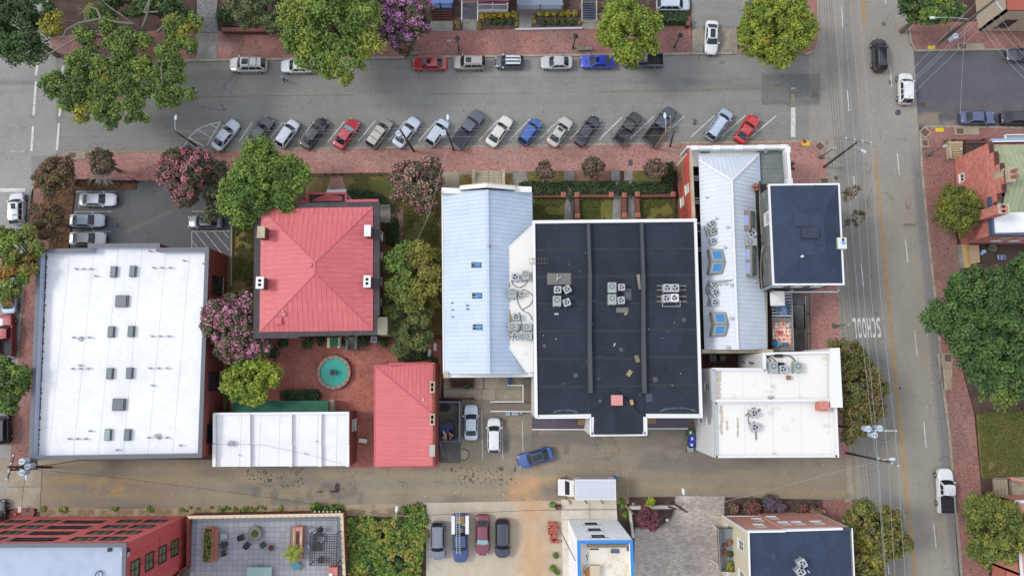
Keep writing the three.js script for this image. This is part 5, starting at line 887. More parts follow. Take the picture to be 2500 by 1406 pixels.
// --- cream and pink house at the lower right ---
{
const h=10,p=cw(plan([[1827,1299.5],[1920,1298],[1920,1293.5],[2059.5,1290],[2080,1289],[2089,1480],[1832,1480]],h)),t=place('cream_house','three storey house with pink brick front, cream side wall and black flat roof','house',p);
const k=p.length,a=p[0],L=p[0].distanceTo(p[1]);
const N0=p[0],N1=p[3];
const e=0,gs=[];
const face1=(n,a,b,top,m,list,opt)=>{wpart(t,n,wall(a,b,0,top,0.3,list),m);for (const w of list) windowIn(t,a,b,w,opt);},W=(s,y)=>({s0:s,s1:s+1.15,y0:y,y1:y+1.55});
face1('front_wall',p[0],p[1],h - 0.25,M.brickPink,[W(2.0,6.0),W(3.4,6.0),W(3.0,2.6),W(4.3,2.6)].filter((w)=>w.s1<L - 0.2),{});
const L2=p[2].distanceTo(p[3]);
face1('front_wall',p[2],p[3],h - 0.25,M.brickPink,[W(0.6,6.0),W(4.6,6.0),W(0.4,2.6),W(2.2,6.0)].filter((w)=>w.s1<L2 - 0.2),{});wpart(t,'front_wall',wall(p[3],p[4],0,h - 0.26,0.3),M.brickPink);
const wi=p.length - 1,WL=p[wi].distanceTo(p[0]);
const sw=[[1.4,6.4,1.3],[5.0,6.4,1.6],[0.7,2.0,1.3],[2.7,2.0,2.6],[6.6,2.0,1.3]].map(([s,y,w])=>({s0:WL - s - w,s1:WL - s,y0:y,y1:y+1.9})).filter((w)=>w.s0>0.1);
face1('side_wall',p[wi],p[0],h - 0.27,M.cream,sw,{fw:0.16});
wpart(t,'rear_wall',[...wall(p[4],p[5],0,h - 0.28,0.3),...wall(p[5],p[6],0,h - 0.28,0.3)],M.cream);
deck(t,inset(p,0.1),h - 0.18,M.blackRoof2,'roof',0.2);
wpart(t,'cornice',[slab([[1824,1296],[1919,1294.5],[1919,1299.5],[1826,1301]],h+0.1,h - 0.6),slab([[1917,1293],[2059,1288.5],[2059,1294],[1919,1298]],h+0.1,h - 0.6)],M.whiteTrim);
wpart(t,'gutter',[beam(X(1828,1300,h),X(1832,1440,h),0.2,0.2),beam(X(2081,1289,h),X(2088,1440,h),0.14,0.14)],M.whiteTrim);
wpart(t,'eave_board',slab([[2060,1289],[2081,1288],[2081,1297],[2060,1298]],h+0.02,h - 0.3),om(60,66,78,0.8));
{const q=X(1786,1264,1.0),q2=X(2004,1261.5,1.0);wpart(t,'string_course',beam(V(N0.x,1.0,N0.z - 0.06),V(N1.x,1.0,N0.z - 0.06),0.12,0.16),M.whiteTrim);}
wpart(t,'corner_trim',box(N0.x - 0.02,h / 2,N0.z - 0.02,0.2,h - 0.4,0.2),M.whiteTrim);
for (const [x,y,f] of [[1891,1362,0]]){const q=X(x,y,h);wpart(t,'roof_patch',box(q.x,h - 0.17,q.z,0.4,0.02,0.5),om(64,74,96));}
{const q=X(1976,1396,h);wpart(t,'roof_litter',box(q.x,h - 0.13,q.z,0.12,0.08,0.4,0.7),M.whiteTrim);}
// balcony with plants on the west side
const b=wpart(t,'balcony',slab([[1758,1291],[1797,1291],[1800,1395],[1764,1395]],4.2,4.05),om(140,146,152,0.8));const rail=[];for (const [u,v] of [[[1756,1290],[1790,1290]],[[1756,1290],[1762,1395]],[[1762,1395],[1796,1395]]]){const m=X(...u,5.2),n=X(...v,5.2);rail.push(beam(m,n,0.07,0.07),beam(m.clone().setY(4.3),n.clone().setY(4.3),0.05,0.05));const l=m.distanceTo(n);for (let s=0;s<=l;s +=0.18){const q=m.clone().lerp(n,s / l);rail.push(box(q.x,4.7,q.z,0.03,1,0.03));}}wpart(b,'railing',rail,M.iron);
wpart(b,'fascia',[beam(X(1754.5,1290,4.9),X(1760.5,1396,4.9),0.1,0.5)],om(172,172,170,0.7));for (const y of [1298,1388]){const q=X(1762,y,4);wpart(b,'post',box(q.x,2,q.z,0.14,4,0.14),M.whiteTrim);}
}
// --- brick house with the stepped gable at the right ---
{
const h=6.6,a=X(2409,352,h),b=X(2426,573,h),p=cw([V(a.x,h,a.z),V(a.x+14,h,a.z - 0.2),V(b.x+14,h,b.z),V(b.x,h,b.z)]),t=place('stepped_gable_house','old red brick house with a stepped gable, green metal roof and white rear roof','house',p);
const wi=3,L=p[3].distanceTo(p[0]);
shell(t,p,0,h,M.brickOld,[{edge:3,list:[{s0:L - 3.6,s1:L - 2.4,y0:0.9,y1:1.9}],opt:{fw:0.16,ny:1}},{edge:2,list:[{s0:10,s1:11.4,y0:2.4,y1:4.4},{s0:7.6,s1:9.0,y0:2.4,y1:4.4}],opt:{glass:om(120,132,136,0.3)}}],0.4);
// stepped gable blocks
const at=(f)=>p[0].clone().lerp(p[3],f);
for (const [f0,f1,top] of [[0,0.12,7.2],[0.12,0.27,8.0],[0.27,0.36,8.9],[0.36,0.5,9.5],[0.5,0.58,8.9],[0.58,0.66,8.0],[0.66,0.75,7.2]]){
const q0=at(f0),q1=at(f1);wpart(t,'gable_step',wall(q1,q0,h,top,0.4),M.brickOld);wpart(t,'step_coping',plate([V(q0.x - 0.08,top+0.08,q0.z),V(q1.x - 0.08,top+0.08,q1.z),V(q1.x+0.5,top+0.08,q1.z),V(q0.x+0.5,top+0.08,q0.z)],0.08),M.darkBrick);
}
wpart(t,'band_course',beam(V(p[0].x - 0.06,h,p[0].z),V(p[3].x - 0.06,h,p[3].z),0.12,0.2),om(206,140,120,0.9));
{const q=at(0.42);wpart(t,'chimney',[box(q.x+0.45,8.8,q.z,0.9,2.6,1.9)],M.stone);for (const d of [-0.35,0.35]) wpart(t,'chimney_pot',[cyl(q.x+0.5,10.1,q.z+d,0.22,0.9,12),cyl(q.x+0.5,10.95,q.z+d,0.15,0.06,10)],om(172,112,100,0.9));}
const y0=h+0.2,g1=[V(p[0].x+0.4,y0,p[0].z+0.2),V(p[1].x,y0,p[1].z+0.2),V(p[1].x,8.9,p[1].z+5.2),V(p[0].x+0.8,8.9,p[0].z+5.2)],g2=[V(p[0].x+0.8,8.9,p[0].z+5.2),V(p[1].x,8.9,p[1].z+5.2),V(p[1].x,y0,p[1].z+9),V(p[0].x+1.2,y0,p[0].z+9)];
for (const f of [g1,g2]){for (const s of strips(f,V(1,0,0),0.62,0.008,0.06)) wpart(t,'roof_panel',s,M.greenRoof);wpart(t,'roof_seam',seams(f,V(1,0,0),0.62,0.035,0.04),M.greenRoof);}
{const q=X(2475,441,8);wpart(t,'roof_hatch',[box(q.x,7.9,q.z,0.7,0.5,0.8)],om(186,172,128,0.8));wpart(t,'hatch_lid',box(q.x,8.17,q.z,0.45,0.06,0.55),om(150,84,58,0.8));}
for (const [x,y,m] of [[2445,465,M.iron],[2453,465,M.whiteTrim]]){const q=X(x,y,7.6);wpart(t,'vent_pipe',box(q.x,7.4,q.z,0.25,0.5,0.35),m);}
// white lower roof behind
const w=cw(P3([[2424,478,h+0.3],[2560,478,h+0.3],[2560,569,h+0.3],[2430,570,h+0.3]]));wpart(t,'white_roof',plate(w.map((q)=>V(q.x,h+0.12,q.z)),0.3),M.whiteRoof);
wpart(t,'roof_edge',[slab([[2419,480],[2424.5,480],[2431,573],[2425,573]],h+0.35,h - 0.3),slab([[2425,569],[2560,566],[2560,574],[2426,574]],h+0.35,h - 0.3)],om(76,96,122,0.7));
{const q=X(2449,511,h+3),s=wpart(t,'chimney',box(q.x,h+1.2,q.z,1.3,4.0,1.15),M.brickOld);wpart(s,'flue',[-0.3,0.3].map((d)=>box(q.x,h+3.22,q.z+d,0.4,0.06,0.36)),M.black);wpart(s,'cap',ring([[-1,-1],[1,-1],[1,1],[-1,1]].map(([i,j])=>V(q.x+i*0.7,0,q.z+j*0.62)),[[-1,-1],[1,-1],[1,1],[-1,1]].map(([i,j])=>V(q.x+i*0.5,0,q.z+j*0.48)),h+3.3,h+3.1),M.stone);}
wpart(t,'front_gutter',beam(X(2420,341.5,6.7),X(2540,340,6.7),0.25,0.22),om(150,182,222,0.6));wpart(t,'front_fascia',beam(X(2425,345.5,6.85),X(2540,344,6.85),0.16,0.1),M.whiteTrim);
{const q=slab([[2456,331],[2560,329],[2560,341],[2456,341]],3.2,3.0);wpart(t,'entry_canopy',q,om(176,188,178,0.8));wpart(t,'canopy_trim',[beam(X(2455,330,3.3),X(2560,328,3.3),0.14,0.3),beam(X(2455,330,3.3),X(2457,341,3.3),0.14,0.3)],M.whiteTrim);}
{const q=X(2349,371,3),r=X(2350.5,386,1);wpart(t,'downpipe',rod(X(2348,363,3.6),X(2350.5,386,0.4),0.07),M.whiteTrim);}
}
// ---------- vehicles: local axes x forward, y up, z to the driver's right; one builder, every car its own thing ----------
const TYPES={
sedan:{L:4.85,W:1.85,H:1.45,belt:0.93,hood:0.88,deck:0.98,ws:0.29,rf:0.43,rr:0.7,rb:0.86},
coupe:{L:4.6,W:1.85,H:1.35,belt:0.9,hood:0.84,deck:0.98,ws:0.33,rf:0.47,rr:0.68,rb:0.89},
hatch:{L:4.25,W:1.78,H:1.52,belt:0.96,hood:0.92,deck:1.0,ws:0.24,rf:0.38,rr:0.86,rb:0.97},
suv:{L:4.75,W:1.92,H:1.72,belt:1.1,hood:1.05,deck:1.1,ws:0.25,rf:0.37,rr:0.88,rb:0.975},
wagon:{L:4.9,W:1.9,H:1.66,belt:1.05,hood:0.98,deck:1.05,ws:0.22,rf:0.36,rr:0.9,rb:0.975},
pickup:{L:5.7,W:1.98,H:1.86,belt:1.18,hood:1.12,deck:1.15,ws:0.27,rf:0.36,rr:0.57,rb:0.605,bed:1},
};
const carGlass=new THREE.MeshPhysicalMaterial({color:C(30,36,42),roughness:0.07,side:THREE.DoubleSide}),tyreM=om(30,30,32,0.9),rimM=om(176,180,186,0.4,{metalness:0.5}),lampM=om(166,174,184,0.12),tailM=om(196,24,34,0.3),plasticM=om(40,42,46,0.7),railM=om(150,154,160,0.4,{metalness:0.4});
const paintOf=new Map();
const carPaint=(c)=>{const k=c.join();if (!paintOf.has(k)) paintOf.set(k,new THREE.MeshPhysicalMaterial({color:oc(...c),roughness:0.45,clearcoat:1,clearcoatRoughness:0.06,side:THREE.DoubleSide}));return paintOf.get(k);};
const lerp1=(a,b,t)=>a+(b - a)*t;
const curve=(pts,t)=>{for (let i=0;i<pts.length - 1;i++) if (t<=pts[i+1][0]){const k=(t - pts[i][0]) / (pts[i+1][0] - pts[i][0]);return lerp1(pts[i][1],pts[i+1][1],k*k*(3 - 2*k)*0.5+k*0.5);}return pts[pts.length - 1][1];};
function patch(fn,nu,nv){const pos=[],uv=[],idx=[];for (let j=0;j<=nv;j++) for (let i=0;i<=nu;i++){const p=fn(i / nu,j / nv);pos.push(p.x,p.y,p.z);uv.push(i / nu,j / nv);}for (let j=0;j<nv;j++) for (let i=0;i<nu;i++){const a=j*(nu+1)+i;idx.push(a,a+1,a+nu+2,a,a+nu+2,a+nu+1);}const g=new THREE.BufferGeometry();g.setAttribute('position',new THREE.Float32BufferAttribute(pos,3));g.setAttribute('uv',new THREE.Float32BufferAttribute(uv,2));g.setIndex(idx);g.computeVertexNormals();return g;}
function car(px,py,deg,type,color,label,o={}){
const T={...TYPES[type],...(o.dim??{})},{L,W,H}=T,m=carPaint(color),c=X(px,py,0.8);
const a=X(px+Math.cos(deg*Math.PI / 180)*40,py - Math.sin(deg*Math.PI / 180)*40,0.8),ry=Math.atan2(-(a.z - c.z),a.x - c.x);
const t=thing(o.name??'parked_car',label,o.cat??'car',V(c.x,0.03,c.z),o.group);t.rotation.y=ry;
const xf=(u)=>L / 2 - u*L,hw=W / 2;
const wid=(u)=>hw*curve([[0,0.5],[0.012,0.66],[0.035,0.8],[0.08,0.92],[0.17,0.985],[0.5,1],[0.84,0.985],[0.93,0.93],[0.975,0.82],[1,T.bed?0.74:0.58]],u);
const top=(u)=>T.bed?curve([[0,T.hood*0.8],[0.03,T.hood*0.93],[0.1,T.hood],[T.ws,T.belt],[1,T.deck]],u):curve([[0,T.hood*0.66],[0.02,T.hood*0.78],[0.07,T.hood*0.92],[T.ws,T.belt],[T.rb,T.deck],[0.975,T.deck*0.95],[1,T.deck*0.72]],u);
// body shell: rings of a rounded section along the length
const endU=T.bed?0.622:1,N=26,ringF=(u)=>{const w=wid(u),tp=top(u),lo=0.3+0.1*Math.max(0,1 - u / 0.05);return [[0.72,0.2],[0.95,lo],[1,0.5*(lo+tp)*0.9],[1,tp - 0.16],[0.97,tp - 0.05],[0.88,tp+0.005],[0.55,tp+0.03],[0,tp+0.042]].map(([k,y])=>[k*w,y]);};
{const pos=[],idx=[],us=[];for (let i=0;i<=N;i++){const s=i / N;us.push((s - 0.09*Math.sin(2*Math.PI*s)*0.9)*endU);}
const R=us.map((u)=>{const h=ringF(u),full=[...h.map(([z,y])=>[z,y]),...[...h].reverse().slice(1).map(([z,y])=>[-z,y])];return full;}),n=R[0].length;
us.forEach((u,i)=>R[i].forEach(([z,y])=>pos.push(xf(u),y,z)));
for (let i=0;i<N;i++) for (let k=0;k<n - 1;k++){const a0=i*n+k;idx.push(a0,a0+1,a0+n,a0+1,a0+n+1,a0+n);}
for (const [row,f] of [[0,1],[N,-1]]){const ci=pos.length / 3;pos.push(xf(us[row]),0.5,0);for (let k=0;k<n - 1;k++){const a0=row*n+k;f>0?idx.push(ci,a0+1,a0):idx.push(ci,a0,a0+1);}}
const g=new THREE.BufferGeometry();g.setAttribute('position',new THREE.Float32BufferAttribute(pos,3));g.setAttribute('uv',new THREE.Float32BufferAttribute(new Float32Array(pos.length / 3*2),2));g.setIndex(idx);g.computeVertexNormals();part(t,'body',g,m);}
// cabin: base outline at the belt line, roof outline above
const wb0=0.9,wr=T.bed?0.74:0.7,zb=hw*wb0,zr=hw*wr,yb=T.belt - 0.02,yr=H - 0.05;
const P={bf:(s)=>V(xf(T.ws)+0.16*(1 - s*s),yb - 0.02,s*zb),rf:(s)=>V(xf(T.rf)+0.1*(1 - s*s),yr,s*zr),bb:(s)=>V(xf(T.rb) - 0.1*(1 - s*s),top(T.rb)+0.0,s*zb*0.97),rb:(s)=>V(xf(T.rr) - 0.07*(1 - s*s),yr - 0.02,s*zr*0.97)};
const ws=(u,v)=>P.bf(u*2 - 1).lerp(P.rf(u*2 - 1),v),rw=(u,v)=>P.bb(u*2 - 1).lerp(P.rb(u*2 - 1),v),side=(sg)=>(u,v)=>{const b=P.bf(sg).lerp(P.bb(sg),u),r=P.rf(sg).lerp(P.rb(sg),u),q=b.lerp(r,v);q.z +=sg*0.05*Math.sin(Math.PI*v);return q;},roofF=(u,v)=>{const s=u*2 - 1,q=P.rf(s).lerp(P.rb(s),v);q.y +=0.055*(1 - s*s)+0.03*Math.sin(Math.PI*v);return q;};
const rm=o.roof?carPaint(o.roof):m;
part(t,'cabin',[patch(ws,6,3),patch(rw,6,3),patch(side(1),8,3),patch(side(-1),8,3)],o.pillar?carPaint(o.pillar):m);
part(t,'roof',patch(roofF,8,8),rm);
const sub=(f,u0,u1,v0,v1,off)=>(u,v)=>f(lerp1(u0,u1,u),lerp1(v0,v1,v)).add(off);
part(t,'windshield',patch(sub(ws,0.05,0.95,0.04,0.94,V(0.016,0.02,0)),8,3),o.shade?om(...o.shade,0.3):carGlass);
part(t,'rear_window',patch(sub(rw,0.06,0.94,0.08,0.92,V(-0.016,0.018,0)),8,3),carGlass);
for (const sg of [1,-1]){const off=V(0,0.004,sg*0.016),cuts=type==='coupe'?[[0.1,0.86]]:T.bed?[[0.12,0.52],[0.56,0.92]]:['suv','wagon'].includes(type)?[[0.1,0.4],[0.43,0.7],[0.73,0.95]]:[[0.1,0.48],[0.51,0.9]];for (const [u0,u1] of cuts) part(t,'side_window',patch(sub(side(sg),u0,u1,0.12,0.86,off),4,2),carGlass);}
// wheels with rims
for (const u of T.bed?[0.165,0.79]:[0.18,0.8]) for (const sg of [1,-1]){const R=T.bed||type==='suv'?0.37:0.33,w=part(t,'wheel',new THREE.CylinderGeometry(R,R,0.22,18).rotateX(Math.PI / 2).translate(xf(u),R,sg*(hw - 0.1)),tyreM);part(w,'rim',new THREE.CylinderGeometry(R*0.66,R*0.6,0.03,14).rotateX(Math.PI / 2).translate(xf(u),R,sg*(hw+0.012)),rimM);}
for (const sg of [1,-1]){
const lz=sg*hw*0.7,hy=T.hood*0.8;
part(t,'headlight',ball(xf(0.05),hy,lz*0.98,0.2,0.09,0.15,10),lampM);
if (!T.bed) part(t,'taillight',ball(xf(type==='suv'||type==='hatch'||type==='wagon'?0.965:0.968),T.deck*(type==='sedan'||type==='coupe'?0.82:0.97),sg*hw*0.76,0.13,0.1,0.17,8),tailM);
part(t,'mirror',box(xf(T.ws+0.035),T.belt+0.06,sg*(hw+0.06),0.16,0.13,0.2),o.mirror?carPaint(o.mirror):m);
}
part(t,'front_bumper',box(xf(0.012),0.42,0,0.12,0.2,W*0.62),plasticM);
if (!T.bed) part(t,'rear_bumper',box(xf(0.99),0.46,0,0.12,0.16,W*0.66),o.bumper?carPaint(o.bumper):plasticM);
part(t,'grille',box(xf(0.004),0.6,0,0.06,0.12,W*0.4),plasticM);
part(t,'wiper',[-0.32,0.12].map((z)=>beam(V(xf(T.ws)+0.2 - 0.05,yb+0.0,z),V(xf(T.ws)+0.02,yb+0.09,z+0.5),0.025,0.02)),plasticM);
if (o.sunroof) part(t,'sunroof',patch((u,v)=>roofF(lerp1(0.22,0.78,u),lerp1(...(o.sunroof===2?[0.06,0.92]:[0.08,0.4]),v)).add(V(0,0.014,0)),4,4),carGlass);
if (o.rails) for (const sg of [0.07,0.93]) part(t,'roof_rail',tube(Array.from({length:5},(_,i)=>roofF(sg,0.06+0.86*i / 4).add(V(0,0.07,0))),0.028,8,5),railM);
if (o.bars) for (const v of o.bars) part(t,'roof_bar',tube([0.05,0.5,0.95].map((u)=>roofF(u,v).add(V(0,0.09,0))),0.035,6,5),plasticM);
if (o.stripes) for (const s of [0.3,0.7]){part(t,'stripe',patch((u,v)=>roofF(s - 0.1+u*0.2,v*0.98).add(V(0,0.012,0)),3,6),carPaint(o.stripes));}
if (o.scoop) part(t,'bonnet_scoop',ball(xf(0.16),T.hood+0.04,0,0.22,0.05,0.3,10),m);
part(t,'antenna',ball(roofF(0.5,0.88).x,roofF(0.5,0.88).y+0.02,0,0.09,0.035,0.035,6),plasticM);
if (T.bed){// open load bed: floor, side walls, headboard, tailgate
const x0=xf(0.622),x1=xf(0.995),len=x0 - x1,yt=T.deck,cx=(x0+x1) / 2;
for (const sg of [1,-1]) part(t,'bed_side',[box(cx,(0.42+yt) / 2,sg*(hw - 0.1),len,yt - 0.42,0.2)],m);
const tg=part(t,'tailgate',[box(x1+0.05,(0.5+yt) / 2,0,0.1,yt - 0.5,W - 0.402)],m);
part(t,'bed_floor',box(cx,0.62,0,len - 0.02,0.08,W - 0.41),o.floor?om(...o.floor,0.7):plasticM);
part(t,'rear_bumper',box(x1 - 0.08,0.5,0,0.14,0.16,W*0.9),o.bumper?carPaint(o.bumper):railM);
for (const sg of [1,-1]) part(t,'taillight',box(x1+0.02,0.92,sg*(hw - 0.07),0.08,0.36,0.12),tailM);
if (o.cover){part(t,'bed_cover',box(cx,yt+0.03,0,len - 0.06,0.06,W - 0.24),om(...o.cover,0.8));if (o.coverRibs) for (let i=1;i<4;i++) part(t,'cover_rib',box(x0 - len*i / 4,yt+0.075,0,0.05,0.03,W - 0.3),om(74,70,80,0.6));}
if (o.liner) part(t,'bed_liner',[1,-1].map((sg)=>box(cx,yt+0.012,sg*(hw - 0.1),len,0.02,0.18)),plasticM);
if (o.rack) for (let i=0;i<6;i++) part(t,'rack_bar',i<4?box(x0 - 0.15 - i*0.3,yt+0.32,0,0.05,0.05,W - 0.5):box(x0 - 0.6,yt+0.35,(i - 4.5)*(W - 0.7),1.1,0.05,0.05),om(112,116,120,0.5));
}
o.extra?.(t,{xf,hw,T,roofF,m,top});
return t;
}
const ROWN='cars parked along the north kerb',ROWS='cars parked nose out in the angled bays';
const WHITE=[226,228,230],SILV=[176,182,188],PALE=[206,216,226],BLK=[26,28,32];
// along the north kerb
car(605,158,180,'suv',[220,218,212],'large white off-roader with roof bars and a sunroof at the north kerb',{dim:{L:5.2,W:2.0,H:1.85},rails:1,sunroof:1,bars:[0.45,0.8],group:ROWN});
car(726,161,180,'sedan',WHITE,'white car half hidden under the large green street tree',{group:ROWN});
car(1049,155,180,'sedan',[178,44,48],'dark red sedan with a black sunroof at the north kerb',{sunroof:1,group:ROWN});
car(1146,153,180,'suv',[170,164,156],'beige grey crossover with a glass roof behind the dark red sedan',{sunroof:1,dim:{L:4.5},rails:1,group:ROWN,bumper:[60,62,66]});
car(1244,151,180,'hatch',[76,80,88],'grey compact with a pale striped roof at the north kerb',{dim:{L:4.05},roof:[216,224,230],stripes:[40,60,72],mirror:[226,228,230],group:ROWN});
car(1359,152,180,'sedan',[186,190,194],'silver sedan between the striped compact and the bright blue sedan',{dim:{L:4.5},group:ROWN});
car(1459,150,180,'sedan',[36,62,190],'bright blue sports sedan partly under the street tree',{sunroof:1,scoop:1,group:ROWN});
car(1570,147,180,'pickup',[58,66,84],'dark pickup whose open bed shows from under the street tree',{floor:[30,30,36],group:ROWN,bumper:[180,190,210],name:'pickup_truck',cat:'pickup'});
// angled bays on the south side, from the left
car(550,329,52,'sedan',[200,212,228],'pale silver sedan beside the hatched corner of the angled bays',{group:ROWS});
car(634,322,55,'sedan',[62,68,78],'charcoal sedan with its rear under the green tree by the angled bays',{group:ROWS});
car(700,326,55,'hatch',[206,216,230],'white hatchback right of the charcoal sedan, its rear brushed by the tree',{group:ROWS});
car(766,325,53,'sedan',[34,40,48],'black sedan between the white hatchback and the red sedan',{dim:{L:4.95},group:ROWS});
car(845,326,55,'sedan',[192,50,62],'crimson sedan with a pale sun shade behind its windscreen',{shade:[130,190,190],dim:{L:4.6},group:ROWS});
car(925,325,54,'wagon',[150,146,140],'bronze grey estate car with a beige roof and roof bars',{roof:[196,190,180],bars:[0.3,0.7],dim:{L:4.6,H:1.55},group:ROWS});
car(992,322,53,'sedan',[202,214,228],'pale blue white sedan beneath the leaning pole with a transformer',{group:ROWS});
car(1067,323,55,'hatch',[196,208,224],'silver hatchback with a dark tail left of the grey pickup',{bumper:[46,40,44],dim:{L:4.2},group:ROWS});
car(1143,314,53,'pickup',[78,84,104],'slate grey pickup with a flat black bed cover',{dim:{L:5.9},cover:[50,56,64],group:ROWS,name:'pickup_truck',cat:'pickup'});
car(1219,320,55,'sedan',[224,222,216],'cream white sedan right of the slate grey pickup',{group:ROWS});
car(1294,321,54,'hatch',[38,92,176],'blue hatchback in the angled bays',{dim:{L:4.1},group:ROWS});
car(1367,321,55,'sedan',[196,190,184],'silver beige sedan with a dark sunroof',{sunroof:1,dim:{L:4.6},group:ROWS});
car(1434,319,54,'sedan',[34,42,52],'black green sedan right of the silver beige sedan',{dim:{L:4.8},group:ROWS});
car(1533,313,54,'pickup',[38,42,44],'small black pickup with bars lying over its bed',{dim:{L:5.0,W:1.8,H:1.7},floor:[30,32,34],rack:1,group:ROWS,name:'pickup_truck',cat:'pickup'});
car(1612,307,53,'pickup',[54,62,76],'large dark pickup with an open bed behind the street lamp poles',{dim:{L:6.0,W:2.03},floor:[52,44,42],liner:1,group:ROWS,name:'pickup_truck',cat:'pickup'});
car(1756,304,55,'wagon',[178,196,220],'silver blue estate with long roof rails',{dim:{L:5.0},roof:[196,212,234],rails:1,group:ROWS});
car(1825,314,55,'coupe',[212,34,36],'bright red coupe at the right end of the angled bays',{dim:{L:4.5},group:ROWS});
// moving and driveway
car(1738,91,268,'sedan',[236,238,240],'white sedan with a glass roof pulling out of the driveway',{sunroof:2,dim:{L:5.0},name:'moving_car'});
car(1644,11,0,'suv',[196,210,226],'silver crossover at the top edge behind the clipped hedge',{});
car(2148,134,92,'suv',[24,26,34],'black seven seater driving up the cross street',{dim:{L:4.8},rails:1,name:'moving_car'});
car(2212,216,91,'suv',[238,240,242],'white hatch-backed crossover driving up the cross street beside the side road',{dim:{L:4.55},name:'moving_car'});
const lettering=canvasTex(256,64,(g,w,h)=>{g.fillStyle='#e9ecef';g.fillRect(0,0,w,h);g.fillStyle='#3c4048';seed(17);for (let i=0;i<9;i++){g.fillRect(14+i*26,12,rr(4,8),rr(34,42));g.fillRect(18+i*26,rr(12,36),rr(6,14),rr(4,8));}});
car(2309,1198,93,'pickup',[236,239,242],'white marked pickup with a ribbed black bed cover at the east kerb',{dim:{L:5.7},cover:[34,32,42],coverRibs:1,name:'marked_pickup',cat:'pickup',extra:(t,{xf,hw})=>{for (const sg of [-1]) part(t,'lettering',new THREE.PlaneGeometry(1.9,0.42).rotateY(Math.PI).translate(xf(0.46),0.86,sg*(hw+0.012)),mapped(lettering,0.5));}});
car(2389,287,0,'sedan',[72,92,134],'steel blue sedan at the south kerb of the side street',{});
car(2487,287,0,'sedan',[22,24,42],'black sedan at the right edge behind the steel blue sedan',{});
car(2502,133,180,'sedan',[60,60,70],'dark grey car entering at the right edge of the side street',{});
// west street
car(40,509,90,'suv',[216,222,230],'white crossover with two black roof bars waiting at the stop line',{dim:{L:4.4},bars:[0.35,0.75],sunroof:1});
car(21,722,90,'sedan',[190,210,232],'pale blue sedan under the yellowing tree at the left edge',{});
car(13,820,90,'pickup',[170,34,44],'red pickup with an open black bed at the left kerb',{dim:{L:5.6},floor:[40,42,48],liner:1,name:'pickup_truck',cat:'pickup'});
car(4,1040,90,'suv',[22,26,34],'black car at the left edge under the lower tree',{});
car(-6,1268,90,'sedan',[26,26,30],'dark car cut by the left edge near the alley mouth',{});
// walled parking lot
car(237,487,0,'sedan',[222,228,234],'white sedan at the top of the walled parking lot',{dim:{L:5.0}});
car(211,538,0,'sedan',[186,198,214],'silver sedan in the middle of the three parked by the leaf bed',{dim:{L:4.7}});
car(212,582,0,'sedan',[206,208,208],'light grey sedan nearest the white roofed brick building',{dim:{L:4.9}});
car(499,541,180,'sedan',[92,100,112],'slate grey sedan beside the hatched bay of the walled parking lot',{sunroof:2,dim:{L:4.75}});
// rear yard
car(1150,1031,90,'sedan',[196,208,224],'silver white sedan beside the bin enclosure',{dim:{L:4.65}});
car(1206,1064,90,'hatch',[236,238,240],'white hatchback sedan in the painted bay of the rear yard',{dim:{L:4.6}});
car(1307,1117,196,'sedan',[34,84,160],'blue sedan with a black roof turning in the back alley',{roof:[36,46,66],sunroof:2,dim:{L:4.75},name:'moving_car'});
// dirt lot
car(1069,1320,270,'suv',[122,126,140],'grey crossover at the left of the four in the dirt lot',{rails:1,dim:{L:4.7}});
car(1124,1314,270,'pickup',[32,68,128],'blue work pickup with white side boxes and a long ladder',{dim:{L:5.9,W:1.9},floor:[196,190,176],bumper:[40,70,120],name:'work_pickup',cat:'pickup',extra:(t,{xf,hw})=>{
for (const sg of [1,-1]) part(t,'tool_box',box(xf(0.8),1.28,sg*(hw - 0.06),2.25,0.4,0.44),M.whiteTrim);
part(t,'cargo_board',box(xf(0.9),1.0,0,0.9,0.5,1.1),M.wood);part(t,'cargo',[box(xf(0.7),0.92,-0.2,0.5,0.5,0.6,0.4),box(xf(0.74),0.9,0.35,0.6,0.4,0.4)],om(60,92,140,0.8));part(t,'rope_coil',new THREE.TorusGeometry(0.2,0.06,6,14).rotateX(1.57).translate(xf(0.67),1.2,-0.1),om(196,150,60,0.9));
}});
{const q=X(1118,1300,2.1),t=thing('extension_ladder','aluminium ladder laid along the blue work pickup','ladder',V(q.x,2.02,q.z));for (const s of [-0.22,0.22]) part(t,'rail',box(s,0,0,0.06,0.09,5.3),M.galv);for (let i=0;i<18;i++) part(t,'rung',box(0,0,-2.5+i*0.29,0.44,0.04,0.04),M.galv);t.rotation.y=0.02;}
car(1178,1306,270,'sedan',[124,42,66],'burgundy sedan with a silver sun shade in the dirt lot',{shade:[150,196,204],dim:{L:5.1}});
car(1227,1314,270,'suv',[32,42,62],'dark navy crossover at the right of the four in the dirt lot',{rails:1,dim:{L:4.9},bumper:[150,70,70]});
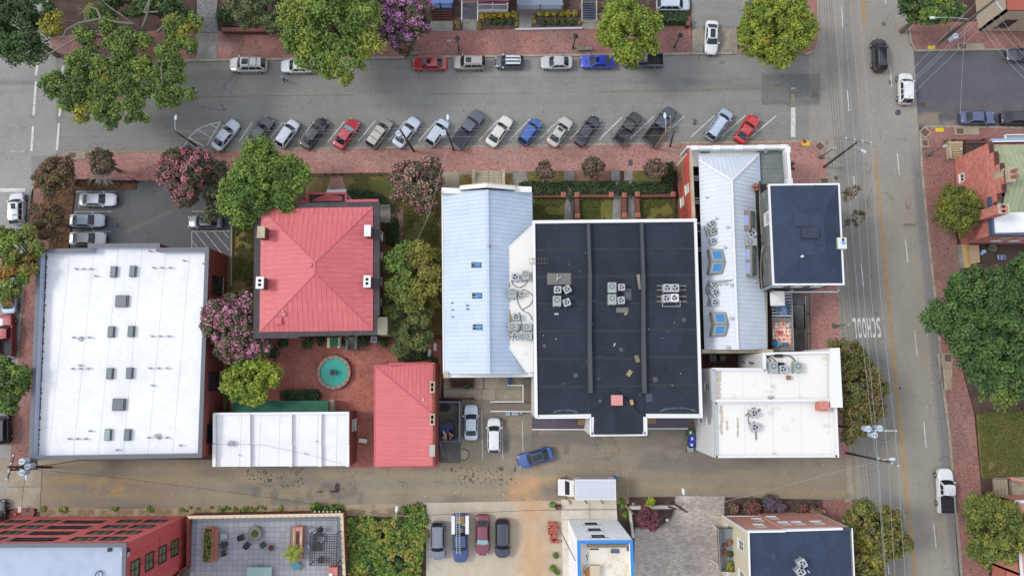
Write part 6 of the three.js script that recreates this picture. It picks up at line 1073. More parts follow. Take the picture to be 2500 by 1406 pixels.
// white box van
{
const c=X(1432,1190,1.4),t=thing('box_truck','white box truck parked along the alley above the concrete slab','truck',V(c.x,0.03,c.z));t.rotation.y=Math.PI;
const m=carPaint([240,240,238]);// x forward; the cab faces left in the picture
part(t,'cargo_box',(()=>{const g=box(-0.95,1.9,0,5.1,2.5,2.5);return g;})(),M.white);
part(t,'box_roof',(()=>{seed(91);const s=patch((u,v)=>V(-0.95+(u - 0.5)*5.0,3.19+0.035*(vn(u*14,v*3,5) - 0.5)+0.03*Math.sin(Math.PI*v),(v - 0.5)*2.4),30,10);return s;})(),om(216,222,232,0.4));
part(t,'box_rim',ring([[-1,-1],[1,-1],[1,1],[-1,1]].map(([i,k])=>V(-0.95+i*2.57,0,k*1.27)),[[-1,-1],[1,-1],[1,1],[-1,1]].map(([i,k])=>V(-0.95+i*2.47,0,k*1.17)),3.22,3.0),M.whiteTrim);
const prof=[[1.7,0.6],[3.55,0.6],[3.62,1.15],[3.45,1.32],[2.75,1.42],[2.2,2.15],[1.7,2.2]];
const sh=new THREE.Shape(prof.map(([x,y])=>new THREE.Vector2(x,y))),ex=new THREE.ExtrudeGeometry(sh,{depth:1.9,bevelEnabled:true,bevelThickness:0.08,bevelSize:0.06,bevelSegments:2});ex.translate(0,0,-0.95);
part(t,'cab',ex,m);part(t,'windshield',plate([V(2.78,1.5,-0.88),V(2.78,1.5,0.88),V(2.28,2.2,0.8),V(2.28,2.2,-0.8)],0.04),carGlass);for (const s of [-1,1]){part(t,'side_window',plate([V(1.8,1.5,s*1.04),V(2.6,1.5,s*1.04),V(2.2,2.1,s*1.04),V(1.8,2.1,s*1.04)],0.02,V(0,0,s)),carGlass);part(t,'mirror',[box(2.6,1.6,s*1.35,0.12,0.4,0.22),beam(V(2.55,1.6,s*1.0),V(2.6,1.6,s*1.3),0.05,0.05)],plasticM);part(t,'headlight',ball(3.56,1.0,s*0.78,0.12,0.14,0.18),lampM);for (const x of [2.85,-2.0]){const w=part(t,'wheel',new THREE.CylinderGeometry(0.4,0.4,0.26,18).rotateX(Math.PI / 2).translate(x,0.4,s*0.95),tyreM);part(w,'rim',new THREE.CylinderGeometry(0.24,0.24,0.02,14).rotateX(Math.PI / 2).translate(x,0.4,s*1.09),rimM);}}
part(t,'marker_lamp',[-0.3,0,0.3].map((z)=>box(1.72,2.28,z,0.1,0.06,0.12)),om(220,150,60,0.4));part(t,'chassis',box(0,0.6,0,6.6,0.2,1.0),plasticM);part(t,'rear_step',box(-3.6,0.62,0,0.3,0.12,2.2),M.steel);part(t,'bumper',box(3.66,0.6,0,0.14,0.3,2.0),plasticM);part(t,'side_lettering',box(-0.9,2.0,1.262,3.6,1.0,0.012),om(206,170,168,0.6));
}
// ---------- trees and plants ----------
const leafM=new THREE.MeshStandardMaterial({vertexColors:true,roughness:0.75,side:THREE.DoubleSide});
const petalM=new THREE.MeshStandardMaterial({vertexColors:true,roughness:0.9,side:THREE.DoubleSide});
const barkM=om(120,108,92,0.95),greyBark=om(178,176,168,0.95);
class Leaves{
constructor(){this.p=[];this.n=[];this.c=[];this.i=[];this.k=0;}
leaf(x,y,z,nx,ny,nz,s,c,k){// one pointed leaf spray: four corners, turned at random in its plane
const l=Math.hypot(nx,ny,nz)||1;nx /=l;ny /=l;nz /=l;
let ax=ny,ay=-nx,az=0.001;if (Math.abs(ax)+Math.abs(ay)<0.1){ax=1;ay=0;az=0;}
const d=ax*nx+ay*ny+az*nz;ax -=d*nx;ay -=d*ny;az -=d*nz;const m=Math.hypot(ax,ay,az);ax /=m;ay /=m;az /=m;
const bx=ny*az - nz*ay,by=nz*ax - nx*az,bz=nx*ay - ny*ax,t=rnd()*6.283,co=Math.cos(t),si=Math.sin(t);
const ux=(ax*co+bx*si)*s,uy=(ay*co+by*si)*s,uz=(az*co+bz*si)*s,w=0.62,vx=(bx*co - ax*si)*s*w,vy=(by*co - ay*si)*s*w,vz=(bz*co - az*si)*s*w;
const P=this.p,e=s*0.15;P.push(x - ux,y - uy,z - uz,x+vx+nx*e,y+vy+ny*e,z+vz+nz*e,x+ux,y+uy,z+uz,x - vx+nx*e,y - vy+ny*e,z - vz+nz*e);
for (let q=0;q<4;q++){this.n.push(nx,ny,nz);this.c.push(c[0]*k,c[1]*k,c[2]*k);}
const b=this.k;this.i.push(b,b+2,b+1,b,b+3,b+2);this.k +=4;
}
clump(c,r,n,s,col,flat=0.75){
for (let q=0;q<n;q++){
let dx,dy,dz,d;do{dx=rr(-1,1);dy=rr(-0.7,1);dz=rr(-1,1);d=Math.hypot(dx,dy,dz);}while (d>1||d<0.05);
const k=r*(0.38+0.78*rnd()) / d*Math.pow(d,0.3);
this.leaf(c.x+dx*k,c.y+dy*k*flat,c.z+dz*k,dx+rr(-0.7,0.7),dy*0.9+0.55+rr(-0.5,0.5),dz+rr(-0.7,0.7),s*rr(0.55,1.4),col,rr(0.74,1.26));
}
}
build(){const g=new THREE.BufferGeometry();g.setAttribute('position',new THREE.Float32BufferAttribute(this.p,3));g.setAttribute('normal',new THREE.Float32BufferAttribute(this.n,3));g.setAttribute('color',new THREE.Float32BufferAttribute(this.c,3));g.setIndex(this.i);return g;}
}
const shift=(g,p)=>g.translate(-p.x,-p.y,-p.z);
const mPerPx=(h)=>(ALT - h) / FPX*1.0;
const GREEN=[[108,136,52],[84,114,46],[128,152,58]],LIME=[[136,156,48],[106,136,44],[150,160,50]],DEEP=[[70,98,46],[84,112,54],[60,86,44]],OLIVE=[[116,118,54],[124,112,54],[98,112,50]],GOLD=[[150,142,46],[118,130,44],[160,148,46]],RUST=[[118,98,60],[102,100,52],[128,96,62]],MYRT=[[92,84,60],[84,92,60],[112,82,70]],BUSHG=[[60,88,46],[70,98,50],[52,76,42]];
const PINK=[[216,128,164],[232,150,178],[196,104,142]],MAUVE=[[200,120,196],[214,140,206],[176,98,170]],DUSTY=[[206,146,148],[186,124,128],[216,162,158]];
let tseed=100;
function tree(name,label,lobes,o={}){
seed(++tseed*13);
const h=o.h??7,rc0=o.rc??0.75,pal=(o.pal??GREEN).map((c)=>O(...c)),L=new Leaves(),F=new Leaves(),s=(o.leaf??0.24)*0.78;
const wl=lobes.map(([x,y,r,hh])=>({c:X(x,y,hh??h),r:r*mPerPx(h),pal:null}));
const base=o.base?X(...o.base,0):(()=>{const c=V(0,0,0);let w=0;wl.forEach((l)=>{c.addScaledVector(l.c,l.r*l.r);w +=l.r*l.r;});return c.multiplyScalar(1 / w).setY(0);})();
const t=thing(name,label,o.cat??'tree',base,o.group),tips=[];
for (const l of wl){
const n=Math.max(3,Math.round((l.r / rc0)**2*(o.dens??4.2)));
for (let i=0;i<n;i++){
let dx,dy,dz,d;do{dx=rr(-1,1);dy=rr(-0.55,1);dz=rr(-1,1);d=Math.hypot(dx,dy,dz);}while (d>1||d<0.3);
const k=Math.pow(d,-0.45)*Math.max(0.12,l.r - rc0*0.55),rc=rc0*rr(0.45,1.4),c=V(l.c.x+dx*k,l.c.y+dy*k*(o.flat??0.75),l.c.z+dz*k);
if (rnd()<(o.gap??0.06)) continue;
let col=pal[Math.floor(rnd()*pal.length)];col=mixc(col,pal[0],rnd()*0.6);const kk=rr(0.72,1.22);col=col.map((v)=>v*kk);
if (o.tint) col=mixc(col,O(...o.tint[0]),clamp(o.tint[1](c)*rr(0.5,1.2)));
L.clump(c,rc,Math.round((o.n??46)*1.55*(rc / rc0)**1.6),s,col);
if (i % 6===0) tips.push(c);
if (o.bloom&&dy>-0.25&&rnd()<(o.bloomAt??0.75)){const bp=(o.bloomPal??PINK).map((q)=>O(...q)),bc=bp[Math.floor(rnd()*3)],m=Math.round((o.bloom)*0.85*rr(0.3,1.5));for (let q=0;q<m;q++){const a=rnd()*6.283,e=Math.sqrt(rnd())*rc*1.05;F.leaf(c.x+Math.cos(a)*e,c.y+rc*0.72*Math.sqrt(Math.max(0,1.1 - (e / rc)**2))+rr(-0.05,0.14),c.z+Math.sin(a)*e,rr(-0.6,0.6),1,rr(-0.6,0.6),s*rr(0.42,0.8),bc,rr(0.75,1.3));}}
}
}
const bk=o.bark??barkM,R=o.trunk??Math.min(0.32,0.05*h),top=V(base.x,h*0.42,base.z);
const tr=part(t,'trunk',shift(rod(base.clone(),top,R*1.25,R*0.8,9),base),bk),limbs=[];
for (const c of tips.slice(0,o.limbs??16)){const m=top.clone().lerp(c,0.5);m.y -=0.12*top.distanceTo(c)*rr(-0.4,1);limbs.push(rod(top,m,R*0.5,R*0.3,6),rod(m,c,R*0.3,R*0.1,5));}
for (const b of o.branches??[]){const q=b.map(([x,y,hh])=>X(x,y,hh));for (let i=0;i<q.length - 1;i++) limbs.push(rod(q[i],q[i+1],(o.bw??0.16)*(1 - i / q.length)+0.03,(o.bw??0.16)*(1 - (i+1) / q.length)+0.025,6));}
if (limbs.length) part(t,'limbs',shift(merge(limbs),base),bk);
const cr=part(t,'crown',shift(L.build(),base),leafM);
if (o.bloom) part(cr,'blossoms',shift(F.build(),base),petalM);
if (o.twigs){const gs=[];for (const [x,y,r,n] of o.twigs) for (let i=0;i<n;i++){const a=X(x,y,h*0.7),b=X(x+rr(-r,r),y+rr(-r*0.8,r),h*rr(0.6,1.05)),m=a.clone().lerp(b,0.55).add(V(rr(-0.3,0.3),0.2,rr(-0.3,0.3)));gs.push(rod(a,m,0.035,0.025,4),rod(m,b,0.025,0.012,4));for (let k=0;k<2;k++) gs.push(rod(m,m.clone().lerp(b,0.6).add(V(rr(-0.5,0.5),rr(0,0.3),rr(-0.5,0.5))),0.018,0.01,4));}part(t,'bare_twigs',shift(merge(gs),base),greyBark).userData.kind='stuff';}
return t;
}
function bush(name,label,spots,o={}){// low shrub: clumps near the ground
seed(++tseed*17);const L=new Leaves(),F=new Leaves(),pal=(o.pal??BUSHG).map((c)=>O(...c)),h=o.h??0.9,s=o.leaf??0.14,P=spots.map(([x,y,r])=>({c:X(x,y,h*0.6),r:r*mPerPx(1)}));
const base=V(P[0].c.x,0.1,P[0].c.z),t=thing(name,label,o.cat??'shrub',base,o.group);
for (const l of P){const rc=Math.min(l.r,o.rc??0.5),n=Math.max(3,Math.round((l.r / rc)**2*4));for (let i=0;i<n;i++){const a=rnd()*6.283,e=Math.sqrt(rnd())*Math.max(0,l.r - rc*0.6),c=V(l.c.x+Math.cos(a)*e,h*rr(0.45,0.9)*(1 - 0.4*(e / l.r)**2),l.c.z+Math.sin(a)*e),col=pal[Math.floor(rnd()*pal.length)].map((v)=>v*rr(0.8,1.2));L.clump(c,rc,o.n??40,s,col,0.8);if (o.bloom) for (let q=0;q<o.bloom;q++){const bp=O(...o.bloomPal[Math.floor(rnd()*o.bloomPal.length)]),b=rnd()*6.283,f=Math.sqrt(rnd())*rc;F.leaf(c.x+Math.cos(b)*f,c.y+rc*0.7,c.z+Math.sin(b)*f,rr(-0.5,0.5),1,rr(-0.5,0.5),s*rr(0.5,0.9),bp,rr(0.8,1.2));}}}
part(t,'stems',shift(merge(P.slice(0,12).map((l)=>rod(V(l.c.x,0,l.c.z),V(l.c.x,h*0.7,l.c.z),0.05,0.03,5))),base),barkM);part(t,'foliage',shift(L.build(),base),leafM);if (o.bloom) part(t,'blossoms',shift(F.build(),base),petalM);
return t;
}
function hedge(label,pts,h,o={}){// clipped hedge: leaves over the sides and top of a block
seed(++tseed*19);const q=cw(poly(pts,h)),base=mid(q).setY(0.1),t=thing('hedge',label,'hedge',base,o.group),L=new Leaves(),pal=(o.pal??BUSHG).map((c)=>O(...c)),x0=Math.min(...q.map((v)=>v.x)),x1=Math.max(...q.map((v)=>v.x)),z0=Math.min(...q.map((v)=>v.z)),z1=Math.max(...q.map((v)=>v.z));
const inP=(x,z)=>{let k=false;for (let i=0,j=q.length - 1;i<q.length;j=i++) if ((q[i].z>z) !==(q[j].z>z)&&x<(q[j].x - q[i].x)*(z - q[i].z) / (q[j].z - q[i].z)+q[i].x) k=!k;return k;};
const nT=Math.round((x1 - x0)*(z1 - z0)*70);for (let i=0;i<nT;i++){const x=rr(x0,x1),z=rr(z0,z1);if (!inP(x,z)) continue;const b=0.16*(fbm(x*1.7,z*1.7,2,5) - 0.5),col=pal[Math.floor(fbm(x*0.9,z*0.9,2,9)*5.9) % pal.length];L.leaf(x,h+b - Math.pow(rnd(),2)*0.22,z,rr(-0.9,0.9),1,rr(-0.9,0.9),rr(0.09,0.17),col,rr(0.6,1.25));}
q.forEach((a,i)=>{const b=q[(i+1) % q.length],l=a.distanceTo(b),n=Math.round(l*h*45),d=b.clone().sub(a).normalize();for (let k=0;k<n;k++){const p=a.clone().lerp(b,rnd()),y=rr(0.1,h);L.leaf(p.x+d.z*rr(0,0.1),y,p.z - d.x*rr(0,0.1),d.z+rr(-0.6,0.6),rr(0,0.8),-d.x+rr(-0.6,0.6),rr(0.09,0.16),pal[k % pal.length],rr(0.6,1.2));}});
part(t,'core',shift(slabW(inset(q,0.15),h - 0.18,0.05),base),om(34,44,26,1));part(t,'foliage',shift(L.build(),base),leafM);return t;
}
// street and garden trees
tree('dark_tree','dense dark green tree filling the upper left corner',[[30,60,72],[62,112,46],[0,20,60],[92,18,50],[20,128,30],[5,95,50]],{h:9,pal:DEEP,rc:0.85});
tree('sprawling_tree','sprawling half bare tree with pale limbs reaching over the main street',[[125,58,34],[205,85,25],[312,98,34],[128,205,36],[192,188,38],[240,165,34],[300,130,30],[180,232,40],[200,278,26],[250,268,30],[312,205,34],[362,195,40],[300,272,34],[342,288,22],[422,160,34],[432,68,36],[474,52,24],[424,232,28],[462,224,16],[260,205,24],[268,300,14],[395,130,18],[425,190,24],[262,62,26],[280,105,30],[352,100,26],[215,130,30],[180,150,24],[250,225,34],[165,240,30],[395,240,26],[420,100,30],[345,160,30],[285,165,30],[230,30,22],[330,240,26],[225,262,22],[395,205,26],[460,110,22]],{h:9,pal:[[100,126,50],[78,104,44],[116,140,54]],rc:0.7,gap:0.12,dens:4.6,limbs:8,bw:0.15,bark:om(134,128,120,0.95),base:[352,108],tint:[[176,160,44],(c)=>0.7*sstep(0.55,0.7,fbm(c.x*0.35,c.z*0.35,2,7))],branches:[[[352,108,2],[372,95,6],[345,72,8],[325,58,9],[300,40,10],[262,14,10.5],[248,0,11]],[[360,85,7],[390,118,8.5],[401,136,9],[392,165,9.8],[395,205,10]],[[325,58,9],[285,54,9.5],[245,45,9.8],[190,56,10],[158,74,10],[150,100,10]],[[345,72,8],[356,40,9.5],[365,0,10.5]],[[383,78,7.5],[395,66,8.5],[412,58,9],[434,60,9.5],[450,67,9.5],[472,62,9.8]],[[330,140,8],[300,134,9],[262,142,9.4],[225,131,9.6],[198,148,9.6]],[[240,75,8.5],[182,95,9.4],[140,120,9.6],[108,135,9.6]],[[245,45,9.8],[235,22,10],[212,15,10]],[[365,0,10.5],[350,30,9],[385,28,10.4]]],twigs:[[212,25,26,14],[150,95,26,14],[120,128,26,14],[215,140,30,16],[260,140,30,12],[395,175,20,10]]});
tree('yard_tree','dark yard tree at the top edge between the sprawling tree and the cobbled path',[[285,10,42],[345,12,38],[420,18,34],[400,-10,40]],{h:6,pal:DEEP,gap:0.15});
tree('magnolia','dull green broadleaf tree left of the big street tree at the top edge',[[608,30,42],[655,22,48],[662,58,24],[580,10,30]],{h:5,pal:[[94,106,64],[80,96,58],[112,120,74]],rc:0.6,leaf:0.2});
tree('street_tree','largest green street tree overhanging the white cars at the north kerb',[[800,60,92],[740,80,64],[880,60,56],[760,130,50],[840,140,58],[720,40,52],[902,112,38],[842,190,26],[800,162,34],[790,5,72],[880,10,50]],{h:9.5,pal:GREEN,rc:0.9,n:56,base:[838,128],tint:[[170,170,60],(c)=>0.55*sstep(0.55,0.75,fbm(c.x*0.3,c.z*0.3,2,3))]});
tree('crape_myrtle','purple pink crape myrtle beside the largest street tree',[[985,40,48],[1012,52,42],[985,102,32],[958,18,40],[945,72,30],[1030,20,26]],{h:6,pal:MYRT,rc:0.55,bloom:24,bloomPal:MAUVE,bloomAt:0.6,group:'flowering crape myrtles'});
tree('street_tree','round yellow green street tree over the dark pickup at the north kerb',[[1535,80,74],[1500,60,46],[1582,62,42],[1540,128,40],[1500,112,32],[1522,14,46],[1592,110,26],[1480,80,26]],{h:7.5,pal:LIME,rc:0.75,base:[1520,110]});
tree('street_tree','yellowing street tree in the corner bed by the cross street',[[1900,75,86],[1850,92,52],[1956,72,46],[1900,138,32],[1872,38,58],[1932,22,52],[1820,60,20]],{h:7.5,pal:LIME.concat([[136,144,48],[150,150,46]]),rc:0.7});
tree('corner_tree','dark green tree at the top right by the leaning utility pole',[[2240,12,42],[2290,24,42],[2270,44,24],[2332,18,26],[2215,0,25]],{h:6.5,pal:DEEP.concat(GREEN),rc:0.65});
tree('crape_myrtle','broad pink crape myrtle at the parking lot entrance',[[450,420,66],[430,402,44],[480,402,40],[452,468,42],[405,430,26]],{h:5,pal:MYRT,rc:0.5,bloom:24,bloomPal:[[206,112,140],[190,96,126],[218,132,156]],bloomAt:0.62,group:'flowering crape myrtles'});
tree('holly','dull grey green shrub tree between the pink crape myrtle and the green tree',[[520,420,36],[528,478,34],[512,520,22],[540,440,26]],{h:4,pal:[[92,96,66],[80,86,60],[106,104,76]],rc:0.5,leaf:0.18,gap:0.2});
tree('garden_tree','bright green tree in front of the red hipped house',[[642,440,84],[620,390,56],[690,420,54],[600,500,54],[562,470,38],[640,352,26],[724,442,36],[690,482,40],[592,532,24],[560,505,30],[740,420,22]],{h:8.5,pal:GREEN,rc:0.8,n:52});
tree('crape_myrtle','dark reddish crape myrtle at the street corner above the leaf bed',[[132,425,42],[105,430,32],[152,408,32],[120,460,24],[165,440,18]],{h:4.5,pal:RUST.concat(MYRT),rc:0.45,leaf:0.17,gap:0.2,bloom:5,bloomPal:DUSTY,group:'flowering crape myrtles'});
tree('crape_myrtle','small crape myrtle with a grey bare underside at the lot fence',[[246,388,30],[262,400,20],[240,405,22]],{h:4.5,pal:MYRT,rc:0.42,leaf:0.17,bloom:7,bloomPal:DUSTY,twigs:[[248,420,36,60]],group:'flowering crape myrtles'});
tree('crape_myrtle','dark red leaved crape myrtle left of the silver sedan in the lot',[[115,535,40],[132,522,28],[110,566,24],[92,520,22]],{h:4.5,pal:RUST.concat(MYRT),rc:0.45,leaf:0.17,gap:0.14,bloom:4,bloomPal:[[186,70,110],[170,90,110],[190,110,120]],group:'flowering crape myrtles'});
tree('street_tree','orange tinged street tree at the left edge beside the brick building',[[40,612,46],[60,570,22],[30,682,42],[86,602,18],[18,722,24],[10,580,26],[70,660,20]],{h:7,pal:GREEN.concat([[134,108,46]]),rc:0.6,gap:0.14,tint:[[170,124,50],(c)=>sstep(0.5,0.7,fbm(c.x*0.4,c.z*0.4,2,9))]});
tree('street_tree','round green street tree at the left edge below the red pickup',[[25,936,46],[50,912,22],[20,984,28],[0,900,30]],{h:6.5,pal:GREEN.concat(DEEP),rc:0.6});
tree('crape_myrtle','largest pink crape myrtle between the brick building and the red hipped house',[[565,790,72],[602,750,44],[530,772,40],[602,838,44],[560,848,36],[642,846,22],[510,800,22]],{h:6,pal:MYRT.concat([[104,108,62]]),rc:0.52,bloom:24,bloomPal:[[212,128,170],[196,112,150],[224,150,184]],bloomAt:0.6,group:'flowering crape myrtles'});
tree('garden_tree','yellow green round tree above the green lean-to roof',[[605,930,58],[572,930,36],[650,912,36],[618,966,26],[632,890,22]],{h:5.5,pal:LIME,rc:0.6});
tree('crape_myrtle','faded dusty pink crape myrtle beside the pale blue hall',[[1015,445,58],[990,432,40],[1050,410,34],[1032,492,36],[976,470,24],[1060,450,24]],{h:5.5,pal:MYRT.concat([[104,108,62]]),rc:0.52,bloom:13,bloomPal:DUSTY.concat([[206,110,160]]),group:'flowering crape myrtles'});
tree('garden_tree','mottled green and orange tree between the red house and the blue hall',[[1010,650,52],[975,640,32],[1050,662,28],[1000,716,46],[1030,612,30],[968,700,30],[1050,705,24],[985,610,24],[958,640,26,4],[955,735,24,4],[1058,735,20,4],[1060,625,22,5]],{h:7,pal:GREEN.concat([[112,122,50]]),rc:0.7,tint:[[156,132,54],(c)=>sstep(-13.2,-10.2,c.x)*0.6],gap:0.12});
tree('garden_tree','smaller dull green tree south of the mottled tree',[[1022,772,36],[990,812,36],[1022,834,26],[962,762,24],[1040,820,16],[980,850,20]],{h:4.5,pal:[[98,110,54],[84,98,50],[116,120,56]],rc:0.5,gap:0.18,twigs:[[1035,780,16,12]]});
tree('crape_myrtle','small crape myrtle in the leftmost green planting square',[[1329,408,20],[1332,430,20],[1318,420,12],[1348,424,12]],{h:3.2,pal:MYRT,rc:0.32,leaf:0.14,gap:0.18,bloom:7,bloomPal:DUSTY,group:'flowering crape myrtles'});
tree('crape_myrtle','small crape myrtle in the middle mulched planting square',[[1449,406,26],[1436,412,18],[1464,408,16],[1450,428,16]],{h:3.2,pal:MYRT.concat([[74,88,50]]),rc:0.32,leaf:0.14,gap:0.18,bloom:5,bloomPal:DUSTY,group:'flowering crape myrtles'});
tree('crape_myrtle','small crape myrtle beside the red painted side wall',[[1598,408,24],[1584,416,16],[1612,412,18],[1600,428,15]],{h:3.2,pal:MYRT,rc:0.32,leaf:0.14,gap:0.18,bloom:9,bloomPal:DUSTY,group:'flowering crape myrtles'});
tree('street_tree','round olive green tree against the stepped gable wall',[[2342,512,56],[2335,480,36],[2370,520,34],[2320,532,34],[2346,552,26],[2310,500,26]],{h:5.5,pal:[[112,118,40],[96,104,38],[128,128,44]],rc:0.55,leaf:0.2});
tree('shade_tree','huge dark green tree covering the right edge',[[2400,720,76],[2322,762,56],[2440,832,78],[2380,850,58],[2470,702,60],[2288,782,34],[2362,800,58],[2462,930,56],[2492,780,60],[2340,702,34],[2430,965,40],[2392,905,38],[2350,690,26],[2500,660,40],[2500,880,60]],{h:10,pal:[[76,106,48],[90,120,54],[64,92,46]],rc:0.85,n:54,tint:[[140,150,50],(c)=>0.8*sstep(-1,8,c.z - 0.2*(c.x - 62))*sstep(0.45,0.65,fbm(c.x*0.4,c.z*0.4,2,5))]});
tree('street_tree','russet olive street tree between the white corner building and the cross street',[[2095,940,62],[2062,900,44],[2080,858,32],[2130,990,38],[2100,1022,42],[2075,1062,24],[2150,950,24],[2058,980,30],[2042,840,18],[2110,880,24]],{h:6.5,pal:OLIVE.concat(RUST),rc:0.6,leaf:0.2});
tree('street_tree','yellowing olive street tree beside the cream and pink house',[[2140,1310,60],[2100,1262,34],[2180,1322,40],[2120,1370,44],[2172,1262,28],[2130,1400,40],[2080,1290,22],[2118,1232,16],[2210,1330,16]],{h:7,pal:OLIVE.concat([[140,132,48]]),rc:0.62,gap:0.14});
tree('street_tree','olive street tree at the lower right corner',[[2425,1290,60],[2390,1240,34],[2460,1262,38],[2462,1330,42],[2402,1340,40],[2365,1240,16],[2420,1225,24],[2490,1300,30]],{h:6.5,pal:[[112,124,48],[134,132,50],[92,110,46]],rc:0.62,tint:[[170,146,54],(c)=>sstep(0.5,0.7,fbm(c.x*0.4,c.z*0.4,2,6))*0.8]});
tree('sapling','sparse brown leaved sapling beyond the tall corner house, lower of two',[[2098,528,20],[2082,545,16],[2105,518,12]],{h:4,pal:RUST.concat([[84,96,50]]),rc:0.3,leaf:0.13,dens:2.2,gap:0.45,n:16,trunk:0.06,base:[2046,560]});
tree('sapling','sparse brown leaved sapling beyond the tall corner house, upper of two',[[2082,468,18],[2096,462,12],[2070,480,14],[2042,436,7]],{h:4,pal:RUST.concat([[84,96,50]]),rc:0.3,leaf:0.13,dens:2.2,gap:0.45,n:16,trunk:0.06,base:[2042,478]});
tree('small_shrub_tree','small dark red sapling right of the white balustrade',[[1935,400,7],[1936,412,6]],{h:2.4,pal:[[120,62,66],[98,70,62],[110,80,70]],rc:0.25,leaf:0.12,dens:3,n:20,trunk:0.05,base:[1931,405]});
// hedges and shrubs
hedge('clipped hedge under the leftmost small crape myrtle',[[1268,446],[1290,442],[1384,445],[1385,472],[1300,475],[1296,454]],1.1);hedge('clipped hedge across the middle lawn',[[1399,445],[1502,443],[1503,470],[1400,472]],1.1);hedge('short clipped hedge between the two narrow walks',[[1513,443],[1535,442],[1536,470],[1512,471]],1.1);hedge('clipped hedge beside the red painted side wall',[[1545,444],[1620,442],[1620,398],[1645,394],[1646,470],[1544,472]],1.1);
hedge('dark clipped hedge below the silver crossover at the top',[[1605,28],[1678,27],[1678,50],[1606,50]],1.3);hedge('curved hedge east of the red portico',[[848,465],[900,464],[935,478],[952,498],[948,512],[930,508],[915,488],[848,484]],1.1);hedge('clipped hedge along the east wall of the red hipped house',[[944,534],[968,532],[969,592],[944,594]],1.2);hedge('dark hedge below the fountain court',[[684,956],[770,953],[780,966],[768,976],[684,976]],1.3);hedge('dark hedge north of the red roofed outbuilding',[[972,856],[1038,850],[1040,876],[972,880]],1.2);
for (const [x,y,r,l] of [[752,838,16,'round dark shrub below the red hipped house, left of the green awning'],[783,834,11,'small round shrub left of the green awning stair'],[838,836,9,'small shrub between the awning stair and the grey steps'],[884,834,16,'round dark shrub right of the grey steps'],[936,836,11,'round shrub right of the garden air unit'],[690,838,14,'round shrub at the left below the red hipped house'],[549,34,25,'dark round shrub right of the cobbled path at the top'],[440,30,24,'dark round shrub left of the cobbled path at the top'],[1056,880,10,'bright shrub beside the white benches'],[665,862,16,'shrub under the largest pink crape myrtle']]) bush('round_shrub',l,[[x,y,r]],{h:1.3,pal:BUSHG});
const YEL=[[176,158,40],[196,164,52],[150,144,44]];
[1177,1191,1206,1222,1237,1253].forEach((x,i)=>bush('golden_shrub',['golden shrub next to the second stair, first of the left front row','golden shrub, second of the left front row','golden shrub, third of the left front row','golden shrub, fourth of the left front row','golden shrub, fifth of the left front row','golden shrub, last of the left front row'][i],[[x,i % 2?36:37,8]],{h:0.8,pal:YEL,group:'golden shrubs in the top flower beds'}));
[1320,1336,1352,1372,1386,1403].forEach((x,i)=>bush('golden_shrub',['golden shrub beside the third walk, first of the right front row','golden shrub, second of the right front row','golden shrub, third of the right front row','golden shrub, fourth of the right front row','golden shrub, fifth of the right front row','golden shrub, last of the right front row by the wide stair'][i],[[x,32,8]],{h:0.8,pal:YEL,group:'golden shrubs in the top flower beds'}));
[1196,1212,1226,1245,1325,1342,1361,1375,1395].forEach((x,i)=>bush('low_shrub','low dark green shrub, '+ORD[i<4?i:i - 4]+' from the left before the '+(i<4?'left':'right')+' golden row',[[x,53,8]],{h:0.6,pal:BUSHG,group:'low green shrubs in the top flower beds'}));
[[1117,55,'left of the second front walk, upper'],[1117,66,'left of the second front walk, lower'],[1170,58,'right of the second front walk, upper'],[1170,68,'right of the second front walk, lower'],[1262,45,'left of the third front walk, upper'],[1262,58,'left of the third front walk, lower'],[1303,40,'right of the third front walk, upper'],[1303,54,'right of the third front walk, lower'],[1415,55,'left of the wide blue grey stair']].forEach(([x,y,w])=>bush('border_plant','pale border plant '+w,[[x,y,5]],{h:0.4,pal:[[136,132,56],[118,122,54],[150,140,66]],group:'border plants along the front walks'}));
bush('lime_shrub','bright lime shrub in the bed above the white retaining wall',[[1588,1228,11],[1592,1222,8]],{h:1.2,pal:[[176,190,40],[160,176,40],[190,196,56]]});
tree('crape_myrtle','crimson flowering shrub tree inside the curved bed of the paver drive',[[1582,1258,24],[1570,1268,16],[1600,1270,18],[1590,1280,16]],{h:3,pal:[[104,60,62],[92,70,56],[120,62,74]],rc:0.4,leaf:0.15,bloom:8,bloomPal:[[186,64,106],[176,76,112],[200,96,126]],group:'flowering crape myrtles'});
const FLW=[[206,70,104],[214,104,130],[196,60,88]];
for (const [x,y,r,p,l] of [[1792,1238,14,[[236,150,150],[230,90,110],[226,190,160]],'pink and cream flowering bush at the left of the alley bed'],[1838,1238,22,FLW,'magenta flowering bush in the alley bed above the pink house'],[1882,1230,22,[[150,110,180],[170,130,196],[130,96,160]],'violet flowering bush in the alley bed'],[1906,1236,14,[[160,110,180],[180,150,200],[140,100,160]],'small violet bush beside the larger violet one'],[1958,1240,14,[[222,84,84],[214,110,100],[196,70,90]],'coral flowering bush in the alley bed'],[1984,1244,11,[[224,140,140],[214,160,150],[230,120,130]],'pale pink flowering bush at the right end of the alley bed'],[2002,1246,7,[[232,160,150],[222,140,140],[240,180,170]],'smallest pink flowering bush at the right end of the alley bed']]) bush('flowering_bush',l,[[x,y,r],[x+4,y+3,r*0.7]],{h:1.2,pal:[[92,96,66],[84,88,64],[104,100,76]],leaf:0.12,rc:0.35,bloom:4,bloomPal:p});
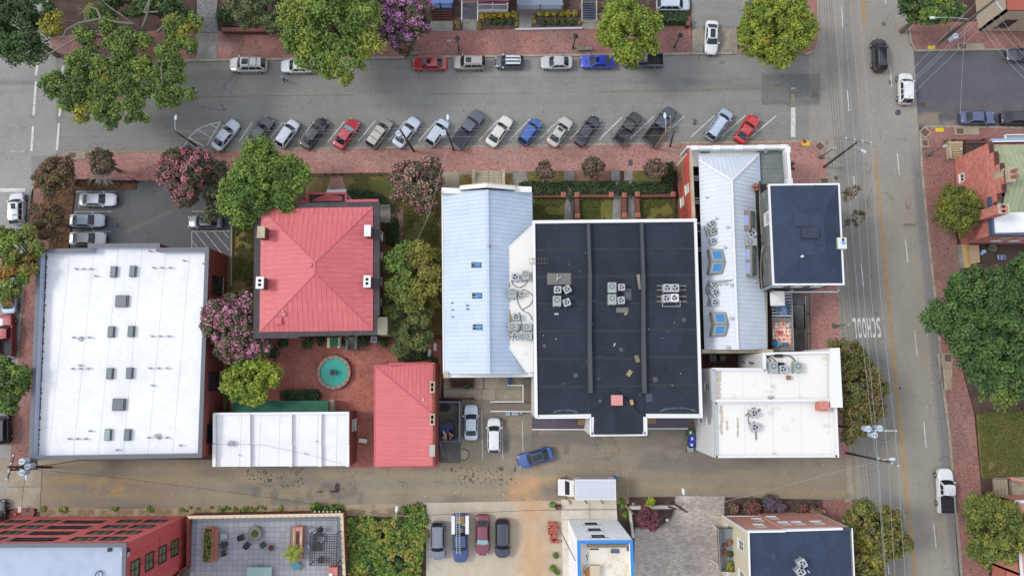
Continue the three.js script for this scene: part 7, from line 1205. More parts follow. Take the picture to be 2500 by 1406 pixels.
for (const [x,y,r,p,l] of [[1768,1332,4,FLW,'upper potted flower on the balcony'],[1769,1350,6,[[226,110,90],[214,130,96],[230,90,80]],'coral potted flowers in the middle of the balcony'],[1781,1325,6,[[232,130,100],[220,150,110],[230,110,90]],'orange potted flower by the balcony door']]){const b=bush('potted_flower',l,[[x,y,r]],{h:0.6,pal:[[110,96,58],[98,100,56],[120,90,60]],leaf:0.1,rc:0.25,bloom:8,bloomPal:p,cat:'potted plant'});b.position.add(X(x,y,4.5).sub(X(x,y,0.5)));}
for (const [x,y,r,l] of [[1783,1352,7,'green potted plant on the balcony'],[1783,1384,12,'yellow green potted bush at the lower end of the balcony']]){const b=bush('potted_plant',l,[[x,y,r]],{h:0.8,pal:r>8?[[150,148,52],[130,136,50],[164,156,60]]:BUSHG,leaf:0.12,rc:0.3,cat:'potted plant'});b.position.add(X(x,y,4.6).sub(X(x,y,0.5)));}
// weeds: the overgrown lot and the alley verge
{
seed(777);const L=new Leaves(),G=[[120,146,56],[100,130,50],[136,156,62]].map((c)=>O(...c)),Y=[[158,162,66],[148,150,60],[166,158,74]].map((c)=>O(...c)),D=DEEP.map((c)=>O(...c)),P=[[848,1268],[905,1266],[958,1270],[985,1236],[1035,1232],[1042,1300],[1030,1360],[1016,1420],[850,1420]].map(([x,y])=>X(x,y,0));
const inP=(x,z)=>{let k=false;for (let i=0,j=P.length - 1;i<P.length;j=i++) if ((P[i].z>z) !==(P[j].z>z)&&x<(P[j].x - P[i].x)*(z - P[i].z) / (P[j].z - P[i].z)+P[i].x) k=!k;return k;};
for (let i=0;i<1100;i++){const q=X(rr(845,1046),rr(1230,1420),0);if (!inP(q.x,q.z)) continue;const n=fbm(q.x*0.35,q.z*0.35,3,15),[px,py]=pxOf(q.x,0,q.z);const bare=Math.hypot((px - 975) / 22,(py - 1375) / 26)<1;if (bare&&rnd()<0.75) continue;const yl=0.5*sstep(0.5,0.62,n+(px - 960)*0.0012),pal=yl>rnd()?Y:rnd()<0.75?G:D;L.clump(V(q.x,0.25+0.9*sstep(0.35,0.7,n)*rnd(),q.z),rr(0.25,0.55),34,0.17,pal[Math.floor(rnd()*3)].map((v)=>v*rr(0.8,1.2)),0.8);}
stuff('weeds','tall green and yellow weeds overgrowing the vacant lot',L.build(),leafM);
const K=new Leaves();for (let i=0;i<130;i++){const x=rnd()<0.25?rr(100,160):rr(270,840),n=fbm(x*0.03,3,2,21);if (n<0.42) continue;const q=X(x,1243 - (x - 100)*0.003+rr(-5,5),0);K.clump(V(q.x,0.15,q.z),rr(0.14,0.32),22,0.13,(rnd()<0.4?Y:G)[Math.floor(rnd()*3)].map((v)=>v*rr(0.8,1.2)),0.7);}
stuff('verge_weeds','low weeds along the alley verge',K.build(),leafM);
bush('verge_bush','green bush growing at the podium wall by the alley',[[767,1240,13],[772,1234,8]],{h:1.4,pal:GREEN});
bush('verge_bush','low green bush right of the podium wall lamps',[[810,1240,9],[822,1241,8],[795,1242,7]],{h:0.8,pal:GREEN});
for (const [x,y,l] of [[1359,1356,'small weed tuft left of the concrete strip, upper'],[1350,1386,'small weed tuft left of the concrete strip, middle'],[1360,1396,'small weed tuft left of the concrete strip, lower'],[1349,1232,'weed tuft left of the concrete slab corner'],[1516,1222,'leafy weed right of the concrete slab'],[1524,1236,'low weed beside the wooden posts'],[1529,1256,'tall weed beside the white retaining wall']]) bush('weed_tuft',l,[[x,y,7]],{h:0.5,pal:GREEN,leaf:0.12,cat:'weed'});
// dry leaves and grass blades on the ground
const B=new Leaves(),lit=[[110,150,445,610,420,[150,96,62]],[165,330,440,462,260,[140,92,60]]];for (const [x0,x1,y0,y1,n,c] of lit) for (let i=0;i<n;i++){const q=X(rr(x0,x1),rr(y0,y1),0);B.leaf(q.x,0.19,q.z,rr(-0.4,0.4),1,rr(-0.4,0.4),rr(0.06,0.13),O(...c),rr(0.6,1.5));}stuff('fallen_leaves','brown fallen leaves under the corner crape myrtles',B.build(),leafM);
}
// grass blades and fallen leaves
{
seed(888);const scatter=(poly2,n,pal,y,s,up)=>{const P=poly2.map(([x,y2])=>X(x,y2,0)),x0=Math.min(...P.map((p)=>p.x)),x1=Math.max(...P.map((p)=>p.x)),z0=Math.min(...P.map((p)=>p.z)),z1=Math.max(...P.map((p)=>p.z)),L=new Leaves(),C3=pal.map((c)=>O(...c));for (let i=0;i<n;i++){const x=rr(x0,x1),z=rr(z0,z1);let k=false;for (let a=0,b=P.length - 1;a<P.length;b=a++) if ((P[a].z>z) !==(P[b].z>z)&&x<(P[b].x - P[a].x)*(z - P[a].z) / (P[b].z - P[a].z)+P[a].x) k=!k;if (!k) continue;const f=fbm(x*0.5,z*0.5,3,5);if (up&&f<0.36) continue;L.leaf(x,y+rnd()*0.05,z,rr(-1,1),up?0.6:1.6,rr(-1,1),s*rr(0.6,1.4),C3[Math.floor(clamp(f*1.6 - 0.3+rr(-0.3,0.3),0,0.99)*C3.length)],rr(0.7,1.3));}return L.build();};
const G4=[[122,104,66],[104,106,54],[112,118,56],[92,108,48]];
[[[[2388,1010],[2520,992],[2520,1166],[2398,1166]],16000,'blades of mottled grass on the side lawn'],[[[568,554],[622,550],[622,700],[568,700]],6000,'grass blades beside the red hipped house'],[[[846,432],[1070,430],[1074,640],[984,640],[940,480],[846,462]],12000,'grass blades of the front garden'],[[[1303,484],[1376,484],[1376,540],[1303,540]],3500,'grass blades of the leftmost small lawn'],[[[1416,484],[1494,484],[1492,540],[1416,540]],3500,'grass blades of the middle small lawn'],[[[1563,484],[1646,484],[1646,540],[1563,540]],3500,'grass blades of the right small lawn']].forEach(([p,n,l])=>stuff('grass',l,scatter(p,n,G4,0.14,0.1,1),leafM));
const LV=[[120,86,58],[92,70,52],[150,122,66],[84,66,56]];
[[[[180,372],[745,366],[1690,352],[1690,414],[1240,416],[745,420],[400,438]],900,0.17,'dry leaves on the south pavement'],[[[535,80],[1688,66],[1688,130],[535,143]],700,0.18,'dry leaves on the north pavement'],[[[2252,350],[2318,352],[2346,700],[2390,1160],[2420,1406],[2352,1406],[2300,800]],1700,0.18,'dry leaves on the east pavement'],[[[640,835],[1076,830],[1070,1140],[860,1140],[690,970]],900,0.12,'dry leaves in the fountain court'],[[[70,560],[110,560],[70,1120],[30,1120]],300,0.18,'dry leaves on the west pavement']].forEach(([p,n,y,l])=>stuff('fallen_leaves',l,scatter(p,n,LV,y,0.08,0),leafM));
}
// ---------- roof machinery ----------
function acSquare(px,py,h,ry,label,s=0.86,m=M.hvacGrey,hgt=0.85){// round fan under a wire guard in a rounded square case
const q=X(px,py,h+hgt),t=thing('air_conditioner',label,'air conditioner',V(q.x,h,q.z),'rooftop condensers');t.rotation.y=ry;
const r=s / 2,sh=new THREE.Shape(),c=0.14;sh.moveTo(-r+c,-r);sh.lineTo(r - c,-r);sh.quadraticCurveTo(r,-r,r,-r+c);sh.lineTo(r,r - c);sh.quadraticCurveTo(r,r,r - c,r);sh.lineTo(-r+c,r);sh.quadraticCurveTo(-r,r,-r,r - c);sh.lineTo(-r,-r+c);sh.quadraticCurveTo(-r,-r,-r+c,-r);
const lid=sh.clone();lid.holes.push(new THREE.Path().absarc(0,0,r*0.72,0,6.284,true));
part(t,'casing',new THREE.ExtrudeGeometry(sh,{depth:hgt - 0.12,bevelEnabled:false}).rotateX(-Math.PI / 2),m);part(t,'top_cover',new THREE.ExtrudeGeometry(lid,{depth:0.1,bevelEnabled:false}).rotateX(-Math.PI / 2).translate(0,hgt - 0.11,0),m);
const f=part(t,'fan',cyl(0,hgt - 0.118,0,r*0.7,0.01,18),M.fan);part(f,'blade',[0,1,2].map((i)=>{const g=new THREE.CircleGeometry(r*0.62,6,i*2.094+0.3,0.85);g.rotateX(-Math.PI / 2);g.translate(0,hgt - 0.07,0);return g;}),M.hvacGrey);part(f,'hub',cyl(0,hgt - 0.07,0,r*0.2,0.05,10),M.galv);
part(t,'mount',[-1,1].map((k)=>box(k*s*0.34,0.02,0,0.1,0.06,s*1.3)),M.woodGrey);return t;
}
function acBox(px,py,h,ry,label,w=0.95,d=1.2){// greenish case with a radial grille towards one end
const q=X(px,py,h+0.9),t=thing('air_conditioner',label,'air conditioner',V(q.x,h,q.z),'rooftop condensers');t.rotation.y=ry;
part(t,'casing',box(0,0.45,0,w,0.88,d),M.hvacGreen);part(t,'top_cover',box(0,0.92,0,w+0.04,0.06,d+0.04),om(166,178,172,0.5));const f=part(t,'fan',cyl(0,0.951,-d*0.12,w*0.36,0.008,20),M.fan),gs=[];for (let i=0;i<12;i++){const a=i*Math.PI / 6;gs.push(beam(V(Math.cos(a)*0.08,0.965,-d*0.12+Math.sin(a)*0.08),V(Math.cos(a)*w*0.35,0.965,-d*0.12+Math.sin(a)*w*0.35),0.05,0.012));}part(f,'grille',gs,M.hvacGrey);part(f,'hub',cyl(0,0.955,-d*0.12,0.09,0.03,10),M.galv);part(t,'mount',[-1,1].map((k)=>box(k*w*0.36,0.01,0,0.1,0.05,d*1.25)),M.woodGrey);return t;
}
const hB=9.72,G1='of the black roof cluster by the grey board',G2='of the middle black roof cluster',G3='of the right black roof cluster';
acSquare(1362,707,hB,0,'upper left round fan unit '+G1);acSquare(1385,706,hB,0.5,'turned upper right fan unit '+G1);acBox(1360,735,hB,0,'green grey box unit '+G1);acSquare(1384,738,hB,0.35,'lower right fan unit '+G1);
acBox(1495,702,hB,0,'upper green grey box unit '+G2);acSquare(1518,701,hB,0,'upper right small fan unit '+G2,0.8);acBox(1495,731,hB,0,'lower green grey box unit '+G2);acSquare(1517,733,hB,0.08,'lower right fan unit '+G2);
acSquare(1630,703,hB,0,'upper left fan unit '+G3,0.95);acSquare(1649,703,hB,0,'upper right fan unit '+G3,0.95);acSquare(1628,728,hB,0.1,'lower left fan unit '+G3,0.95);acSquare(1648,727,hB,0,'lower right white fan unit '+G3,0.95,M.white);
[698,708,724,736].forEach((y,i)=>{const q=X(1640,y,hB);solo('support_rail','timber rail under the right cluster of units, '+ORD[i]+' from the top','rail',box(q.x,hB+0.05,q.z,3.6,0.1,0.16),M.woodGrey,'rails under the right hand cluster');});
{const q=X(1638,741,hB);solo('pipe_frame','thin pipe frame below the right hand cluster of units','frame',ring([[-1,-1],[1,-1],[1,1],[-1,1]].map(([i,k])=>V(q.x+i*1.1,0,q.z+k*0.4)),[[-1,-1],[1,-1],[1,1],[-1,1]].map(([i,k])=>V(q.x+i*1.04,0,q.z+k*0.34)),hB+0.3,hB+0.24),M.galv);}
const hL=9.02,GL='on the stained white link roof';
acSquare(1258,676,hL,0,'white rimmed fan unit, topmost '+GL,0.9,M.galv);acBox(1283,672,hL,0,'green grey box unit right of the topmost fan unit '+GL,0.8,1.1);acBox(1250,716,hL,0,'green grey box unit alone at the left edge '+GL,0.85,1.15);acSquare(1274.5,717,hL,0,'small beige fan unit '+GL,0.62,om(208,196,178,0.6),0.6);acSquare(1260,773,hL,0,'fan unit beside the brown stain '+GL,0.8);acBox(1253,797,hL,1.57,'sideways box unit below the brown stain '+GL,0.85,1.15);acBox(1288,798,hL,1.57,'upper sideways box unit by the black roof '+GL,0.8,1.05);acSquare(1257,820,hL,0,'lowest left fan unit '+GL,0.78);acBox(1288,821,hL,1.57,'lower sideways box unit by the black roof '+GL,0.8,1.05);
const hW=7.15,GW='on the white slope of the corner building';
acSquare(1741,545,hW,0.8,'diamond turned fan unit, topmost '+GW,0.8);acSquare(1744,564,hW,0.1,'round topped fan unit, second '+GW,0.95,om(176,176,172,0.5));acSquare(1743.5,588,hW,0.1,'fan unit above the upper folded roof light of the white slope',0.8);acSquare(1745,693.5,hW,0.8,'small diamond turned fan unit below the upper roof light',0.8);acSquare(1748.5,714,hW,0.6,'larger turned fan unit in the lower trio '+GW,0.95);acSquare(1747,738,hW,0,'square set fan unit, last of the lower trio',0.9);
acSquare(1836.5,569,7.5,0.55,'white turned fan unit between the two ridged lanterns',1.05,M.galv);acBox(1835,590,7.5,1.57,'green box unit between the two ridged lanterns',0.95,1.35);
[[1739,545],[1738,566],[1740,590],[1741,694],[1741,716],[1743,738]].forEach(([x,y],i)=>{const q=X(x,y,6.95);solo('unit_platform','grey platform under the '+ORD[i % 3]+' fan unit of the '+(i<3?'upper':'lower')+' trio','platform',box(q.x,6.98,q.z,1.3,0.3,1.15),om(150,148,140,0.7),'platforms under the white slope units');});
acBox(1890,897,9.45,0,'green grey box unit, leftmost on the white corner building',0.95,1.2);acSquare(1914,901,9.45,0.1,'round fan unit between the two box units of the white building',0.9);acBox(1950,897,9.45,0,'green grey box unit, rightmost on the white corner building',0.95,1.2);acSquare(1843.5,1009,9.05,0.5,'fan unit on two long rails on the lower white roof',0.85);acSquare(1845,1043,9.05,0.3,'fan unit below the rails on the lower white roof',0.9);
{const a=X(1821,1015,9.1),b=X(1844,995,9.1);solo('support_rail','long grey rail left of the fan unit on the lower white roof','rail',beam(a,b,0.14,0.1),M.woodGrey);const c=X(1848,1010,9.1),d=X(1857,998,9.1);solo('support_rail','short grey rail right of the fan unit on the lower white roof','rail',beam(c,d,0.14,0.1),M.woodGrey);const e=X(1846,1050,9.1),f=X(1847,1074,9.1);solo('support_rail','grey rail pointing down from the lowest fan unit','rail',beam(e,f,0.14,0.1),M.woodGrey);}
for (const [x,y,w,d,r,l] of [[1901,868.5,0.95,0.4,0,'black duct box near the top parapet of the white corner building'],[1906,888,0.9,0.32,-0.1,'black duct box above the round fan unit of the white corner building']]){const q=X(x,y,9.7);solo('duct_box',l,'duct',box(q.x,9.75,q.z,w,0.3,d,r),M.black);}
acSquare(1742,874,0.18,0,'left condenser in the dark light well',0.9,om(120,124,130,0.5));acSquare(1766,874,0.18,0,'right condenser in the dark light well',0.85,om(96,98,104,0.5));acSquare(1961,1377,9.85,0.5,'upper turned fan unit on the cream house roof',0.95,M.galv);acSquare(1957,1397,9.85,0.6,'lower turned fan unit on the cream house roof',0.95,M.galv);acSquare(912,829,0.12,0,'garden condenser below the red hipped house',0.8);
const pipe=(label,pts,r,m,n='roof_pipe',cat='pipe')=>solo(n,label,cat,tube(pts.map(([x,y,h])=>X(x,y,h)),r,pts.length*6,5),m);
pipe('black pipe looping to the rightmost box unit of the white corner building',[[1872,868,9.6],[1900,868,9.8],[1928,869,9.7],[1938,876,9.6],[1943,888,9.9]],0.06,M.wireBlack);pipe('black pipe to the leftmost box unit of the white corner building',[[1872,870,9.6],[1878,876,9.6],[1882,886,9.9]],0.06,M.wireBlack);pipe('black pipe to the round fan unit of the white corner building',[[1873,869,9.6],[1888,876,9.6],[1899,888,9.6]],0.05,M.wireBlack);pipe('thin pipe between the two fan units on the lower white roof',[[1830,1012,9.2],[1827,1026,9.2],[1834,1040,9.3]],0.04,M.cableDark);
for (const [l,p] of [['loose black cable below the topmost unit of the link roof',[[1248,684,9.1],[1252,694,9.1],[1268,702,9.1],[1284,692,9.1],[1286,680,9.3]]],['loose black cable right of the small beige unit',[[1274,706,9.1],[1290,712,9.1],[1301,724,9.1],[1296,742,9.1],[1276,756,9.1]]],['loose black cable above the sideways units of the link roof',[[1265,712,9.1],[1264,736,9.1],[1276,758,9.1],[1292,766,9.1],[1300,782,9.1]]],['loose black cable between the lower units of the link roof',[[1268,762,9.1],[1272,780,9.1],[1270,804,9.1],[1262,812,9.1]]]]) pipe(l,p,0.035,M.wireBlack,'loose_cable','cable');
for (const [l,p] of [['cable bundle left of the upper trio of units',[[1726,540,6.9],[1721,556,6.9],[1726,578,7],[1724,600,6.9]]],['cable bundle left of the lower trio of units',[[1730,688,7],[1724,708,7],[1730,724,7],[1728,748,7]]]]) pipe(l,p,0.06,om(104,92,78,0.8),'cable_bundle','cable');
// ---------- painted road markings ----------
const bays=[[615,298,582,347],[691,297,660,335],[766,297,727,348],[841,296,799,347],[916,294,873,346],[991,294,948,345],[1067,293,1021,345],[1219,290,1169,343],[1294,290,1243,343],[1370,288,1316,341],[1445,288,1390,341],[1519,286,1464,340],[1596,285,1538,339],[1671,283,1630,322],[1745,282,1687,335],[1822,281,1762,334],[1896,282,1833,336]];
bays.forEach(([a,b,c,d],i)=>line('bay_line','white angled bay line, '+ORD[i]+' from the curved hatching',[a,b],[c,d],0.14,M.paint,0.03,null,'road marking','angled bay lines'));
[[449,356,461,335],[461,335,481,315],[481,315,512,303],[512,303,537,298],[537,298,504,354],[514,304,529,312],[482,317,513,335],[461,337,497,357]].forEach(([a,b,c,d],i)=>line('hatch_line',i<4?'curved outer edge of the hatched area, '+ORD[i]+' piece from the kerb':i===4?'straight right edge of the curved hatched area':'cross bar of the curved hatched area, '+ORD[i - 5]+' from the top',[a,b],[c,d],0.14,M.paint,0.03,null,'road marking','curved hatching lines'));
for (const [a,b,c,d,l] of [[90,155,86,184,'upper stroke of the left crosswalk line'],[86,198,82,256,'long stroke of the left crosswalk line'],[82,258,80,282,'worn stroke of the left crosswalk line'],[79,308,75,369,'lowest stroke of the left crosswalk line'],[153,161,150,182,'upper stroke of the right crosswalk line'],[147,256,143,284,'middle stroke of the right crosswalk line'],[142,301,137,367,'lowest stroke of the right crosswalk line']]) line('crosswalk_line',l,[a,b],[c,d],0.32,M.paint,0.036);
line('stop_line','broad white stop line at the right end of the main street',[1937.5,262],[1937.5,335],0.62,M.paint);line('stop_line','worn upper piece of the broad stop line',[1937,229],[1937.5,260],0.55,M.yellowFaint);line('stop_line','short upper tip of the broad stop line',[1937,214],[1937,217],0.55,M.paintThin);line('stop_line','white stop line ahead of the waiting white crossover',[-10,464],[60,464],0.5,M.paint,0.036);line('edge_line','thin white line across the west street',[22,370],[58,370],0.1,M.paintThin,0.036);
for (const s of [-3,3]) line('centre_line',s<0?'upper yellow centre line of the main street under the sprawling tree':'lower yellow centre line of the main street under the sprawling tree',[214,238+s*0.6],[312,237+s*0.6],0.09,M.yellowPaint);
line('centre_line','faded yellow centre line in the left half of the main street',[470,236],[860,231],0.1,M.yellowFaint);line('centre_line','faded yellow centre line in the middle of the main street',[1050,230],[1300,226],0.1,M.yellowFaint);for (const s of [-1.6,1.6]) line('centre_line',s<0?'upper faded centre line at the right of the main street':'lower faded centre line at the right of the main street',[1460,224+s],[1920,215+s],0.09,M.yellowFaint);
for (const s of [-2.6,2.6]){line('centre_line',s<0?'left yellow centre line at the top of the cross street':'right yellow centre line at the top of the cross street',[2106+s,-10],[2112+s,60],0.13,M.yellowPaint,0.036);solo('centre_line',s<0?'left line of the long double yellow centre line':'right line of the long double yellow centre line','road marking',(()=>{const p=[[2138,384],[2153,540],[2168,704],[2184,880],[2201,1058],[2218,1230],[2237,1412]].map(([x,y])=>X(x+s,y,0.036)),gs=[];for (let i=0;i<p.length - 1;i++){const d=p[i+1].clone().sub(p[i]).normalize().multiplyScalar(0.065),n=V(-d.z,0,d.x);gs.push(plate([p[i].clone().add(n),p[i+1].clone().add(n),p[i+1].clone().sub(n),p[i].clone().sub(n)],0));}return merge(gs);})(),M.yellowPaint);}
[[2056,17,2059,68],[2070,220,2074,271],[2085,430,2091,484],[2104,643,2109,700],[2192,374,2197,427],[2212,585,2218,640],[2234,805,2241,870],[2257,1030,2263,1094],[2281,1276,2287,1337],[2163,-4,2164,8],[2174,160,2179,212],[2165,1342,2172,1402]].forEach(([a,b,c,d],i)=>line('lane_dash',i<4?'white left lane dash of the cross street, '+ORD[i]+' from the top':i<11?'white right lane dash of the cross street, '+ORD[[2,3,4,5,6,0,1][i - 4]]+' from the top':'white left lane dash showing below the yellowing street tree',[a,b],[c,d],0.13,M.paint,0.036,null,'road marking','lane dashes on the cross street'));
[[178,468,280,467],[175,517,272,516],[205,565,270,565],[467,516,512,516],[467,565,560,564],[467,565,467,606],[475,566,506,606],[497,566,540,618],[520,565,559,611],[543,565,557,580],[468,588,480,604],[190,492,191,508]].forEach(([a,b,c,d],i)=>line('lot_line',i<3?'thin white bay line at the left of the walled lot, '+ORD[i]+' from the top':i===11?'short white wheel line behind the white sedan of the walled lot':i===3?'thin white line above the slate grey sedan':i<6?(i===4?'top':'left')+' edge line of the hatched lot bay':'slanted line of the hatched lot bay, '+ORD[i - 6],[a,b],[c,d],0.1,M.paintThin,0.036,null,'road marking','lines of the walled parking lot'));
[[1176,1002,1178,1121],[1226,1030,1227,1121],[1275,1028,1277,1105]].forEach(([a,b,c,d],i)=>line('bay_line',['left painted line beside the white hatchback sedan','right painted line beside the white hatchback sedan','painted line ahead of the turning blue sedan'][i],[a,b],[c,d],0.14,M.paintThin,0.04));line('yellow_line','short yellow line behind the box truck',[1532,1166],[1535,1212],0.13,M.yellowPaint,0.04);line('yellow_line','faint yellow line joining the one behind the box truck',[1506,1166],[1532,1166],0.09,M.yellowFaint,0.045);
{// the word painted for drivers coming from the north
const font=await new FontLoader().loadAsync('fonts/droid/droid_sans_bold.typeface.json'),c=X(2117,793.5,0.04),t=thing('road_lettering','worn white SCHOOL lettering painted on the cross street','road marking',c);t.rotation.y=0.03;
[...'SCHOOL'].forEach((ch,i)=>{const g=new TextGeometry(ch,{font,size:1,depth:0.004,curveSegments:5});g.computeBoundingBox();const b=g.boundingBox,w=b.max.x - b.min.x;g.translate(-(b.min.x+w / 2),-0.36,0);g.scale(0.5 / w,1.95 / 0.73,1);g.rotateX(-Math.PI / 2);g.rotateY(Math.PI);g.translate(1.62 - i*0.65,0,0);part(t,'letter',g,M.paint);});
}
for (const [x,y,r,m,l] of [[2159,58,0.3,om(118,110,98),'round manhole cover at the top of the cross street'],[2176,201,0.3,om(112,104,92),'manhole cover on the lane dash beside the white crossover'],[2194,274,0.42,om(84,82,104),'dark blue grey manhole cover below the white crossover'],[2255,256,0.4,om(92,74,68),'rusty manhole cover at the mouth of the side street'],[2065,62,0.14,om(90,84,78),'small valve cover at the top of the cross street'],[2072,149,0.13,om(96,90,82),'small valve cover beside the black seven seater'],[2199,948,0.14,om(60,56,52),'small dark cover near the right lane dash'],[1366,1172,0.2,om(96,90,84),'small cover in the alley left of the box truck'],[76,284,0.24,om(150,148,142),'pale round cover on the left crosswalk line'],[1132,1110,0.75,om(164,156,140),'pale concrete disc beside the bin enclosure']]){const q=X(x,y,0.05),t=thing('manhole_cover',l,'manhole cover',V(q.x,0.022,q.z));part(t,'rim',new THREE.RingGeometry(r*0.86,r,24).rotateX(-Math.PI / 2).translate(0,0.014,0),om(70,66,62));part(t,'lid',cyl(0,0,0,r*0.85,0.012,20),m);}
for (const [x,y,w,d,r,l,dia] of [[184,379,2.6,1.0,0,'storm drain slab at the west corner of the south pavement'],[2003,357,1.3,1.3,0.78,'diamond set drain frame at the corner of the main and cross streets'],[2014,441,1.4,0.9,0,'drain frame beside the tall corner house'],[2372,113,3.8,1.0,0,'storm drain slab on the north pavement of the side street'],[2260,323,1.3,1.3,0.78,'diamond set drain frame at the south corner of the side street'],[2362,320,3.4,1.0,0,'storm drain slab on the south pavement of the side street'],[2316,874,1.2,1.3,0,'drain cover by the east kerb under the huge tree'],[2260,349,1.0,1.1,0,'pale utility slab on the east pavement corner']]){const q=X(x,y,0.2),t=thing('drain',l,'drain',V(q.x,0.15,q.z));t.rotation.y=r;part(t,'slab',box(0,0.03,0,w,0.06,d),M.concrete);part(t,'grate',box(w>2?-w / 2+0.75:0,0.062,0,Math.min(0.95,w*0.7),0.03,d*0.72),om(110,84,74));}
for (const [x,y,w,d,l] of [[1968,350.5,1.15,0.55,'yellow tactile plate beside the red stop sign'],[2276,115.5,1.0,0.5,'yellow tactile plate below the leaning utility pole'],[2296,317,1.15,0.55,'yellow tactile plate at the south side of the side street']]){const q=X(x,y,0.2),t=thing('tactile_plate',l,'tactile paving',V(q.x,0.16,q.z));part(t,'plate',box(0,0.02,0,w,0.04,d),M.tactile);const gs=[];for (let i=0;i<9;i++) for (let j=0;j<4;j++) gs.push(cyl(-w / 2+(i+0.5)*w / 9,0.038,-d / 2+(j+0.5)*d / 4,0.03,0.012,6));part(t,'studs',gs,M.tactile).userData.kind='stuff';}
{seed(301);const gs=[];for (let i=0;i<130;i++){const k=rnd(),[x,y]=k<0.5?[rr(980,1980),rr(165,345)]:k<0.75?[rr(1020,1260),rr(1190,1260)]:[rr(2250,2340),rr(350,1300)],q=X(x,y,0.03),s=rr(0.03,0.12);gs.push(box(q.x,k<0.75?0.04:0.17,q.z,s,0.02,s*rr(0.5,1.2),rr(0,3)));}stuff('litter','small scraps of pale litter on the streets',gs,om(224,222,214));}
{seed(303);const gs=[];for (let i=0;i<160;i++){const q=X(rnd()<0.5?rr(600,740):rr(1060,1260),rr(1145,1185),0.03);gs.push(ball(q.x,0.03,q.z,rr(0.03,0.13),0.03,rr(0.03,0.13),5));}stuff('mud_clods','dark clods of mud in the back alley',gs,om(82,70,56));}
// ---------- poles, lamps, wires ----------
const lampHead=(t,p,d,m=M.galv)=>{const a=Math.atan2(-d.z,d.x),g=ball(0,0,0,0.42,0.13,0.2,12);g.rotateY(a);g.translate(p.x,p.y,p.z);const k=wpart(t,'lamp_head',g,om(214,226,240,0.4));const s=ball(0,-0.06,0,0.24,0.1,0.14,10);s.rotateY(a);s.translate(p.x,p.y,p.z);wpart(k,'lens',s,om(150,190,226,0.2));};
function pole(name,label,b,tp,h,o={}){
const a=X(...b,0.1),c=X(...tp,h),t=thing(name,label,o.cat??'utility pole',a.clone());wpart(t,'shaft',rod(a,c,o.r??0.16,(o.r??0.16)*0.72,12),o.mat??M.pole);
for (const [x0,y0,x1,y1,hh,w] of o.arms??[]){const p=X(x0,y0,hh),q=X(x1,y1,hh+0.01);wpart(t,'crossarm',beam(p,q,w??0.12,w??0.12),o.armMat??M.woodGrey);if (!w) for (const f of [0.04,0.36,0.66,0.96]){const k=p.clone().lerp(q,f);wpart(t,'insulator',[cyl(k.x,hh+0.06,k.z,0.09,0.22,8),cyl(k.x,hh+0.14,k.z,0.13,0.05,10)],om(196,214,224,0.3));}}
for (const [x,y,hh,m] of o.cans??[]){const q=X(x,y,hh+0.5),k=wpart(t,'transformer',[cyl(q.x,hh - 0.5,q.z,0.36,1.0,16),cyl(q.x,hh+0.5,q.z,0.39,0.08,16)],om(196,210,226,0.4));wpart(k,'bushing',[-0.15,0.15].map((s)=>cyl(q.x+s,hh+0.55,q.z,0.05,0.22,7)),om(120,126,134,0.5));wpart(k,'bracket',beam(q.clone().setY(hh),V(c.x+(a.x - c.x)*(1 - hh / h),hh,c.z+(a.z - c.z)*(1 - hh / h)),0.08,0.08),M.steel);}
if (o.lamp){const [x0,y0,x1,y1,hh]=o.lamp,p=X(x0,y0,hh),q=X(x1,y1,hh+0.4),mm=p.clone().lerp(q,0.5);mm.y +=0.25;wpart(t,'lamp_arm',tube([p,mm,q],0.05,12,6),M.galv);lampHead(t,q,q.clone().sub(p));}
return t;
}
pole('street_lamp','slim dark pole with a lamp arm at the left end of the angled bays',[479,356],[424,319],7,{r:0.13,mat:om(58,66,58),cat:'street lamp',lamp:[428,321,428,286,6.8]});
pole('utility_pole','wooden pole with a transformer above the pale blue white sedan',[1010,369],[977,317],8.8,{cans:[[973,326,7.6]]});pole('utility_pole','dark pole with transformer and lamp beside the slate grey pickup',[1108,367],[1088,313],8.6,{r:0.13,cans:[[1082,324,7.4]],lamp:[1094,322,1093,286,7.6]});
pole('utility_pole','pale wooden pole behind the large dark pickup',[1600,364],[1635,309],9,{mat:M.wood,r:0.17,lamp:[1626,322,1624,282,7.4]});pole('bracket_post','short dark post right of the pale wooden pole',[1636,358],[1647,320],6,{r:0.13,cat:'post'});solo('steel_mast','white steel mast standing by the large dark pickup','mast',rod(X(1638,346,0.1),X(1637,284,10),0.1,0.07,8),M.galv);
pole('utility_pole','tall brown utility pole leaning over the cross street',[2012,408],[2093,348],9,{arms:[[2063,338,2128,350,8.4]],lamp:[2086,358,2110,369,8.2]});pole('utility_pole','brown utility pole at the mouth of the back alley',[2067,1106],[2172,1128],10.6,{arms:[[2142,1118,2195,1137,9.6]],lamp:[2146,1121,2180,1121,9.3]});
pole('utility_pole','pole carrying a rack of white transformers above the russet tree',[2046,1040],[2132,1054],9.4,{arms:[[2108,1050,2190,1052,9.2]],armMat:M.galv,cans:[[2121,1047,8.8],[2136,1062,8.8],[2149,1046,8.8]]});
pole('utility_pole','massive greenish utility pole at the upper right corner',[2292,106],[2432,-2],11.2,{r:0.2,mat:om(104,108,96,0.9),arms:[[2424,-6,2448,26,10.8,0.18]],armMat:M.galv,lamp:[2366,47,2278,43,7.2],cans:[[2334,88,4.2]]});pole('utility_pole','pole with three transformers at the left end of the back alley',[122,1141],[18,1140],9,{arms:[[34,1109,16,1172,8.6]],armMat:M.pole,cans:[[52,1127,7],[66,1139,6.6],[52,1154,7]],lamp:[68,1150,63,1166,6]});
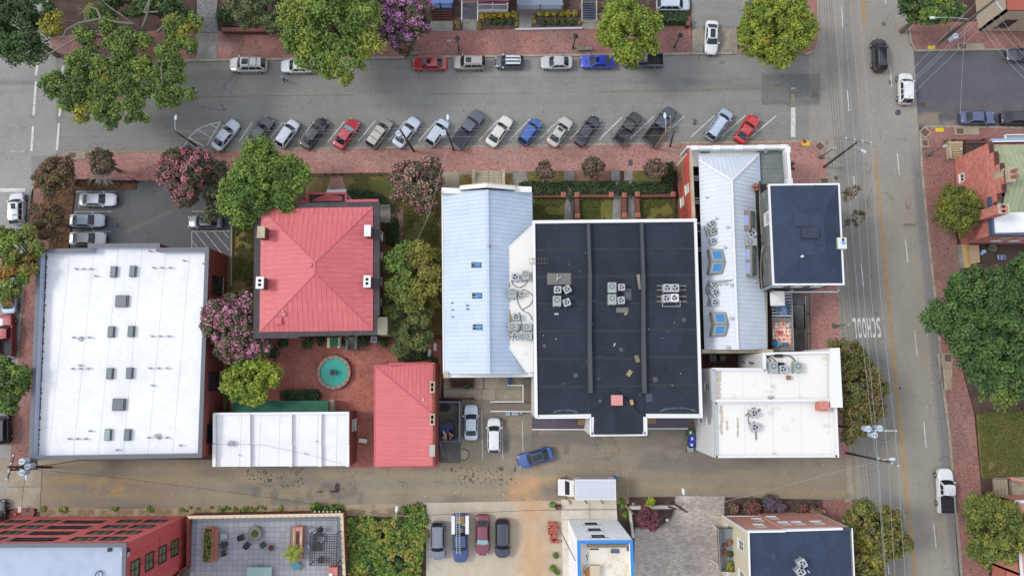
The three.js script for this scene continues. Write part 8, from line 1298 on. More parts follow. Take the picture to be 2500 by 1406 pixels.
pole('street_lamp','timber pole with a lamp over the overgrown lot',[990,1247],[967,1266],7,{cat:'street lamp',mat:M.wood,arms:[[951,1258,1002,1260,6.6,0.1]],lamp:[966,1268,968,1243,6.8]});pole('street_lamp','brown pole with a lamp at the paver drive',[1640,1226],[1678,1250],8,{cat:'street lamp',lamp:[1675,1246,1669,1200,7.6]});pole('service_mast','thin grey mast leaning along the unfinished house',[1364,1287],[1405,1369],11,{r:0.07,mat:om(120,126,130),cat:'mast'});
for (const [bx,by,hx,hy,l] of [[1120.5,124,1116.7,98,'black lantern post above the beige grey crossover'],[1399,118,1405,94,'black lantern post left of the stone bench'],[1646,116,1659,92,'black lantern post by the driveway apron']]){const a=X(bx,by,0.15),c=X(hx,hy,3.9),t=thing('lantern_post',l,'street lamp',a.clone());wpart(t,'plinth',box(a.x,0.2,a.z,0.5,0.12,0.5),M.concreteGrey);wpart(t,'column',[rod(a,V(a.x,3.3,a.z),0.09,0.06,10),cyl(a.x,0.2,a.z,0.16,0.6,10,0.1)],M.black);wpart(t,'lantern',[new THREE.CylinderGeometry(0.34,0.18,0.5,8).translate(a.x,3.55,a.z),new THREE.ConeGeometry(0.4,0.3,8).translate(a.x,3.95,a.z)],M.iron);}
for (const [bx,by,hx,hy,l] of [[2004.6,383,2036.6,363,'grey green lamp post at the cross street corner'],[2038,795.5,2071,793,'grey green lamp post beside the SCHOOL lettering'],[2267,377,2306.7,358,'grey green lamp post on the east pavement']]){const a=X(bx,by,0.15),h=3.6,c=X(hx,hy,h),t=thing('globe_lamp',l,'street lamp',a.clone());wpart(t,'base',[cyl(a.x,0.15,a.z,0.34,0.5,12,0.22)],om(96,112,104,0.7));wpart(t,'column',rod(a,c,0.07,0.05,10),om(96,104,98,0.6));wpart(t,'globe',[ball(c.x,h+0.1,c.z,0.28,0.3,0.28,12),cyl(c.x,h+0.36,c.z,0.16,0.08,10)],om(176,182,178,0.4));}
const wire=(label,pts,r=0.028,m=M.cable,sag=0.5)=>{const q=pts.map(([x,y,h])=>X(x,y,h)),o=[];for (let i=0;i<q.length - 1;i++) for (let k=0;k<5;k++){const p=q[i].clone().lerp(q[i+1],k / 5);p.y -=sag*4*(k / 5)*(1 - k / 5);o.push(p);}o.push(q[q.length - 1]);return solo('overhead_wire',label,'cable',tube(o,r,o.length*4,4),m);};
[[2037,2066,2094,2132,2143,2163],[2060,2087,2109,2140,2146,2166],[2077,2108,2127,2163,2171,2187],[2098,2129,2150,2187,2194,2212]].forEach((x,i)=>wire(['leftmost bright wire along the cross street','second bright wire along the cross street','third bright wire along the cross street','rightmost bright wire along the cross street'][i],[[x[0],-10,9.2],[x[1],345,9],[x[2],705,9],[x[3],1050,9.4],[x[4],1125,9.8],[x[5],1412,10]],0.02,M.cable,0.1));
[[2012,2038,2064,2092,2112],[2018,2044,2070,2098,2116],[2026,2050,2078,2104,2122],[2030,2057,2086,2112,2130]].forEach((x,i)=>wire(['leftmost dark wire along the cross street','second dark wire along the cross street','third dark wire along the cross street','rightmost dark wire along the cross street'][i],[[x[0],-10,6],[x[1],345,6],[x[2],705,6],[x[3],1050,6.3],[x[4],1230,6.3]],0.017,M.cableDark,0.1));
[[2080,330,2392,-2],[2086,336,2410,20],[2090,340,2416,24],[2108,350,2432,34]].forEach(([a,b,c,d],i)=>wire(['diagonal wire from the cross street to the upper right pole, topmost','diagonal wire from the cross street to the upper right pole, second','diagonal wire from the cross street to the upper right pole, third','diagonal wire from the cross street to the upper right pole, lowest'][i],[[a,b,8.6],[c,d,10]],0.02));
[[2384,42,2520,208],[2392,34,2520,186],[2408,20,2520,148],[2426,6,2520,132]].forEach(([a,b,c,d],i)=>wire(['wire from the upper right pole over the dark grey car, lowest','wire from the upper right pole over the dark grey car, second','wire from the upper right pole over the dark grey car, third','wire from the upper right pole over the dark grey car, topmost'][i],[[a,b,9.8],[c,d,9]],0.02));wire('thin vertical wire across the side street',[[2358,72,8],[2346,280,6]],0.02,M.cable,0.1);
[[326,319,314,311,300,303,326],[330,324,322,318,310,306,332],[340,338,338,334,330,326,344]].forEach((y,i)=>wire(['upper wire over the angled bays','middle wire over the angled bays','lower wire over the angled bays'][i],[[-10,y[0],7],[424,y[1],6.9 - i*0.5],[977,y[2],8.4 - i],[1088,y[3],8.2 - i],[1635,y[4],8.6 - i],[1647,y[5],8.5 - i],[2070,y[6],8.4 - i]],0.013,M.cable,0.3));
wire('dark wire over the left half of the back alley',[[20,1140,8],[300,1168,7],[614,1209,7],[953,1258,6.6]],0.022,M.cableDark,0.05);wire('dark wire over the dirt lot',[[1002,1260,6.6],[1300,1246,7],[1676,1244,7.4]],0.024,M.cableDark,0.1);wire('pale wire from the paver drive to the alley mouth pole',[[1678,1250,7.6],[1880,1196,8],[2142,1127,9.4]],0.02,M.cable,0.1);wire('thin dark wire across the white roofed garage',[[524,1084,5.4],[640,1086,5.4],[742,1108,5.4],[838,1134,5.4]],0.014,M.cableDark,0.02);
wire('service wire over the faded crape myrtle, left',[[1003,392,7.4],[1018,440,7],[1044,530,6]],0.025,M.cable,0.1);wire('service wire over the faded crape myrtle, right',[[1090,372,7.6],[1072,430,7],[1046,528,6]],0.025,M.cable,0.1);wire('service wire reaching the mottled tree',[[1045,529,6],[1018,585,7],[1002,615,7]],0.022,M.cable,0.05);wire('cable along the south wall of the brick building',[[70,1140,6],[130,1134,5.5],[190,1124,5.6],[280,1121,5.6]],0.05,M.cableDark,0.02);
// ---------- fountain, seats, bins, signs ----------
{
const c=X(815,909,0.5),t=thing('fountain','round brick rimmed fountain with turquoise water in the courtyard','fountain',V(c.x,0.1,c.z)),R=2.22;part(t,'basin_wall',[new THREE.CylinderGeometry(R,R+0.05,0.5,48,1,true).translate(0,0.25,0),new THREE.CylinderGeometry(R - 0.36,R - 0.36,0.5,48,1,true).translate(0,0.25,0)],M.darkBrick);
const bg=new THREE.BoxGeometry(0.4,0.1,0.105);bg.translate(R - 0.2,0.55,0);for (let i=0;i<104;i++){const m=part(t,'coping_brick',bg,i % 3?om(176,150,134):i % 2?om(158,126,112):om(192,170,154));m.rotation.y=i*Math.PI / 52;}
part(t,'water',new THREE.CircleGeometry(R - 0.36,48).rotateX(-Math.PI / 2).translate(0,0.36,0),M.water);part(t,'basin_floor',cyl(0,0,0,R - 0.36,0.1,40),om(40,150,140));const f=part(t,'bowl',new THREE.LatheGeometry([[0.16,0.1],[0.2,0.5],[0.14,0.8],[0.4,1.0],[0.42,1.06],[0.34,1.04],[0.0,0.98]].map(([x,y])=>new THREE.Vector2(x,y)),20),om(52,62,76,0.6));part(f,'spout',cyl(0,0.98,0,0.06,0.25,8),om(40,46,58));part(t,'pump_cover',cyl(-0.05,0.36,0.72,0.09,0.04,8),om(24,90,100));
}
const bench=(label,x,y,w,d,ry,m,name='stone_bench')=>{const q=X(x,y,0.5),t=thing(name,label,'bench',V(q.x,0.14,q.z));t.rotation.y=ry;part(t,'seat',box(0,0.42,0,w,0.12,d),m);for (const s of [-1,1]) part(t,'leg',box(s*w*0.34,0.18,0,0.16,0.36,d*0.8),m);return t;};
bench('long stone bench on the north pavement by the lantern post',1427,119,2.05,0.42,0.02,M.concreteGrey);bench('stone bench half under the purple pink crape myrtle',1005,130,1.9,0.4,0.02,M.concreteGrey);bench('white bench nearer the courtyard below the mottled trees',1048,862,0.42,1.05,0,M.whiteTrim,'white_bench');bench('white bench against the blue hall wall',1062,847,0.38,1.0,0,M.whiteTrim,'white_bench');bench('white bench between the garage and the red roofed outbuilding',886,1076,1.05,0.5,-0.1,M.whiteTrim,'white_bench');
const bin=(label,x,y,c,lab)=>{const q=X(x,y,1),t=thing('wheelie_bin',label,'bin',V(q.x,0.03,q.z));part(t,'body',new THREE.CylinderGeometry(0.48,0.4,0.95,4,1).rotateY(Math.PI / 4).scale(1.0,1,0.85).translate(0,0.5,0),om(...c,0.6));part(t,'lid',box(0,1.02,0,0.82,0.1,0.72),om(...c,0.5));if (lab) part(t,'label_patch',box(0,1.075,0,0.26,0.012,0.34),M.whiteTrim);for (const s of [-0.3,0.3]) part(t,'wheel',new THREE.CylinderGeometry(0.12,0.12,0.08,10).rotateZ(Math.PI / 2).translate(s,0.12,0.36),M.black);};
bin('green wheelie bin by the white corner building',1686,1056,[38,116,70],1);bin('upper blue wheelie bin below the green one',1690,1071,[36,66,206],1);bin('lower blue wheelie bin below the green one',1689,1086,[36,64,200],1);bin('short grey bin under the blue wheelie bins',1686,1096,[150,156,164],0);
{const q=X(1501,1170,0.9),t=thing('blue_barrel','blue plastic barrel behind the box truck','barrel',V(q.x,0.03,q.z));part(t,'drum',new THREE.LatheGeometry([[0.01,0],[0.3,0],[0.34,0.3],[0.36,0.5],[0.34,0.7],[0.3,0.92]].map(([x,y])=>new THREE.Vector2(x,y)),16),om(42,100,184,0.5));part(t,'lid',cyl(0,0.9,0,0.3,0.05,16),om(56,116,200,0.5));}
{const P=[[1073,981],[1122,982],[1121,1076]].map(([x,y])=>X(x,y,1.8)),t=thing('bin_enclosure','grey fence enclosure around the blue dumpster','fence',V(P[0].x,0.1,P[0].z));for (let i=0;i<2;i++){const a=P[i],b=P[i+1],l=a.distanceTo(b),n=Math.round(l / 0.5);for (let k=0;k<n;k++){const u=a.clone().lerp(b,(k+0.03) / n),v=a.clone().lerp(b,(k+0.97) / n);wpart(t,'board',beam(u.setY(0.95),v.setY(0.95),0.05,1.7),om(96,108,122,0.8));}wpart(t,'rail',beam(a,b,0.14,0.1),om(124,138,152,0.7));}for (const [x,y,x1,y1] of [[1074,1076,1121,1076],[1074,1079,1084,1115],[1126,985,1124,1078]]) wpart(t,'gate',beam(X(x,y,1.2),X(x1,y1,1.2),0.08,1.1),om(110,124,140,0.7));for (const p of P) wpart(t,'post',box(p.x,0.95,p.z,0.14,1.9,0.14),M.steel);}
{const q=X(1091,1054,1.2),t=thing('dumpster','blue dumpster heaped with rubbish in the fenced enclosure','dumpster',V(q.x,0.12,q.z));t.rotation.y=0.16;const b=om(38,66,124,0.6);part(t,'side',[box(-0.82,0.6,0,0.06,1.1,2.2),box(0.82,0.6,0,0.06,1.1,2.2),box(0,0.6,1.07,1.6,1.1,0.06),box(0,0.6,-1.07,1.6,1.1,0.06)],b);part(t,'floor',box(0,0.1,0,1.6,0.1,2.1),b);part(t,'lid',box(0,1.2,-0.65,1.7,0.06,0.95),om(30,48,92,0.6));for (let i=0;i<4;i++) part(t,'lid_rib',box(-0.6+i*0.4,1.245,-0.65,0.05,0.03,0.9),om(24,38,76,0.6));seed(311);const gs=[[220,216,206],[60,90,160],[190,120,90],[40,50,60],[200,170,130]];gs.forEach((c)=>part(t,'rubbish',[0,1,2,3].map(()=>box(rr(-0.6,0.6),rr(0.85,1.1),rr(0,0.9),rr(0.2,0.5),rr(0.1,0.3),rr(0.2,0.5),rr(0,3))),om(...c)).userData.kind='stuff');}
{const q=X(1084,995,0.12),t=thing('oil_stain_cover','dark oval tank cover inside the bin enclosure','cover',V(q.x,0.1,q.z));part(t,'lid',new THREE.CylinderGeometry(0.8,0.84,0.05,24).scale(1,1,0.68).translate(0,0.03,0),om(52,48,46));part(t,'handle',box(0,0.07,0,0.3,0.04,0.06),M.iron);}
{// boarded ramp with white rails
const h=0.7,t=thing('access_ramp','wooden access ramp with white railings behind the blue hall','ramp',X(1250,994,0.1));strips(P3([[1200,984,0.25],[1300,984,h],[1300,1003,h],[1200,1003,0.25]]),V(1,0,0),0.42,0.015,0.08).forEach((g)=>wpart(t,'ramp_board',g,M.woodGrey));strips(P3([[1278,925,h],[1300,925,h],[1300,983,h],[1278,983,h]]),V(0,0,1),0.42,0.015,0.08).forEach((g)=>wpart(t,'landing_board',g,M.woodGrey));
for (const [a,b] of [[[1199,981],[1277,981]],[[1199,1004],[1301,1005]],[[1277,942],[1277,982]],[[1241,941],[1278,941]]]){const u=X(...a,1.5),v=X(...b,1.55),l=u.distanceTo(v),n=Math.round(l / 0.22);wpart(t,'rail',beam(u,v,0.12,0.1),M.whiteTrim);wpart(t,'balusters',Array.from({length:n},(_,i)=>{const q=u.clone().lerp(v,(i+0.5) / n);return box(q.x,1.0,q.z,0.06,0.9,0.06);}),M.whiteTrim).userData.kind='stuff';for (const q of [u,v]) wpart(t,'post',box(q.x,0.85,q.z,0.16,1.6,0.16),M.whiteTrim);}
const q=X(1246,930,0.6),k=thing('crate_stack','row of blue crates by the boarded landing','crate',V(q.x,0.12,q.z));for (let i=0;i<4;i++) part(k,'crate',box(0,0.25,-0.7+i*0.42,0.34,0.5,0.38),om(38,70,160,0.6));
const u=X(1253,1010,0.5);solo('dryer_cluster','grey utility boxes beside the access ramp','utility box',[box(u.x - 0.7,0.45,u.z,0.6,0.7,0.4),box(u.x+0.2,0.35,u.z,0.9,0.5,0.4),box(u.x+1.0,0.3,u.z - 0.1,0.4,0.4,0.3)],om(168,180,194,0.6));
}
struct('garden_wall',[[[1100,925],[1158,925],[1158,948],[1100,948]]].map((p)=>ring(cw(plan(p,0.7)),inset(cw(plan(p,0.7)),0.28),0.7,0)),M.darkBrick);struct('planter_soil',slab([[1102,927],[1156,927],[1156,946],[1102,946]],0.5,0),M.soil);bush('small_bush','small bush at the corner of the brick planter behind the hall',[[1139,942,7]],{h:0.9});
solo('retaining_kerb','low brick kerb above the bin enclosure','kerb wall',beam(X(1076,973,0.4),X(1158,974,0.4),0.25,0.5),M.darkBrick);
// front steps of the hall, garden walls and piers of the row
{const t=thing('front_steps','broad stone steps with cheek walls before the blue hall','steps',X(1192,436,0.1));for (let i=0;i<11;i++){const y=0.2+i*0.15,q=X(1192,420+i*3.3,y);wpart(t,'tread',box(q.x,y / 2,q.z,3.6,y,0.3),i % 2?M.concrete:M.stone);}for (const x of [1156,1229]){const a=X(x,415,1.0),b=X(x,455,2.2);wpart(t,'cheek_wall',beam(a.setY(0.6),b.setY(0.9),0.42,1.3),M.stone);}wpart(t,'hand_rail',[beam(X(1192,418,1.2),X(1192,448,2.6),0.06,0.06)],om(92,100,120,0.5));}
const gwall=(label,a,b,w=0.36,h=0.8)=>{const p=X(...a,h),q=X(...b,h),t=thing('brick_wall',label,'wall',V((p.x+q.x) / 2,0.1,(p.z+q.z) / 2));wpart(t,'wall',beam(p.clone().setY(h / 2 - 0.05),q.clone().setY(h / 2 - 0.05),w,h - 0.1),M.darkBrick);const l=p.distanceTo(q),n=Math.max(2,Math.round(l / 0.6));for (let i=0;i<n;i++) wpart(t,'coping_brick',beam(p.clone().lerp(q,(i+0.02) / n).setY(h),q.clone().lerp(p,(n - i - 0.98) / n).setY(h),w+0.1,0.1),om(124,78,68));};
gwall('low brick wall behind the leftmost clipped hedge',[1302,478],[1370,478]);gwall('low brick wall behind the middle clipped hedge',[1416,478],[1488,478]);gwall('low brick wall behind the right clipped hedge',[1563,478],[1638,477]);gwall('brick side wall left of the middle lawn',[1408.5,484],[1410,524],0.5);gwall('brick side wall between the two narrow walks',[1523,484],[1524.5,522],0.6);gwall('brick side wall left of the right lawn',[1555.5,484],[1557.5,522],0.5);
for (const [x,y,l] of [[1376,475,'brick pier at the right end of the leftmost hedge'],[1409,475,'brick pier at the left end of the middle hedge'],[1493,475,'brick pier at the right end of the middle hedge'],[1525,476,'brick pier under the short hedge'],[1557,474,'brick pier at the left end of the right hedge'],[1644,474,'brick pier against the red painted wall'],[1410,527,'brick pier at the lower left corner of the middle lawn'],[1525,526,'brick pier at the lower end of the wall between the walks'],[1558,525,'brick pier at the lower left corner of the right lawn']]){const q=X(x,y,1.1),t=thing('brick_pier',l,'pier',V(q.x,0.1,q.z),'piers of the front garden walls');part(t,'shaft',box(0,0.5,0,0.55,1.0,0.55),M.brick);part(t,'cap',new THREE.ConeGeometry(0.5,0.22,4).rotateY(Math.PI / 4).translate(0,1.11,0),om(176,110,92));}
ironFence('iron_fence','black iron fence before the red hipped house',[[745,424],[811,423],[832,423],[962,421]],1.2);ironFence('iron_fence','black iron fence along the west pavement',[[118,612],[128,560]],1.3);ironFence('iron_fence','dark fence along the north side of the walled parking lot',[[136,437],[214,437],[330,441]],1.3);
{const q=X(318,435,1.6),t=thing('gate_sign','dark brown board on posts at the parking lot entrance','sign',V(q.x,0.1,q.z));t.rotation.y=-0.5;part(t,'board',box(0,1.2,0,1.0,0.9,0.08),om(70,46,44));for (const s of [-0.45,0.45]) part(t,'post',box(s,0.8,0,0.1,1.6,0.1),M.black);}
solo('lot_kerb','long pale kerb between the parking lot and the red house garden','kerb',beam(X(565,552,0.25),X(564,700,0.25),0.22,0.3),M.kerb);
{const a=X(1953,358,0.15),b=X(1966,344,2.4),t=thing('stop_sign','red stop sign on a thin post by the balustrade corner','sign',a.clone());wpart(t,'post',rod(a,b,0.035,0.035,6),M.steel);wpart(t,'sign_plate',new THREE.CylinderGeometry(0.36,0.36,0.03,8).rotateZ(1.57).rotateY(0.5).translate(b.x,2.3,b.z),M.signRed);}
for (const [x,y,l,c] of [[2174.5,403,'thin street name blade beside the brown utility pole',[120,150,130]],[2320,71,'green street name blade on the upper right pole',[40,140,92]]]){const q=X(x>2200?2320:2034,y,3.2);solo('street_sign',l,'sign',box(q.x,3.1,q.z,0.06,0.22,0.8),om(...c,0.5));}
{const q=X(33,1257,0.5),t=thing('traffic_cone','orange cone leaning by the alley mouth pavement','cone',V(q.x,0.15,q.z));part(t,'cone',new THREE.ConeGeometry(0.25,0.75,14).translate(0,0.42,0),om(240,80,40,0.6));part(t,'collar',new THREE.CylinderGeometry(0.1,0.15,0.16,14).translate(0,0.45,0),M.white);part(t,'foot',box(0,0.03,0,0.5,0.06,0.5),om(220,70,36,0.7));t.rotation.set(0,0.4,-0.2);const u=X(37,1246,1.5);solo('notice_board','small white and red notice board above the orange cone','sign',[box(u.x,0.8,u.z,0.42,0.05,0.75)],om(230,200,200));}
{const q=X(1539,397,0.2);solo('pavement_plate','dark metal access plate in the south pavement','plate',box(q.x,0.2,q.z,0.5,0.05,0.8),om(70,78,92,0.6));const u=X(1096,99.5,0.2);solo('pavement_plate','pale grey access plate left of the lantern post','plate',box(u.x,0.2,u.z,0.62,0.05,0.34),om(156,158,160,0.7));}
// retaining wall and posts by the paver drive, brick pallet, odds and ends
solo('retaining_wall','white timber retaining wall above the crimson shrub tree','wall',[beam(X(1536,1239,0.5),X(1655,1237,0.5),0.4,0.7),beam(X(1537,1242,0.5),X(1546,1312,0.5),0.3,0.7)],om(216,212,204,0.8));for (const [a,b,l] of [[[1528,1234],[1546,1255],'weathered post lying across the wall corner'],[[1632,1237],[1652,1243],'dark beam at the right end of the white retaining wall']]) solo('timber_post',l,'timber',beam(X(...a,1.0),X(...b,1.0),0.22,0.2),a[0]<1600?M.wood:M.pole);for (const [x,y,l] of [[1391,1226,'short plank end below the box truck, left'],[1430,1225,'short plank end below the box truck, middle'],[1470,1225,'short plank end below the box truck, right'],[1508,1222,'leaning plank at the corner of the concrete slab']]) solo('plank',l,'plank',beam(X(x - 3,y - 5,0.3),X(x+3,y+5,0.25),0.14,0.06),M.wood);
struct('bed_edging',arc(1595,1240,1,0,1,1)&&[[1646,1250],[1641,1262],[1631,1274],[1616,1284],[1598,1288],[1550,1290]].map((p,i,r)=>(i?beam(X(...r[i - 1],0.14),X(...p,0.14),0.25,0.16):null)),M.concreteGrey);{const q=X(1630,1270,0.4);solo('white_boulder','round white stone in the curved bed','stone',ball(q.x,0.25,q.z,0.26,0.2,0.24,10),M.white);const u=X(1547,1231,0.3);solo('grey_boulder','pale stone in the bed above the retaining wall','stone',ball(u.x,0.2,u.z,0.24,0.18,0.22,8),M.concrete);const g=X(1363,1238,0.4),t=thing('generator','small black and red generator left of the concrete slab','generator',V(g.x,0.06,g.z));part(t,'frame',box(0,0.3,0,0.7,0.55,0.5,0.2),M.black);part(t,'tank',box(0.1,0.6,0,0.4,0.12,0.36,0.2),om(160,40,50,0.5));}
{const t=thing('brick_pallet','uneven stack of new red bricks on the dirt lot','bricks',X(1350,1300,0.05));seed(321);const mats=[om(184,92,80),om(168,82,74),om(196,106,94)];for (let j=0;j<13;j++) for (let i=0;i<4;i++){if (rnd()<0.12) continue;const q=X(1341+i*5.6+(j>9?5:0),1277+j*3.9,0.5);wpart(t,'brick_bundle',box(q.x,0.3,q.z,0.29,0.5+rr(0,0.2),0.2,rr(-0.08,0.08)),mats[Math.floor(rnd()*3)]);}}
// podium terrace furniture
const pd=1.47,pt=(x,y,h=0.4)=>X(x,y,pd+h);
{const q=pt(509,1331,0.8),t=thing('grass_planter','long brick planter of ornamental grass with a bench on the podium','planter',V(q.x,pd,q.z));part(t,'box',[box(-0.6,0.4,0,0.06,0.8,4.1),box(0.36,0.4,0,0.06,0.8,4.1),box(-0.12,0.4,2.05,0.96,0.8,0.06),box(-0.12,0.4,-2.05,0.96,0.8,0.06)],M.brickOld);part(t,'bench_seat',box(0.72,0.4,0,0.6,0.08,3.9),om(160,104,88));part(t,'soil',box(-0.12,0.6,0,0.9,0.1,4.0),M.soil);seed(331);const L=new Leaves();for (let i=0;i<700;i++) L.leaf(rr(-0.55,0.3),rr(0.7,1.1),rr(-1.7,1.9),rr(-1,1),rr(0.2,0.7),rr(-1,1),rr(0.12,0.26),O(...(i % 3?[120,132,52]:[150,140,70])),rr(0.7,1.3));part(t,'grass',L.build(),leafM);}
{const q=pt(621,1303,0.5),t=thing('fire_bowl','round grey stone planter ringed by black chairs','planter',V(q.x,pd,q.z));part(t,'drum',new THREE.LatheGeometry([[0.88,0],[0.92,0.5],[0.44,0.52],[0.42,0.2],[0,0.2]].map(([x,y])=>new THREE.Vector2(x,y)),28),M.concreteGrey);seed(333);const L=new Leaves();for (let i=0;i<60;i++) L.leaf(rr(-0.3,0.3),rr(0.3,0.6),rr(-0.3,0.3),rr(-1,1),1,rr(-1,1),0.14,O(96,118,50),rr(0.6,1.3));part(t,'plant',L.build(),leafM);}
const pchair=(x,y,ry,label,m=M.black)=>{const q=pt(x,y,0.4),t=thing('terrace_chair',label,'chair',V(q.x,pd,q.z));t.rotation.y=ry;for (let i=0;i<4;i++) part(t,'seat_slat',box(0,0.42,-0.24+i*0.16,0.6,0.04,0.13),m);part(t,'backrest',box(0,0.72,-0.34,0.6,0.5,0.05),m);for (const s of [-1,1]){part(t,'armrest',box(s*0.32,0.6,0,0.07,0.05,0.62),m);for (const k of [-1,1]) part(t,'leg',box(s*0.3,0.2,k*0.27,0.05,0.42,0.05),m);}};
pchair(589,1312,1.9,'black slatted chair left of the round stone planter');pchair(603,1331,2.5,'black slatted chair below left of the round stone planter');pchair(641,1330,-2.5,'black slatted chair below right of the round stone planter');pchair(547,1309,0.2,'pale wire chair above the small black table',M.galv);pchair(545,1349,3.3,'black wire chair below the small black table');pchair(764,1296,0.5,'white wire chair at the upper left of the pergola',M.galv);pchair(784,1316,1.2,'white chair under the pergola grid',M.galv);pchair(751,1337,-1.2,'grey chair left of the pergola',om(150,164,176,0.6));
const ptable=(x,y,r,h,m,label,top,cat='table')=>{const q=pt(x,y,h),t=thing('terrace_table',label,cat,V(q.x,pd,q.z));part(t,'table_top',top(h),m);part(t,'pedestal',cyl(0,0,0,0.05,h,8),M.black);part(t,'foot',cyl(0,0,0,r*0.6,0.04,12),M.black);return t;};
ptable(545,1331,0.5,0.7,M.iron,'small round black table beside the grass planter',(h)=>cyl(0,h,0,0.5,0.05,20));ptable(783,1367,0.44,0.6,M.iron,'round black table under the lower part of the pergola',(h)=>cyl(0,h,0,0.44,0.05,20));ptable(721,1382,0.5,0.55,om(72,138,158,0.4),'square teal table turned cornerwise on the podium',(h)=>box(0,h,0,0.95,0.05,0.95,0.75));ptable(632,1400,1.0,0.72,om(150,184,176,0.15),'large glass dining table at the bottom edge of the podium',(h)=>box(0,h,0.3,3.1,0.04,2.1));
{const q=pt(661,1338,0.5),t=thing('clay_pot','round terracotta pot right of the black chairs','pot',V(q.x,pd,q.z));part(t,'pot',new THREE.LatheGeometry([[0.2,0],[0.38,0.45],[0.4,0.5],[0.32,0.5],[0.28,0.36],[0,0.36]].map(([x,y])=>new THREE.Vector2(x,y)),18),om(132,82,70,0.8));part(t,'soil',cyl(0,0.36,0,0.29,0.03,14),M.soil);}
{const q=pt(724,1326,0.8),t=thing('wall_planter','brick planter and bench holding the palm on the podium','planter',V(q.x,pd,q.z));part(t,'box',[box(0.15,0.5,0,1.1,1.0,4.0)],M.brickOld);part(t,'coping',[box(-0.35,1.03,0,0.2,0.08,4.0),box(0.6,1.03,0,0.24,0.08,4.0)],M.stone);part(t,'soil',box(0.12,1.02,-0.6,0.4,0.04,1.8),M.soil);part(t,'bench_seat',box(-0.7,0.4,0,0.5,0.08,3.8),om(160,120,106));}
{const q=pt(715,1350,1.2),t=thing('palm','bright green palm at the lower end of the brick planter','palm',V(q.x,pd,q.z));part(t,'trunk',cyl(0,0,0,0.1,1.3,8),barkM);seed(341);for (let i=0;i<13;i++){const a=i*0.483*2.1,L=new Leaves(),l=rr(0.9,1.5);for (let k=0;k<16;k++){const f=k / 16;for (const s of [-1,1]) L.leaf(Math.cos(a)*l*f+s*0.12*Math.sin(a),1.3+0.5*Math.sin(f*2.4) - 0.3*f,Math.sin(a)*l*f - s*0.12*Math.cos(a),s*0.5*Math.sin(a),1,-s*0.5*Math.cos(a),0.15,O(150,164,56),rr(0.8,1.2));}part(t,'frond',L.build(),leafM);}}
{const a=pt(757,1304,2.3),b=pt(822,1304,2.3),c=pt(822,1380,2.3),t=thing('pergola','black metal pergola grid over the podium corner','pergola',V(a.x,pd,a.z)),w=b.x - a.x,d=c.z - b.z,y=a.y;for (let i=0;i<=11;i++) wpart(t,'bar',box(a.x+w*i / 11,y,a.z+d / 2,0.06,0.07,d),M.iron);for (let i=0;i<=13;i++) wpart(t,'cross_bar',box(a.x+w / 2,y+0.06,a.z+d*i / 13,w,0.05,0.06),M.iron);for (const [i,k] of [[0,0],[1,0],[0,1],[1,1]]) wpart(t,'post',box(a.x+i*w,(pd+y) / 2,a.z+k*d,0.09,y - pd,0.09),M.iron);const q=pt(774,1324,0.4),s=thing('lounger','dark slatted lounger under the pergola grid','lounger',V(q.x,pd,q.z));for (let i=0;i<12;i++) part(s,'slat',box(0,0.36,-1.05+i*0.19,1.1,0.04,0.15),M.iron);for (const [i,k] of [[-1,-1],[1,-1],[-1,1],[1,1]]) part(s,'leg',box(i*0.5,0.18,k*0.95,0.06,0.36,0.06),M.black);const g=pt(782,1293,0.8),u=thing('grill','black kettle grill above the pergola','grill',V(g.x,pd,g.z));part(u,'lid',ball(0,0.85,0,0.36,0.3,0.36,14),M.black);part(u,'stand',[0,1,2].map((i)=>rod(V(Math.cos(i*2.1)*0.35,0,Math.sin(i*2.1)*0.35),V(Math.cos(i*2.1)*0.2,0.7,Math.sin(i*2.1)*0.2),0.025)),M.iron);}
[768,779,789,799,809,820,829].forEach((x,i)=>{const q=X(x,1249.5,1.4),t=thing('wall_lamp','small white globe lamp on the podium wall, '+ORD[i]+' from the left','wall lamp',q,'globe lamps on the podium wall');part(t,'globe',ball(0,0,0,0.13,0.13,0.13,10),M.whiteTrim);part(t,'bracket',box(0,-0.02,0.12,0.05,0.05,0.2),M.iron);});
// ---------- porches and houses cut by the top and right edges ----------
const steps=(label,x0,x1,y0,y1,h,n,m,rail,group)=>{const t=thing('porch_stair',label,'stair',X((x0+x1) / 2,y1,0.15));for (let i=0;i<n;i++){const y=h*(1 - i / n),py=y0+(y1 - y0)*(i+0.5) / n,a=X(x0,py,y),b=X(x1,py,y),d=X(x0,py+(y1 - y0) / n,y).z - a.z;wpart(t,'tread',box((a.x+b.x) / 2,y - 0.04,a.z,b.x - a.x,0.07,Math.abs(d)*0.92),m);wpart(t,'riser',box((a.x+b.x) / 2,y / 2,a.z - Math.abs(d)*0.4,b.x - a.x,y - 0.1,0.05),m);}if (rail) for (const x of [x0 - 1,x1+1]){const a=X(x,y0,h+0.9),b=X(x,y1,1.1);wpart(t,'hand_rail',beam(a,b,0.12,0.1),rail);for (const q of [a,b]) wpart(t,'post',box(q.x,q.y / 2,q.z,0.16,q.y,0.16),rail);}};
